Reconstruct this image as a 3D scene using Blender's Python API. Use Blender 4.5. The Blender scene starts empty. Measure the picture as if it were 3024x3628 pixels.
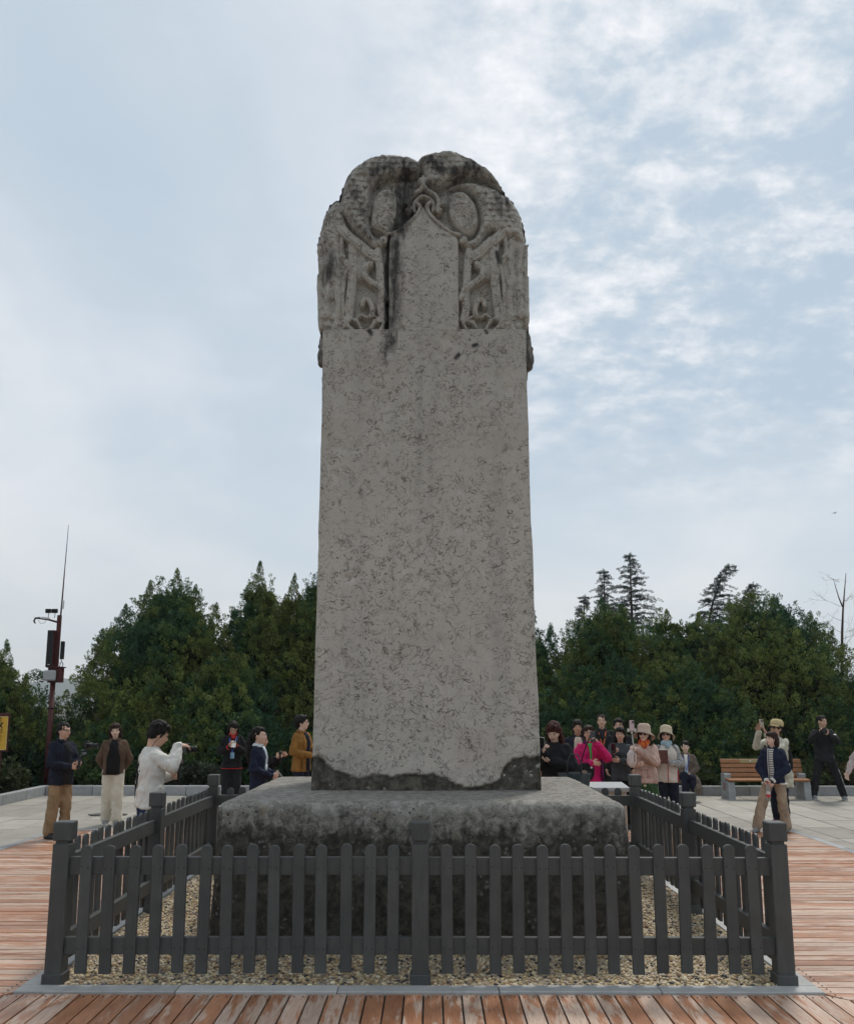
import bpy, bmesh, math, random
import numpy as np
from math import radians, sin, cos, pi
from mathutils import Vector, Matrix

scene = bpy.context.scene
COL = scene.collection

# ------------------------------------------------------------------ camera
cam_data = bpy.data.cameras.new('camera')
cam = bpy.data.objects.new('camera', cam_data)
COL.objects.link(cam)
cam.location = (0, 0, 1.9)
cam.rotation_euler = (radians(90 + 9.144), 0, radians(0.294))
cam_data.sensor_fit = 'HORIZONTAL'
cam_data.sensor_width = 36
cam_data.lens = 36.04
cam_data.shift_y = 0.0669
cam_data.clip_end = 5000
cam_data.clip_start = 0.05
scene.camera = cam

# ------------------------------------------------------------------ light
SUN_EL, SUN_AZ = radians(54), radians(24)      # azimuth from +Y towards +X
world = bpy.data.worlds.new('World')
scene.world = world
world.use_nodes = True


class NT:
    """small helper round a node tree"""
    def __init__(self, tree):
        self.t = tree
        tree.nodes.clear()

    def n(self, kind, **kw):
        nd = self.t.nodes.new(kind)
        ins = kw.pop('ins', {})
        for k, v in kw.items():
            setattr(nd, k, v)
        for k, v in ins.items():
            self.set(nd, k, v)
        return nd

    def set(self, nd, k, v):
        s = nd.inputs[k]
        if isinstance(v, bpy.types.NodeSocket):
            self.t.links.new(v, s)
        elif isinstance(v, bpy.types.Node):
            self.t.links.new(v.outputs[0], s)
        else:
            if isinstance(v, (tuple, list)) and len(v) == 3 and s.type == 'RGBA':
                v = (*v, 1)
            s.default_value = v

    def math(self, op, a, b=0.0, c=0.0, clamp=False):
        nd = self.n('ShaderNodeMath', operation=op, use_clamp=clamp)
        for i, v in enumerate((a, b, c)):
            self.set(nd, i, v)
        return nd.outputs[0]

    def mix(self, fac, a, b, blend='MIX'):
        nd = self.n('ShaderNodeMix', data_type='RGBA', blend_type=blend)
        self.set(nd, 0, fac)
        self.set(nd, 6, a)
        self.set(nd, 7, b)
        return nd.outputs[2]

    def step(self, v, lo, hi, a=0.0, b=1.0):
        nd = self.n('ShaderNodeMapRange', interpolation_type='SMOOTHSTEP')
        for i, x in enumerate((v, lo, hi, a, b)):
            self.set(nd, i, x)
        return nd.outputs[0]

    def noise(self, vec, scale, detail=4, rough=.55, dist=0.0):
        nd = self.n('ShaderNodeTexNoise')
        if vec is not None:
            self.set(nd, 'Vector', vec)
        nd.inputs['Scale'].default_value = scale
        nd.inputs['Detail'].default_value = detail
        nd.inputs['Roughness'].default_value = rough
        nd.inputs['Distortion'].default_value = dist
        return nd.outputs[0]

    def mapping(self, vec, scale=(1, 1, 1), loc=(0, 0, 0)):
        nd = self.n('ShaderNodeMapping')
        self.set(nd, 'Vector', vec)
        nd.inputs['Scale'].default_value = scale
        nd.inputs['Location'].default_value = loc
        return nd.outputs[0]

    def link(self, a, b):
        self.t.links.new(a, b)


def build_sky():
    w = NT(world.node_tree)
    STR = 0.10
    sky = w.n('ShaderNodeTexSky', sky_type='NISHITA')
    sky.sun_disc = False
    sky.sun_elevation = SUN_EL
    sky.sun_rotation = SUN_AZ
    d = w.n('ShaderNodeTexCoord').outputs['Generated']
    sp = w.n('ShaderNodeSeparateXYZ', ins={0: d})
    z = w.math('MAXIMUM', sp.outputs[2], 0.0)
    zz = w.math('ADD', z, 0.30)
    u = w.math('DIVIDE', sp.outputs[0], zz)
    v = w.math('DIVIDE', sp.outputs[1], zz)
    vec = w.n('ShaderNodeCombineXYZ', ins={0: u, 1: v, 2: 0.0}).outputs[0]
    big = w.noise(w.mapping(vec, (1, .8, 1), (3.1, 1.7, 0)), 1.5, 5, .5, .35)
    puff = w.noise(w.mapping(vec, (1, 1.25, 1), (7.3, 2.2, 0)), 7.0, 9, .62, .15)
    fine = w.noise(w.mapping(vec, (1, 1.2, 1), (1.3, 9.2, 0)), 19.0, 8, .62, .1)
    # puffy cloud towards the right, smooth stratus to the left
    right = w.step(w.math('ADD', w.math('MULTIPLY', sp.outputs[0], 1.6), w.math('MULTIPLY', w.math('SUBTRACT', big, .5), .9)), -.22, .40)
    lift = w.step(z, .16, .42)
    p = w.math('MULTIPLY', right, lift)
    pc = w.math('MULTIPLY', w.math('SUBTRACT', w.math('ADD', w.math('MULTIPLY', puff, .62), w.math('MULTIPLY', fine, .38)), .5), w.math('MULTIPLY_ADD', p, 3.4, .14))
    val = w.math('ADD', w.math('MULTIPLY_ADD', w.math('SUBTRACT', big, .5), 1.25, .395), pc)
    glow = w.math('MULTIPLY', w.step(z, .40, .80), .09)
    val = w.math('ADD', val, glow)
    ramp = w.n('ShaderNodeValToRGB', ins={0: val})
    cr = ramp.color_ramp
    cr.elements[0].position = 0.12
    cr.elements[0].color = (.38, .465, .555, 1)
    cr.elements[1].position = .98
    cr.elements[1].color = (.80, .815, .83, 1)
    for pos, c in ((.36, (.455, .525, .590)), (.50, (.545, .592, .640)), (.66, (.635, .66, .695))):
        e = cr.elements.new(pos)
        e.color = (*c, 1)
    hor = w.step(z, .0, .34, 1.0, 0.0)
    hc = w.mix(w.step(w.math('SUBTRACT', big, w.math('MULTIPLY', sp.outputs[0], .35)), .35, .72), (.565, .605, .635), (.665, .665, .655))
    col = w.mix(w.math('MULTIPLY', hor, .85), ramp.outputs[0], hc)
    sc_ = w.n('ShaderNodeVectorMath', operation='SCALE', ins={0: col})
    sc_.inputs['Scale'].default_value = .88 / STR
    out = w.mix(.94, sky.outputs[0], sc_.outputs[0])
    bg = w.n('ShaderNodeBackground', ins={0: out, 1: STR})
    w.n('ShaderNodeOutputWorld', ins={0: bg})


build_sky()
sun_data = bpy.data.lights.new('sun', 'SUN')
sun_data.energy = 1.5
sun_data.angle = radians(12)
sun_data.color = (1.0, .945, .86)
sun = bpy.data.objects.new('sun', sun_data)
COL.objects.link(sun)
sd = Vector((sin(SUN_AZ) * cos(SUN_EL), cos(SUN_AZ) * cos(SUN_EL), sin(SUN_EL)))
sun.rotation_euler = (-sd).to_track_quat('-Z', 'Y').to_euler()
sun.location = sd * 50

scene.view_settings.view_transform = 'Standard'
scene.view_settings.look = 'None'
scene.view_settings.exposure = 0.55
scene.view_settings.gamma = 1
scene.cycles.use_denoising = True
scene.cycles.use_adaptive_sampling = True
scene.cycles.adaptive_threshold = .02
scene.cycles.max_bounces = 6
scene.cycles.diffuse_bounces = 3
scene.cycles.glossy_bounces = 2
scene.cycles.transmission_bounces = 4
scene.cycles.volume_bounces = 0
scene.cycles.transparent_max_bounces = 6

# ------------------------------------------------------------------ helpers
rng = np.random.default_rng(7)
random.seed(7)
MATS = {}


def link(o, parent=None):
    COL.objects.link(o)
    if parent is not None:
        o.parent = parent
    return o


def tag(o, label=None, cat=None, group=None, kind=None):
    if label: o['label'] = label
    if cat: o['category'] = cat
    if group: o['group'] = group
    if kind: o['kind'] = kind
    return o


def empty(name, loc=(0, 0, 0), rz=0.0):
    o = bpy.data.objects.new(name, None)
    o.empty_display_size = .2
    o.location = loc
    o.rotation_euler = (0, 0, rz)
    return link(o)


def mesh_np(name, verts, faces, mat=None, parent=None, smooth=True, attrs=None, loc=None):
    """faces: (n,3)/(n,4) int array, or a list of index lists"""
    me = bpy.data.meshes.new(name)
    verts = np.asarray(verts, dtype=np.float32)
    if isinstance(faces, np.ndarray):
        nf, k = faces.shape
        me.vertices.add(len(verts))
        me.vertices.foreach_set('co', verts.ravel())
        me.loops.add(nf * k)
        me.loops.foreach_set('vertex_index', faces.astype(np.int32).ravel())
        me.polygons.add(nf)
        me.polygons.foreach_set('loop_start', np.arange(0, nf * k, k, dtype=np.int32))
        me.polygons.foreach_set('loop_total', np.full(nf, k, dtype=np.int32))
        me.update(calc_edges=True)
    else:
        me.from_pydata([tuple(map(float, v)) for v in verts], [], faces)
        me.update()
    if smooth:
        me.polygons.foreach_set('use_smooth', np.ones(len(me.polygons), dtype=bool))
    if attrs:
        for an, av in attrs.items():
            av = np.asarray(av, dtype=np.float32)
            if av.ndim == 1:
                a = me.attributes.new(an, 'FLOAT', 'POINT')
                a.data.foreach_set('value', av)
            else:
                a = me.attributes.new(an, 'FLOAT_COLOR', 'POINT')
                c4 = np.ones((len(av), 4), np.float32)
                c4[:, :3] = av
                a.data.foreach_set('color', c4.ravel())
    if mat is not None:
        me.materials.append(mat)
    me.validate(clean_customdata=False)
    o = bpy.data.objects.new(name, me)
    if loc is not None:
        o.location = loc
    return link(o, parent)


class MB:
    """collects simple solids into one mesh"""
    def __init__(self):
        self.v = []
        self.f = []
        self.m = []

    def add(self, vs, fs, mi=0):
        b = len(self.v)
        self.v += [tuple(map(float, p)) for p in vs]
        self.f += [[b + i for i in f] for f in fs]
        self.m += [mi] * len(fs)
        return self

    def box(self, c, s, rot=None, bev=0.0, mi=0):
        hx, hy, hz = s[0] / 2, s[1] / 2, s[2] / 2
        if bev <= 0:
            vs = [(x, y, z) for x in (-hx, hx) for y in (-hy, hy) for z in (-hz, hz)]
            fs = [[0, 1, 3, 2], [4, 6, 7, 5], [0, 4, 5, 1], [2, 3, 7, 6], [0, 2, 6, 4], [1, 5, 7, 3]]
        else:
            b = min(bev, hx * .9, hy * .9, hz * .9)
            vs = []
            idx = {}
            for sx in (-1, 1):
                for sy in (-1, 1):
                    for sz in (-1, 1):
                        for ax in range(3):
                            p = [sx * (hx - b), sy * (hy - b), sz * (hz - b)]
                            p[ax] = (sx * hx, sy * hy, sz * hz)[ax]
                            idx[(sx, sy, sz, ax)] = len(vs)
                            vs.append(tuple(p))
            fs = []
            for ax in range(3):
                o1, o2 = [a for a in range(3) if a != ax]
                for s_ in (-1, 1):
                    q = []
                    for a_, b_ in ((-1, -1), (1, -1), (1, 1), (-1, 1)):
                        k = [0, 0, 0]
                        k[ax] = s_
                        k[o1] = a_
                        k[o2] = b_
                        q.append(idx[(*k, ax)])
                    fs.append(q)
            for ax in range(3):
                o1, o2 = [a for a in range(3) if a != ax]
                for a_ in (-1, 1):
                    for b_ in (-1, 1):
                        q = []
                        for s_, w_ in ((-1, o1), (1, o1), (1, o2), (-1, o2)):
                            k = [0, 0, 0]
                            k[ax] = s_
                            k[o1] = a_
                            k[o2] = b_
                            q.append(idx[(*k, w_)])
                        fs.append(q)
            for sx in (-1, 1):
                for sy in (-1, 1):
                    for sz in (-1, 1):
                        fs.append([idx[(sx, sy, sz, a)] for a in range(3)])
        R = rot if rot is not None else Matrix.Identity(3)
        C_ = Vector(c)
        return self.add([C_ + R @ Vector(p) for p in vs], fs, mi)

    def tube(self, pts, r, seg=8, mi=0, cap=True):
        pts = [Vector(p) for p in pts]
        rs = r if isinstance(r, (list, tuple)) else [r] * len(pts)
        vs = []
        prev = None
        for i, p in enumerate(pts):
            t = (pts[min(i + 1, len(pts) - 1)] - pts[max(i - 1, 0)])
            if t.length < 1e-9:
                t = Vector((0, 0, 1))
            t.normalize()
            if prev is None:
                a = t.orthogonal().normalized()
            else:
                a = (prev - t * prev.dot(t))
                a = a.normalized() if a.length > 1e-6 else t.orthogonal().normalized()
            prev = a
            b = t.cross(a)
            for k in range(seg):
                an = 2 * pi * k / seg
                vs.append(p + (a * cos(an) + b * sin(an)) * rs[i])
        fs = []
        for i in range(len(pts) - 1):
            for k in range(seg):
                k2 = (k + 1) % seg
                fs.append([i * seg + k, i * seg + k2, (i + 1) * seg + k2, (i + 1) * seg + k])
        if cap:
            fs.append(list(range(seg))[::-1])
            fs.append([(len(pts) - 1) * seg + k for k in range(seg)])
        return self.add(vs, fs, mi)

    def lathe(self, prof, c=(0, 0, 0), seg=16, mi=0, sx=1.0, sy=1.0, rot=None):
        """prof: list of (r, z)"""
        R = rot if rot is not None else Matrix.Identity(3)
        C_ = Vector(c)
        vs = []
        for r, z in prof:
            for k in range(seg):
                an = 2 * pi * k / seg
                vs.append(C_ + R @ Vector((r * cos(an) * sx, r * sin(an) * sy, z)))
        fs = []
        for i in range(len(prof) - 1):
            for k in range(seg):
                k2 = (k + 1) % seg
                fs.append([i * seg + k, i * seg + k2, (i + 1) * seg + k2, (i + 1) * seg + k])
        fs.append(list(range(seg))[::-1])
        fs.append([(len(prof) - 1) * seg + k for k in range(seg)])
        return self.add(vs, fs, mi)

    def ell(self, c, r, rot=None, nu=14, nv=9, mi=0):
        R = rot if rot is not None else Matrix.Identity(3)
        C_ = Vector(c)
        vs = [C_ + R @ Vector((0, 0, -r[2]))]
        for j in range(1, nv):
            th = -pi / 2 + pi * j / nv
            for k in range(nu):
                an = 2 * pi * k / nu
                vs.append(C_ + R @ Vector((r[0] * cos(th) * cos(an), r[1] * cos(th) * sin(an), r[2] * sin(th))))
        vs.append(C_ + R @ Vector((0, 0, r[2])))
        fs = []
        for k in range(nu):
            k2 = (k + 1) % nu
            fs.append([0, 1 + k2, 1 + k])
            for j in range(nv - 2):
                a = 1 + j * nu
                fs.append([a + k, a + k2, a + nu + k2, a + nu + k])
            a = 1 + (nv - 2) * nu
            fs.append([a + k, a + k2, len(vs) - 1])
        return self.add(vs, fs, mi)

    def cone(self, p0, r0, p1, r1, seg=12, mi=0):
        """tapered capsule with round ends"""
        p0, p1 = Vector(p0), Vector(p1)
        d = p1 - p0
        ln = d.length
        if ln < 1e-6:
            return self.ell(p0, (r0,) * 3, mi=mi)
        q = Vector((0, 0, 1)).rotation_difference(d.normalized()).to_matrix()
        prof = [(r0 * cos(a), r0 * sin(a)) for a in (-1.45, -1.0, -.5, 0)]
        prof += [(r1 * cos(a), ln + r1 * sin(a)) for a in (0, .5, 1.0, 1.45)]
        return self.lathe(prof, p0, seg, mi, rot=q)

    def loft(self, rings, seg=20, mi=0):
        """rings: (cx, cy, z, rx, ry) from bottom to top"""
        vs = []
        for cx, cy, z, rx, ry in rings:
            for k in range(seg):
                an = 2 * pi * k / seg
                ca, sa = cos(an), sin(an)
                e = .86
                vs.append((cx + rx * math.copysign(abs(ca) ** e, ca), cy + ry * math.copysign(abs(sa) ** e, sa), z))
        fs = []
        for i in range(len(rings) - 1):
            for k in range(seg):
                k2 = (k + 1) % seg
                fs.append([i * seg + k, i * seg + k2, (i + 1) * seg + k2, (i + 1) * seg + k])
        fs.append(list(range(seg))[::-1])
        fs.append([(len(rings) - 1) * seg + k for k in range(seg)])
        return self.add(vs, fs, mi)

    def xform(self, M):
        self.v = [tuple(M @ Vector(p)) for p in self.v]
        return self

    def mesh(self, name, mats, smooth=False):
        me = bpy.data.meshes.new(name)
        me.from_pydata(self.v, [], self.f)
        if not isinstance(mats, (list, tuple)):
            mats = [mats]
        for m in mats:
            me.materials.append(m)
        if any(self.m):
            me.polygons.foreach_set('material_index', self.m)
        if smooth:
            me.polygons.foreach_set('use_smooth', np.ones(len(me.polygons), dtype=bool))
        me.update()
        return me

    def build(self, name, mats, parent=None, smooth=False, loc=None, auto=None):
        me = self.mesh(name, mats, smooth)
        if auto is not None:
            me.set_sharp_from_angle(angle=radians(auto))
        o = bpy.data.objects.new(name, me)
        if loc is not None:
            o.location = loc
        return link(o, parent)


def obj_from(me, name, parent=None, loc=(0, 0, 0), rot=(0, 0, 0), scale=(1, 1, 1)):
    o = bpy.data.objects.new(name, me)
    o.location = loc
    o.rotation_euler = rot
    o.scale = scale
    return link(o, parent)


# ------------------------------------------------------------------ numpy noise
def _hash(ix, iy, iz):
    h = (ix.astype(np.int64) * 374761393 + iy.astype(np.int64) * 668265263 + iz.astype(np.int64) * 2147483647) & 0xffffffff
    h = ((h ^ (h >> 13)) * 1274126177) & 0xffffffff
    h = (h ^ (h >> 16)) & 0xffffffff
    return h / 4294967295.0


def vnoise(p):
    p = np.asarray(p, float)
    i = np.floor(p).astype(np.int64)
    f = p - i
    f = f * f * (3 - 2 * f)
    r = 0
    for dx in (0, 1):
        wx = f[:, 0] if dx else 1 - f[:, 0]
        for dy in (0, 1):
            wy = f[:, 1] if dy else 1 - f[:, 1]
            for dz in (0, 1):
                wz = f[:, 2] if dz else 1 - f[:, 2]
                r = r + wx * wy * wz * _hash(i[:, 0] + dx, i[:, 1] + dy, i[:, 2] + dz)
    return r - .5


def fbm(p, octv=4, gain=.5):
    p = np.asarray(p, float)
    a, r = 1.0, 0
    for k in range(octv):
        r = r + a * vnoise(p * (2.03 ** k) + 17.3 * k)
        a *= gain
    return r


def seg_dist(P, poly, closed=False):
    """distance of 2-D points P to a polyline"""
    P = np.asarray(P, float)
    pts = np.asarray(poly, float)
    if closed:
        pts = np.vstack([pts, pts[:1]])
    d = np.full(len(P), 1e9)
    for a, b in zip(pts[:-1], pts[1:]):
        ab = b - a
        t = np.clip(((P - a) @ ab) / max(ab @ ab, 1e-12), 0, 1)
        q = P - (a + t[:, None] * ab)
        d = np.minimum(d, np.hypot(q[:, 0], q[:, 1]))
    return d


def inside(P, poly):
    P = np.asarray(P, float)
    x, y = P[:, 0], P[:, 1]
    r = np.zeros(len(P), bool)
    pts = np.asarray(poly, float)
    n = len(pts)
    for i in range(n):
        x1, y1 = pts[i]
        x2, y2 = pts[(i + 1) % n]
        c = ((y1 > y) != (y2 > y))
        with np.errstate(divide='ignore', invalid='ignore'):
            xi = (x2 - x1) * (y - y1) / (y2 - y1 if y2 != y1 else 1e-12) + x1
        r ^= c & (x < xi)
    return r


def sdf(P, poly):
    d = seg_dist(P, poly, True)
    return np.where(inside(P, poly), d, -d)


def smooth_poly(pts, n=6, closed=False):
    """Catmull-Rom through the points"""
    p = np.asarray(pts, float)
    if len(p) < 3:
        return p
    if closed:
        q = np.vstack([p[-1:], p, p[:2]])
    else:
        q = np.vstack([2 * p[:1] - p[1:2], p, 2 * p[-1:] - p[-2:-1]])
    out = []
    for i in range(1, len(q) - 2):
        for t in np.arange(n) / n:
            out.append(.5 * ((2 * q[i]) + (-q[i - 1] + q[i + 1]) * t + (2 * q[i - 1] - 5 * q[i] + 4 * q[i + 1] - q[i + 2]) * t * t + (-q[i - 1] + 3 * q[i] - 3 * q[i + 1] + q[i + 2]) * t ** 3))
    if not closed:
        out.append(p[-1])
    return np.array(out)

# ------------------------------------------------------------------ materials
def new_mat(name):
    m = bpy.data.materials.new(name)
    m.use_nodes = True
    return m, NT(m.node_tree)


def finish(nt, col, rough=.8, spec=.3, bump=None, bstr=.3, bdist=.01, **extra):
    b = nt.n('ShaderNodeBsdfPrincipled', ins={'Base Color': col, 'Roughness': rough, 'Specular IOR Level': spec})
    for k, v in extra.items():
        nt.set(b, k, v)
    if bump is not None:
        bp = nt.n('ShaderNodeBump', ins={'Strength': bstr, 'Distance': bdist, 'Height': bump})
        nt.set(b, 'Normal', bp.outputs[0])
    nt.n('ShaderNodeOutputMaterial', ins={0: b})
    return b


def coords(nt, kind='Object'):
    return nt.n('ShaderNodeTexCoord').outputs[kind]


def plain(name, col, rough=.7, var=.18, scale=14.0, spec=.3, bump=.15, metallic=0.0, bdist=.006):
    """a colour with a little unevenness and fine relief"""
    if name in MATS:
        return MATS[name]
    m, nt = new_mat(name)
    c = coords(nt)
    n1 = nt.noise(c, scale, 5, .6)
    lo = tuple(x * (1 - var) for x in col)
    hi = tuple(min(1, x * (1 + var)) for x in col)
    cc = nt.mix(nt.step(n1, .3, .7), lo, hi)
    n2 = nt.noise(c, scale * 7, 3, .6)
    finish(nt, cc, nt.step(n1, .2, .8, max(0, rough - .08), min(1, rough + .08)), spec, n2, bump, bdist, Metallic=metallic)
    MATS[name] = m
    return m


def cloth(name, col, rough=.9, weave=1.0, var=.26, sheen=.0):
    if name in MATS:
        return MATS[name]
    m, nt = new_mat(name)
    c = coords(nt)
    fold = nt.noise(nt.mapping(c, (1, 1, .45)), 9.0, 3, .55, .6)
    fine = nt.noise(c, 160.0, 2, .6)
    lo = tuple(x * (1 - var) for x in col)
    hi = tuple(min(1, x * (1 + var)) for x in col)
    cc = nt.mix(nt.step(nt.math('ADD', nt.math('MULTIPLY', fold, .7), nt.math('MULTIPLY', fine, .3)), .3, .7), lo, hi)  # creases darker, crests lighter: fold shading put into the cloth colour
    h = nt.math('ADD', nt.math('MULTIPLY', fold, 1.0), nt.math('MULTIPLY', fine, .05 * weave))
    finish(nt, cc, rough, .2, h, .9, .03, **{'Sheen Weight': sheen, 'Sheen Roughness': .6})
    MATS[name] = m
    return m


def stele_material():
    m, nt = new_mat('weathered_limestone')
    c = coords(nt)
    big = nt.noise(c, .9, 5, .6, .3)
    mid = nt.noise(c, 5.0, 5, .6)
    fine = nt.noise(c, 60.0, 4, .65)
    base = nt.mix(nt.step(big, .35, .68), (.455, .415, .362), (.515, .468, .412))
    sp = nt.n('ShaderNodeSeparateXYZ', ins={0: c})
    # pinkish oxide tint in patches
    pink = nt.math('MULTIPLY', nt.step(nt.noise(nt.mapping(c, loc=(4, 2, 9)), 1.1, 4, .6), .50, .72), .55)
    base = nt.mix(pink, base, (.44, .365, .32))
    base = nt.mix(nt.step(mid, .35, .75, 0, .22), base, (.33, .305, .265))
    rain = nt.noise(nt.mapping(c, (1, 1, .05), (2, 1, 4)), 4.5, 5, .6, .2)
    base = nt.mix(nt.step(rain, .45, .72, 0, .34), base, (.27, .265, .235))
    hi_ = nt.math('MULTIPLY', nt.step(nt.math('ADD', sp.outputs[2], nt.math('MULTIPLY', nt.math('SUBTRACT', big, .5), 3.0)), 1.6, 4.8), .38)
    base = nt.mix(hi_, base, (.31, .295, .255))
    base = nt.mix(nt.step(fine, .48, .74, 0, .4), base, (.29, .27, .24))
    # worm shaped flecks at three sizes: thin bands of a warped noise, broken into dashes
    flecks = None
    for sc, wid, ms, th, dist, amt in ((4.6, .0095, 6.0, .46, 1.7, .85), (9.0, .020, 9.0, .465, 1.5, .85), (16.0, .030, 15.0, .49, 1.3, .75)):
        n = nt.noise(nt.mapping(c, (1, 1, 1), (sc, 2 * sc, .3 * sc)), sc, 2, .45, dist)
        band = nt.step(nt.math('ABSOLUTE', nt.math('SUBTRACT', n, .5)), wid * .45, wid, 1.0, 0.0)
        mask = nt.step(nt.noise(nt.mapping(c, loc=(sc, 1, 5)), ms, 2, .5), th, th + .06)
        dens = nt.step(nt.noise(nt.mapping(c, loc=(2, sc, 5)), 1.5, 4, .6), .28, .55)
        f = nt.math('MULTIPLY', nt.math('MULTIPLY', band, mask), nt.math('MULTIPLY', dens, amt))
        flecks = f if flecks is None else nt.math('MAXIMUM', flecks, f)
    base = nt.mix(flecks, base, (.125, .108, .090))
    crk = nt.noise(nt.mapping(c, loc=(6, 3, 1)), 1.7, 5, .55, .9)
    crk = nt.math('MULTIPLY', nt.step(nt.math('ABSOLUTE', nt.math('SUBTRACT', crk, .5)), .0012, .0042, 1, 0), nt.step(nt.noise(nt.mapping(c, loc=(1, 8, 2)), 1.9, 3), .50, .58))
    base = nt.mix(nt.math('MULTIPLY', crk, .7), base, (.10, .088, .074))
    # black water stains (shape from the mesh attribute, broken by vertical streaks)
    st = nt.n('ShaderNodeAttribute', attribute_name='stain').outputs['Fac']
    streak = nt.noise(nt.mapping(c, (1, 1, .22)), 16.0, 6, .7, .4)
    blot = nt.noise(c, 9.0, 6, .7)
    k = nt.math('ADD', st, nt.math('MULTIPLY', nt.math('SUBTRACT', nt.math('ADD', nt.math('MULTIPLY', streak, .6), nt.math('MULTIPLY', blot, .4)), .5), 2.2))
    k = nt.math('MULTIPLY', nt.step(k, .10, .80), nt.step(st, .02, .25))
    base = nt.mix(nt.math('MULTIPLY', k, .93), base, (.030, .030, .030))
    # rough dark break at the foot
    dk = nt.n('ShaderNodeAttribute', attribute_name='broken').outputs['Fac']
    brk = nt.mix(nt.step(nt.noise(c, 14.0, 6, .7), .35, .68), (.052, .047, .039), (.145, .130, .106))
    lich = nt.math('MULTIPLY', nt.step(nt.noise(nt.mapping(c, loc=(3, 3, 3)), 13.0, 3, .55), .605, .645), nt.step(nt.noise(c, 2.3, 2), .42, .6))
    brk = nt.mix(lich, brk, (.46, .45, .42))
    base = nt.mix(dk, base, brk)
    h = nt.math('SUBTRACT', nt.math('ADD', nt.math('MULTIPLY', fine, .55), nt.math('MULTIPLY', nt.noise(c, 22.0, 4, .6), .7)), nt.math('MULTIPLY', flecks, .6))
    finish(nt, base, .88, .18, h, .55, .012)
    MATS['stele'] = m


def plinth_material():
    m, nt = new_mat('lichened_black_stone')
    c = coords(nt)
    sp = nt.n('ShaderNodeSeparateXYZ', ins={0: c})
    n1 = nt.noise(c, 3.2, 6, .65, .4)
    n2 = nt.noise(c, 13.0, 6, .7, .6)
    drip = nt.noise(nt.mapping(c, (1, 1, .25)), 6.0, 6, .7, .3)
    # pale lichen crust is thick on the upper shoulder and thins out downwards
    crust = nt.math('ADD', nt.math('ADD', nt.math('MULTIPLY', n2, .55), nt.math('MULTIPLY', n1, .85)), nt.math('MULTIPLY', nt.math('SUBTRACT', sp.outputs[2], .93), 1.45))
    crust = nt.math('ADD', crust, nt.math('MULTIPLY', nt.math('SUBTRACT', drip, .5), .75))
    k = nt.step(crust, .50, .96)
    dark = nt.mix(nt.step(n2, .35, .7), (.032, .030, .026), (.088, .081, .068))
    pale = nt.mix(nt.step(n2, .35, .72), (.16, .15, .13), (.32, .305, .275))
    col = nt.mix(k, dark, pale)
    och = nt.math('MULTIPLY', nt.step(nt.noise(nt.mapping(c, loc=(8, 1, 2)), 4.5, 4, .6), .60, .70), nt.math('MULTIPLY', k, .75))
    col = nt.mix(och, col, (.19, .155, .10))
    vor = nt.n('ShaderNodeTexVoronoi', feature='F1')
    nt.set(vor, 'Vector', c)
    vor.inputs['Scale'].default_value = 20
    spot = nt.math('MULTIPLY', nt.step(vor.outputs[0], .22, .30, 1, 0), nt.step(nt.noise(nt.mapping(c, loc=(5, 5, 1)), 4.0, 3), .50, .62))
    col = nt.mix(nt.math('MULTIPLY', spot, .25), col, (.42, .415, .40))
    pit = nt.n('ShaderNodeTexVoronoi', feature='F1')
    nt.set(pit, 'Vector', nt.mapping(c, loc=(2.2, 7, 1)))
    pit.inputs['Scale'].default_value = 26
    pits = nt.math('MULTIPLY', nt.step(pit.outputs[0], .16, .26, 1, 0), nt.step(nt.noise(nt.mapping(c, loc=(1, 5, 7)), 2.4, 3), .50, .62))
    col = nt.mix(nt.math('MULTIPLY', pits, .85), col, (.014, .014, .014))
    ring = nt.math('MULTIPLY', nt.step(nt.math('ABSOLUTE', nt.math('SUBTRACT', vor.outputs[0], .42)), .0, .07, 1, 0), nt.math('MULTIPLY', k, .4))
    col = nt.mix(ring, col, (.42, .41, .39))
    h = nt.math('SUBTRACT', nt.math('ADD', nt.math('MULTIPLY', n2, .8), nt.math('MULTIPLY', nt.noise(c, 45.0, 4, .65), .4)), nt.math('MULTIPLY', pits, .7))
    finish(nt, col, .9, .2, h, .7, .02)
    MATS['plinth'] = m


def fence_material():
    m, nt = new_mat('grey_painted_timber')
    c = coords(nt)
    oi = nt.n('ShaderNodeObjectInfo')
    rnd = oi.outputs['Random']
    vec = nt.n('ShaderNodeVectorMath', operation='ADD', ins={0: c})
    off = nt.n('ShaderNodeCombineXYZ', ins={0: nt.math('MULTIPLY', rnd, 31.0), 1: nt.math('MULTIPLY', rnd, 17.0), 2: 0.0})
    nt.set(vec, 1, off.outputs[0])
    v = vec.outputs[0]
    g = nt.noise(nt.mapping(v, (1, 1, .07)), 42.0, 4, .6)
    n = nt.noise(v, 6.0, 5, .65)
    col = nt.mix(nt.step(n, .3, .72), (.052, .055, .054), (.073, .076, .073))
    col = nt.mix(nt.step(g, .42, .72, 0, .45), col, (.042, .045, .047))
    br = nt.n('ShaderNodeHueSaturation', ins={'Color': col, 'Value': nt.math('MULTIPLY_ADD', rnd, .24, .88)})
    dust = nt.step(nt.noise(v, 9.0, 7, .75), .56, .78, 0, .30)
    col = nt.mix(dust, br.outputs[0], (.13, .125, .115))
    finish(nt, col, nt.step(n, .2, .8, .42, .62), .42, nt.math('ADD', nt.math('MULTIPLY', g, .8), nt.math('MULTIPLY', n, .4)), .30, .005)
    MATS['fence'] = m


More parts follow.
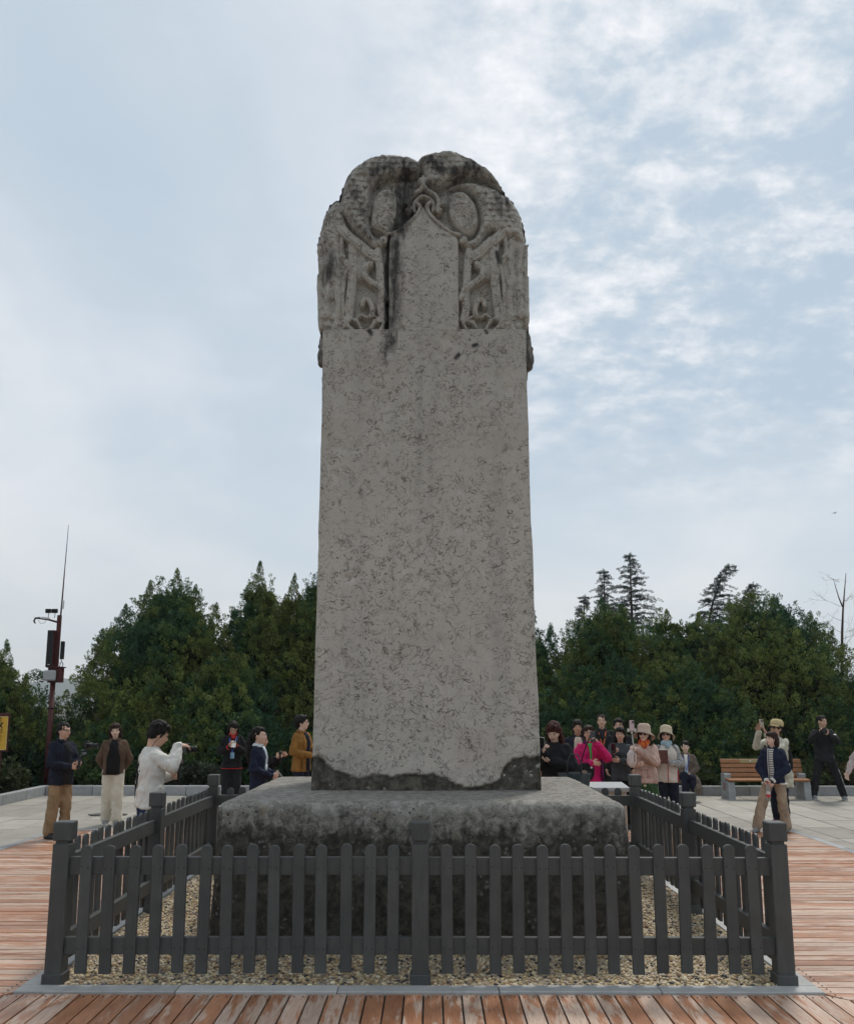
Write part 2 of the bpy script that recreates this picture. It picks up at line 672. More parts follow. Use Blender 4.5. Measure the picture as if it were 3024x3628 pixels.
def deck_material():
    m, nt = new_mat('worn_red_decking')
    c = coords(nt)
    rnd = nt.n('ShaderNodeObjectInfo').outputs['Random']
    off = nt.n('ShaderNodeCombineXYZ', ins={0: nt.math('MULTIPLY', rnd, 53.0), 1: nt.math('MULTIPLY', rnd, 91.0), 2: 0.0}).outputs[0]
    va = nt.n('ShaderNodeVectorMath', operation='ADD', ins={0: c, 1: off}).outputs[0]
    # plank length runs along local X
    grain = nt.noise(nt.mapping(va, (.12, 1, 1)), 70.0, 4, .6)
    wear = nt.noise(nt.mapping(va, (.16, 1, 1)), 12.0, 8, .72, .35)
    tone = nt.noise(nt.mapping(va, (.3, 1, 1)), 5.0, 4, .6)
    paint = nt.mix(nt.step(tone, .3, .7), (.315, .138, .070), (.44, .205, .108))
    paint = nt.mix(nt.step(grain, .45, .7, 0, .45), paint, (.14, .060, .034))
    bare = nt.mix(nt.step(grain, .35, .7), (.52, .40, .32), (.38, .275, .21))
    bare = nt.mix(nt.step(tone, .4, .7, 0, .5), bare, (.40, .27, .20))
    lim = nt.math('MULTIPLY_ADD', rnd, -.17, .585)
    k = nt.step(nt.math('SUBTRACT', wear, lim), -.035, .05)
    col = nt.mix(nt.math('MULTIPLY', k, .9), paint, bare)
    hs = nt.n('ShaderNodeHueSaturation', ins={'Color': col, 'Value': nt.math('MULTIPLY_ADD', nt.math('FRACT', nt.math('MULTIPLY', rnd, 7.31)), .34, .86)})
    dirt = nt.step(nt.noise(va, 3.1, 6, .7), .56, .75, 0, .35)
    col = nt.mix(dirt, hs.outputs[0], (.12, .085, .062))
    finish(nt, col, nt.mix(k, (.38,) * 3, (.66,) * 3), .45, nt.math('SUBTRACT', nt.math('MULTIPLY', grain, .7), nt.math('MULTIPLY', k, .35)), .35, .006)
    MATS['deck'] = m


def paving_material(name, lo, hi, dark, sc=1.0):
    m, nt = new_mat(name)
    c = coords(nt)
    rnd = nt.n('ShaderNodeObjectInfo').outputs['Random']
    off = nt.n('ShaderNodeCombineXYZ', ins={0: nt.math('MULTIPLY', rnd, 53.0), 1: nt.math('MULTIPLY', rnd, 91.0), 2: 0.0}).outputs[0]
    va = nt.n('ShaderNodeVectorMath', operation='ADD', ins={0: c, 1: off}).outputs[0]
    n1 = nt.noise(va, 2.2 * sc, 6, .65)
    n2 = nt.noise(va, 70.0, 3, .7)
    col = nt.mix(nt.step(n1, .3, .7), lo, hi)
    col = nt.mix(nt.step(n2, .5, .75, 0, .5), col, dark)
    blot = nt.step(nt.noise(nt.mapping(va, loc=(3, 7, 1)), 5.0 * sc, 6, .7), .58, .72, 0, .35)
    col = nt.mix(blot, col, dark)
    hs = nt.n('ShaderNodeHueSaturation', ins={'Color': col, 'Value': nt.math('MULTIPLY_ADD', rnd, .34, .83)})
    finish(nt, hs.outputs[0], .72, .3, nt.math('ADD', nt.math('MULTIPLY', n1, .5), n2), .3, .004)
    MATS[name] = m
    return m


def leaf_material(name, attr='tint', trans=.25, rough=.6):
    m, nt = new_mat(name)
    a = nt.n('ShaderNodeAttribute', attribute_name=attr).outputs['Color']
    c = coords(nt)
    col = nt.mix(nt.step(nt.noise(c, 30.0, 2), .35, .65, 0, .25), a, (.02, .03, .012))
    b = nt.n('ShaderNodeBsdfPrincipled', ins={'Base Color': col, 'Roughness': rough, 'Specular IOR Level': .25})
    t = nt.n('ShaderNodeBsdfTranslucent', ins={0: a})
    mx = nt.n('ShaderNodeMixShader', ins={0: trans, 1: b, 2: t})
    nt.n('ShaderNodeOutputMaterial', ins={0: mx})
    MATS[name] = m
    return m


def attr_material(name, attr='tint', rough=.6, spec=.4):
    m, nt = new_mat(name)
    a = nt.n('ShaderNodeAttribute', attribute_name=attr).outputs['Color']
    c = coords(nt)
    n = nt.noise(c, 90.0, 4, .6)
    col = nt.mix(nt.step(n, .45, .75, 0, .35), a, (.08, .07, .055))
    finish(nt, col, rough, spec, n, .2, .003)
    MATS[name] = m
    return m


stele_material()
plinth_material()
fence_material()
deck_material()
paving_material('paving', (.295, .273, .235), (.36, .336, .294), (.18, .166, .142))
paving_material('kerb_stone', (.27, .275, .275), (.345, .35, .35), (.17, .172, .17), 2.0)
paving_material('sand', (.28, .23, .165), (.38, .32, .235), (.15, .125, .095), 6.0)
paving_material('pale_kerb', (.38, .38, .37), (.46, .46, .445), (.25, .25, .24), 2.0)
paving_material('soil', (.030, .030, .020), (.055, .050, .034), (.015, .014, .01), 3.0)
leaf_material('juniper', trans=.08)
leaf_material('cedar', trans=.15)
leaf_material('shrub', trans=.25)
attr_material('pebble')
plain('bark', (.060, .045, .034), .9, .4, 18, bump=.5)
plain('concrete', (.30, .31, .31), .85, .16, 9, bump=.35)
plain('pole_paint', (.062, .014, .013), .5, .25, 12)
plain('black_plastic', (.012, .012, .013), .45, .2, 20)
plain('dark_metal', (.03, .03, .032), .4, .2, 20, metallic=.4)
plain('white_plastic', (.62, .63, .62), .4, .05, 20)
plain('grey_plastic', (.36, .37, .37), .5, .08, 20)
plain('glass_dark', (.010, .011, .013), .12, .1, 10, spec=.6, bump=.0)


def wood_material():
    m, nt = new_mat('bench_slat_wood')
    c = coords(nt)
    g = nt.noise(nt.mapping(c, (.08, 1, 1)), 60.0, 5, .6)
    col = nt.mix(nt.step(g, .3, .7), (.25, .105, .040), (.37, .165, .066))
    finish(nt, col, .45, .4, g, .25, .004)
    MATS['bench_wood'] = m


wood_material()

# ------------------------------------------------------------------ ground, paving, deck
def sheet(name, x0, x1, y0, y1, z, mat, parent=None):
    return MB().add([(x0, y0, z), (x1, y0, z), (x1, y1, z), (x0, y1, z)], [[0, 1, 2, 3]]).build(name, mat, parent)


ground = sheet('ground', -1900, 1900, -450, 1880, -.10, MATS['soil'])
tag(ground, kind='structure')

PX0, PX1, PY0, PY1 = -8.36, 16.0, -6.0, 19.0           # paved court
DX0, DX1, DY0, DY1 = -5.77, 5.52, 3.20, 13.72          # outer edge of the deck
KX0, KX1, KY0, KY1 = -2.81, 2.63, 6.10, 10.90          # outer edge of the kerb round the gravel
IX0, IX1, IY0, IY1 = -2.69, 2.51, 6.235, 10.76         # inner edge of that kerb
ES = .125                                              # edging strip outside the deck

pave = sheet('stone_pavement', PX0, PX1, PY0, PY1, -.016, plain('joint_mortar', (.05, .047, .042), .95, .3, 6))
tag(pave, 'pale grey stone paving of the open court round the deck', kind='structure')


def prism(name, poly, z0, z1, mat, parent, ang=0.0, extra=None):
    """flat piece from a convex outline, its length along local X"""
    c = np.mean(np.array(poly), axis=0)
    ca, sa = cos(-ang), sin(-ang)
    loc = [((p[0] - c[0]) * ca - (p[1] - c[1]) * sa, (p[0] - c[0]) * sa + (p[1] - c[1]) * ca) for p in poly]
    n = len(loc)
    b = MB()
    b.add([(x, y, z0) for x, y in loc] + [(x, y, z1) for x, y in loc],
          [[i, (i + 1) % n, n + (i + 1) % n, n + i] for i in range(n)] + [list(range(n, 2 * n)), list(range(n))[::-1]])
    mats = [mat]
    if extra:
        extra(b, loc)
        mats.append(MATS['black_plastic'])
    o = b.build(name, mats, parent)
    o.location = (c[0], c[1], 0)
    o.rotation_euler = (0, 0, ang)
    return o


# pavers: shared slabs in rows that run away from the camera, staggered
PW, PL = .62, 1.18
slabs = []
for k in range(3):
    b = MB()
    b.box((0, 0, -.012), (PW - .021, PL - .021, .024), bev=.005)
    slabs.append(b.mesh('paver', MATS['paving']))


def in_court(x, y):
    if DX0 - ES - .02 < x < DX1 + ES + .02 and DY0 - ES < y < DY1 + ES + .02:
        return False
    return True


npav = 0
extra_pave = MB()
row = 0
x = PX0 + PW / 2
while x < PX1:
    y = PY0 + (PL / 2 if row % 2 else 0.12) + .3 * ((row * 7) % 5) / 5
    while y < PY1 + PL / 2:
        ya, yb = y - PL / 2, min(y + PL / 2, PY1)
        # clip against the deck
        xa, xb = x - PW / 2, x + PW / 2
        ex0, ex1, ey0, ey1 = DX0 - ES - .004, DX1 + ES + .004, DY0 - ES, DY1 + ES + .004
        whole = xb <= ex0 or xa >= ex1 or yb <= ey0 or ya >= ey1
        view = y > 5.4 and abs(x - .1) < .53 * y + .6
        if whole and yb > ya + .1:
            if view and npav < 296 and yb == y + PL / 2:
                o = obj_from(slabs[(row + npav) % 3], 'paver', pave, (x, y, rng.uniform(-.0015, .0015)), (rng.uniform(-.001, .001), rng.uniform(-.0012, .0012), 0 if rng.random() < .5 else pi))
                npav += 1
            else:
                extra_pave.box((x, (ya + yb) / 2, -.012), (PW - .021, yb - ya - .021, .024))
        elif not whole:
            # cut slabs along the deck
            parts = []
            if xa < ex0: parts.append((xa, min(xb, ex0), ya, yb))
            if xb > ex1: parts.append((max(xa, ex1), xb, ya, yb))
            if yb > ey1 and xb > ex0 and xa < ex1: parts.append((max(xa, ex0), min(xb, ex1), max(ya, ey1), yb))
            if ya < ey0 and xb > ex0 and xa < ex1: parts.append((max(xa, ex0), min(xb, ex1), ya, min(yb, ey0)))
            for a0, a1, b0, b1 in parts:
                if a1 - a0 > .03 and b1 - b0 > .03:
                    extra_pave.box(((a0 + a1) / 2, (b0 + b1) / 2, -.012), (a1 - a0 - .012, b1 - b0 - .012, .024))
        y += PL
    x += PW
    row += 1
tag(extra_pave.build('cut_pavers', MATS['paving'], pave), kind='stuff')

# low kerb along the court's left and rear edge
kerb = empty('boundary_kerb', (0, 0, 0))
tag(kerb, 'low grey stone kerb along the edge of the court in front of the trees', 'kerb')
KH, KT = .20, .16


def kerb_run(p0, p1, step=1.0):
    p0, p1 = Vector(p0), Vector(p1)
    d = p1 - p0
    n = max(1, round(d.length / step))
    a = math.atan2(d.y, d.x)
    b = MB()
    b.box((0, 0, KH / 2 - .01), (d.length / n - .008, KT, KH + .02), bev=.012)
    me = b.mesh('kerb_stone', MATS['kerb_stone'])
    for i in range(n):
        p = p0 + d * ((i + .5) / n)
        obj_from(me, 'kerb_stone', kerb, (p.x, p.y, rng.uniform(-.004, .004)), (0, 0, a))


kerb_run((PX0 - KT / 2, 9.0), (PX0 - KT / 2, PY1 + KT))
kerb_run((PX0, PY1 + KT / 2), (PX1, PY1 + KT / 2))

# wooden deck: a ring of planks with mitred corners
deck = sheet('wooden_deck', DX0, DX1, DY0, DY1, -.022, plain('deck_void', (.012, .010, .008), .95, .3, 6))
tag(deck, 'red brown timber deck with peeling paint round the fenced stele', kind='structure')
PIT, GAP = .127, .0125
rest = MB()


def nails(b, loc):
    xs = sorted(p[0] for p in loc)
    for e in (xs[0] + .05, xs[-1] - .05):
        for s in (-.03, .03):
            b.box((e, s, .0005), (.009, .009, .003), mi=1)


def ramp(v, a, b, va, vb):
    return va + (vb - va) * (v - a) / (b - a)


def plank(poly, ang, part, nail=True):
    dz = rng.uniform(-.0025, .0015)
    if part:
        prism('plank', poly, -.02 + dz, dz, MATS['deck'], deck, ang, nails if nail else None)
    else:
        n = len(poly)
        rest.add([(p[0], p[1], -.02 + dz) for p in poly] + [(p[0], p[1], dz) for p in poly], [[i, (i + 1) % n, n + (i + 1) % n, n + i] for i in range(n)] + [list(range(n, 2 * n))])


# front and rear: planks run in depth
for side in (0, 1):
    x = DX0
    while x < DX1 - .01:
        a, b = x + GAP / 2, min(x + PIT, DX1) - GAP / 2
        def yin(v):
            if side == 0:
                if v < KX0: return ramp(v, DX0, KX0, DY0, KY0)
                if v > KX1: return ramp(v, KX1, DX1, KY0, DY0)
                return KY0 - .006
            if v < KX0: return ramp(v, DX0, KX0, DY1, KY1)
            if v > KX1: return ramp(v, KX1, DX1, KY1, DY1)
            return KY1 + .006
        yo = DY0 if side == 0 else DY1
        s = .008 if side == 0 else -.008
        poly = [(a, yo), (b, yo), (b, yin(b) - s), (a, yin(a) - s)] if side == 0 else [(a, yin(a) - s), (b, yin(b) - s), (b, yo), (a, yo)]
        plank(poly, pi / 2, side == 1 or abs(x) < 3.5)
        x += PIT
# left and right: planks run across
for side in (0, 1):
    y = DY0
    while y < DY1 - .01:
        a, b = y + GAP / 2, min(y + PIT, DY1) - GAP / 2
        def xin(v):
            kx, dx = (KX0, DX0) if side == 0 else (KX1, DX1)
            if v < KY0: return ramp(v, DY0, KY0, dx, kx)
            if v > KY1: return ramp(v, KY1, DY1, kx, dx)
            return kx
        if side == 0:
            poly = [(DX0, a), (xin(a) - .008, a), (xin(b) - .008, b), (DX0, b)]
        else:
            poly = [(xin(a) + .008, a), (DX1, a), (DX1, b), (xin(b) + .008, b)]
        plank(poly, 0.0, y > 5.6)
        y += PIT
tag(rest.build('plank_rest', MATS['deck'], deck), kind='stuff')

# flush grey edging between deck and paving
edging = empty('deck_edging', (0, 0, 0))
tag(edging, 'flush grey stone edging strip between the red deck and the paving', 'edging')


def strip(owner, name, p0, p1, w, z0, z1, step, mat):
    p0, p1 = Vector((*p0, 0)), Vector((*p1, 0))
    d = p1 - p0
    n = max(1, round(d.length / step))
    a = math.atan2(d.y, d.x)
    b = MB()
    b.box((0, 0, (z0 + z1) / 2), (d.length / n - .006, w, z1 - z0), bev=.004)
    me = b.mesh(name, mat)
    for i in range(n):
        p = p0 + d * ((i + .5) / n)
        obj_from(me, name, owner, (p.x, p.y, rng.uniform(-.0015, .0015)), (0, 0, a))


for p0, p1 in (((DX0 - ES / 2, DY0), (DX0 - ES / 2, DY1 + ES)), ((DX1 + ES / 2, DY0), (DX1 + ES / 2, DY1 + ES)), ((DX0, DY1 + ES / 2), (DX1, DY1 + ES / 2))):
    strip(edging, 'edging_stone', p0, p1, ES - .004, -.02, .004, .9, MATS['kerb_stone'])

# raised kerb round the gravel bed
gk = empty('gravel_kerb', (0, 0, 0))
tag(gk, 'narrow pale grey stone kerb framing the gravel bed under the fence', 'kerb')
kw_f, kw_s = IY0 - KY0, IX0 - KX0
strip(gk, 'kerb_stone', (KX0, (KY0 + IY0) / 2), (KX1, (KY0 + IY0) / 2), kw_f, -.02, .014, 1.05, MATS['pale_kerb'])
strip(gk, 'kerb_stone', (KX0, (KY1 + IY1) / 2), (KX1, (KY1 + IY1) / 2), KY1 - IY1, -.02, .014, 1.05, MATS['pale_kerb'])
strip(gk, 'kerb_stone', ((KX0 + IX0) / 2, IY0 + .003), ((KX0 + IX0) / 2, IY1 - .003), kw_s, -.02, .014, 1.1, MATS['pale_kerb'])
strip(gk, 'kerb_stone', ((KX1 + IX1) / 2, IY0 + .003), ((KX1 + IX1) / 2, IY1 - .003), KX1 - IX1, -.02, .014, 1.1, MATS['pale_kerb'])

bed = sheet('gravel_bed', IX0, IX1, IY0, IY1, -.002, MATS['sand'])
tag(bed, 'sandy bed set with pebbles inside the fence', kind='structure')


def ico(sub):
    bm = bmesh.new()
    bmesh.ops.create_icosphere(bm, subdivisions=sub, radius=1)
    v = np.array([p.co[:] for p in bm.verts])
    f = np.array([[q.index for q in fc.verts] for fc in bm.faces])
    bm.free()
    return v, f


def make_gravel():
    pal = np.array([(.48, .36, .18), (.42, .29, .14), (.56, .46, .27), (.30, .19, .10), (.56, .48, .34), (.22, .18, .14), (.055, .058, .065), (.035, .037, .042), (.46, .38, .27), (.25, .15, .08), (.39, .29, .16)])
    pr = np.array([.16, .14, .14, .09, .09, .09, .07, .05, .10, .05, .02])
    pr /= pr.sum()
    px, py = .0295, .0265
    gx, gy = np.meshgrid(np.arange(IX0 + .02, IX1 - .015, px), np.arange(IY0 + .02, IY1 - .015, py), indexing='ij')
    X = (gx + (np.arange(gx.shape[1])[None, :] % 2) * px * .5).ravel() + rng.uniform(-.0075, .0075, gx.size)
    Y = gy.ravel() + rng.uniform(-.0075, .0075, gx.size)
    R = rng.uniform(.0080, .0152, gx.size) * np.where(rng.random(gx.size) < .07, 1.4, 1)
    ok = ~((X > -1.74) & (X < 1.58) & (Y > 7.13) & (Y < 9.66)) & (X < IX1 - .012) & (rng.random(gx.size) < np.where(Y > 9.7, .40, .80))
    X, Y, R = X[ok], Y[ok], R[ok]
    V, Fc, T = [], [], []
    base = 0
    for near in (True, False):
        v0, f0 = ico(2 if near else 1)
        m = (Y < 6.58) == near
        n = int(m.sum())
        el = rng.uniform(.75, 1.45, n)
        r_ = R[m]
        sc = np.stack([r_ * el, r_ / np.sqrt(el), r_ * rng.uniform(.45, .75, n)], 1)
        p = v0[None] * sc[:, None, :]
        tl = rng.uniform(-.3, .3, n)[:, None]
        p = np.stack([p[..., 0], p[..., 1] * np.cos(tl) - p[..., 2] * np.sin(tl), p[..., 1] * np.sin(tl) + p[..., 2] * np.cos(tl)], 2)
        an = rng.uniform(0, 2 * pi, n)[:, None]
        p = np.stack([p[..., 0] * np.cos(an) - p[..., 1] * np.sin(an), p[..., 0] * np.sin(an) + p[..., 1] * np.cos(an), p[..., 2]], 2)
        p = p + np.stack([X[m], Y[m], sc[:, 2] * rng.uniform(.1, .75, n)], 1)[:, None, :]
        V.append(p.reshape(-1, 3))
        k = len(v0)
        Fc.append((f0[None] + base + (np.arange(n) * k)[:, None, None]).reshape(-1, 3))
        base += n * k
        c = pal[rng.choice(len(pal), size=n, p=pr)]
        c = (c * .86 + c.mean(1, keepdims=True) * .14) * rng.uniform(1.05, 1.6, (n, 1))
        T.append(np.repeat(c, k, axis=0))
    o = mesh_np('gravel', np.vstack(V), np.vstack(Fc), MATS['pebble'], None, True, {'tint': np.vstack(T)})
    tag(o, 'tan, cream and dark pebbles set round the foot of the plinth', 'gravel', kind='stuff')


make_gravel()

# ------------------------------------------------------------------ plinth and stele
def make_plinth():
    # a rounded block: points of a cube pulled onto a rounded box, then worn
    x0, x1, y0, y1, zt = -1.775, 1.612, 7.08, 9.72, 1.14
    c = np.array([(x0 + x1) / 2, (y0 + y1) / 2, zt / 2])
    h = np.array([(x1 - x0) / 2, (y1 - y0) / 2, zt / 2])
    n = (96, 60, 44)
    V, F = [], []
    base = 0
    for ax in range(3):
        o1, o2 = [a for a in range(3) if a != ax]
        for s in (-1, 1):
            if ax == 2 and s == -1:
                continue
            a = np.linspace(-1, 1, n[o1] + 1)
            b = np.linspace(-1, 1, n[o2] + 1)
            A, B = np.meshgrid(a, b, indexing='ij')
            P = np.zeros((A.size, 3))
            P[:, ax] = s
            P[:, o1] = A.ravel()
            P[:, o2] = B.ravel()
            idx = np.arange(A.size).reshape(A.shape)
            q = np.stack([idx[:-1, :-1], idx[1:, :-1], idx[1:, 1:], idx[:-1, 1:]], -1).reshape(-1, 4)
            flip = (s == 1) ^ (ax == 1)
            if not flip:
                q = q[:, ::-1]
            V.append(P)
            F.append(q + base)
            base += len(P)
    V = np.vstack(V) * h
    F = np.vstack(F)
    r = np.array([.105, .105, .085])
    inner = h - r
    q = np.clip(V, -inner, inner)
    q[:, 2] = np.minimum(np.maximum(V[:, 2], -h[2]), inner[2])
    d = V - q
    dn = d / r
    ln = np.linalg.norm(dn, axis=1)
    ln[ln < 1e-9] = 1
    V = q + dn / ln[:, None] * r
    V += c
    # sides lean a little inwards with height, upper edge is worn
    t = V[:, 2] / zt
    k = 1 - .020 * t
    V[:, 0] = c[0] + (V[:, 0] - c[0]) * k
    V[:, 1] = c[1] + (V[:, 1] - c[1]) * (1 - .012 * t)
    dirn = (V - c) / np.linalg.norm((V - c) / h, axis=1)[:, None]
    dirn /= np.linalg.norm(dirn, axis=1)[:, None]
    dirn[:, 2] *= .5
    nz = fbm(V * 1.6, 3) * .026 + fbm(V * 7.0, 4) * .016 + fbm(V * 24, 2) * .006
    V = V + dirn * nz[:, None]
    V[:, 2] = np.where(V[:, 2] < .03, np.minimum(V[:, 2], -.01), V[:, 2])
    # weld the cube's seams
    key = np.round(V, 4)
    _, first, inv = np.unique(key, axis=0, return_index=True, return_inverse=True)
    o = mesh_np('stone_plinth', V[first], inv.ravel()[F], MATS['plinth'])
    tag(o, 'massive rounded black stained stone plinth carrying the tall stele', 'plinth')
    return o


make_plinth()
stele = empty('stone_stele', (-.055, 8.7, 1.12))
tag(stele, 'huge blank grey stone stele with carved dragon crown on the dark plinth', 'stele')
SY = 8.06      # front plane
ST = 1.24      # thickness
ZCUT = 5.618   # shaft meets crown

OUTLINE= [(-1.097,5.627),(-1.13,5.651),(-1.151,5.763),(-1.161,5.918),(-1.168,6.153),(-1.167,6.263),(-1.149,6.271),(-1.159,6.39),(-1.168,6.581),(-1.151,6.725),(-1.131,6.837),(-1.103,6.934),(-1.06,7.023),(-1.009,7.077),(-0.959,7.104),(-0.937,7.226),(-0.894,7.341),(-0.805,7.456),(-0.686,7.546),(-0.551,7.587),(-0.415,7.6),(-0.31,7.591),(-0.204,7.566),(-0.144,7.544),(-0.084,7.58),(0.006,7.613),(0.112,7.621),(0.262,7.604),(0.382,7.567),(0.487,7.509),(0.606,7.418),(0.709,7.294),(0.753,7.204),(0.782,7.139),(0.856,7.074),(0.913,6.976),(0.953,6.847),(0.968,6.718),(0.975,6.59),(0.99,6.566),(0.984,6.242),(0.997,6.226),(0.997,5.991),(0.996,5.789),(0.978,5.696),(0.933,5.622)]
PANEL= [(-0.431,5.614),(-0.438,6.619),(-0.35,6.678),(-0.276,6.735),(-0.202,6.805),(-0.143,6.883),(-0.106,6.944),(-0.087,6.971),(-0.061,6.944),(-0.024,6.874),(0.035,6.798),(0.109,6.731),(0.183,6.681),(0.275,6.624),(0.286,6.592),(0.289,5.613)]
POLYS={
'ovalL':[(-0.621,6.787),(-0.598,6.997),(-0.547,7.127),(-0.457,7.172),(-0.385,7.135),(-0.344,7.029),(-0.346,6.851),(-0.377,6.722),(-0.439,6.646),(-0.528,6.675),(-0.602,6.723)],
'ovalR':[(0.17,6.995),(0.192,7.092),(0.275,7.141),(0.364,7.124),(0.438,7.026),(0.481,6.913),(0.488,6.784),(0.45,6.688),(0.375,6.632),(0.302,6.672),(0.235,6.753),(0.184,6.865)],
'B1':[(-0.934,7.063),(-0.893,7.316),(-0.79,7.447),(-0.641,7.537),(-0.43,7.586),(-0.25,7.561),(-0.144,7.519),(-0.099,7.437),(-0.114,7.338),(-0.189,7.297),(-0.279,7.306),(-0.413,7.287),(-0.533,7.233),(-0.622,7.144),(-0.605,6.997),(-0.625,6.804),(-0.587,6.659),(-0.497,6.595),(-0.482,6.515),(-0.6,6.515),(-0.72,6.627),(-0.81,6.724),(-0.886,6.853),(-0.932,6.95)],
'B2':[(-0.144,7.519),(-0.039,7.593),(0.112,7.604),(0.292,7.584),(0.472,7.492),(0.606,7.393),(0.709,7.253),(0.737,7.155),(0.604,7.237),(0.47,7.295),(0.335,7.296),(0.23,7.255),(0.111,7.19),(0.021,7.174),(-0.061,7.24),(-0.099,7.371)],
'B3':[(0.2,7.19),(0.335,7.251),(0.514,7.23),(0.678,7.164),(0.826,7.066),(0.924,6.912),(0.956,6.718),(0.951,6.575),(0.76,6.623),(0.598,6.703),(0.478,6.512),(0.345,6.513),(0.331,6.584),(0.442,6.64),(0.498,6.784),(0.489,6.945),(0.431,7.091),(0.275,7.16)],
'B4':[(-1.155,6.565),(-1.127,6.853),(-1.052,7.007),(-0.949,7.08),(-0.887,6.885),(-0.93,6.788),(-0.926,6.564),(-1.044,6.517)],
'stripL':[(-1.167,6.629),(-0.927,6.628),(-0.864,6.341),(-0.873,5.996),(-0.846,5.654),(-1.129,5.647)],
'stripR':[(1.014,6.622),(0.774,6.623),(0.711,6.337),(0.721,5.991),(0.694,5.65),(0.977,5.642)],
'belly':[(-0.878,6.31),(-0.785,6.548),(-0.629,6.404),(-0.656,6.23),(-0.707,6.168),(-0.773,6.207)],
'bellyR':[(0.725,6.305),(0.633,6.544),(0.477,6.401),(0.504,6.227),(0.555,6.164),(0.621,6.203)],
}
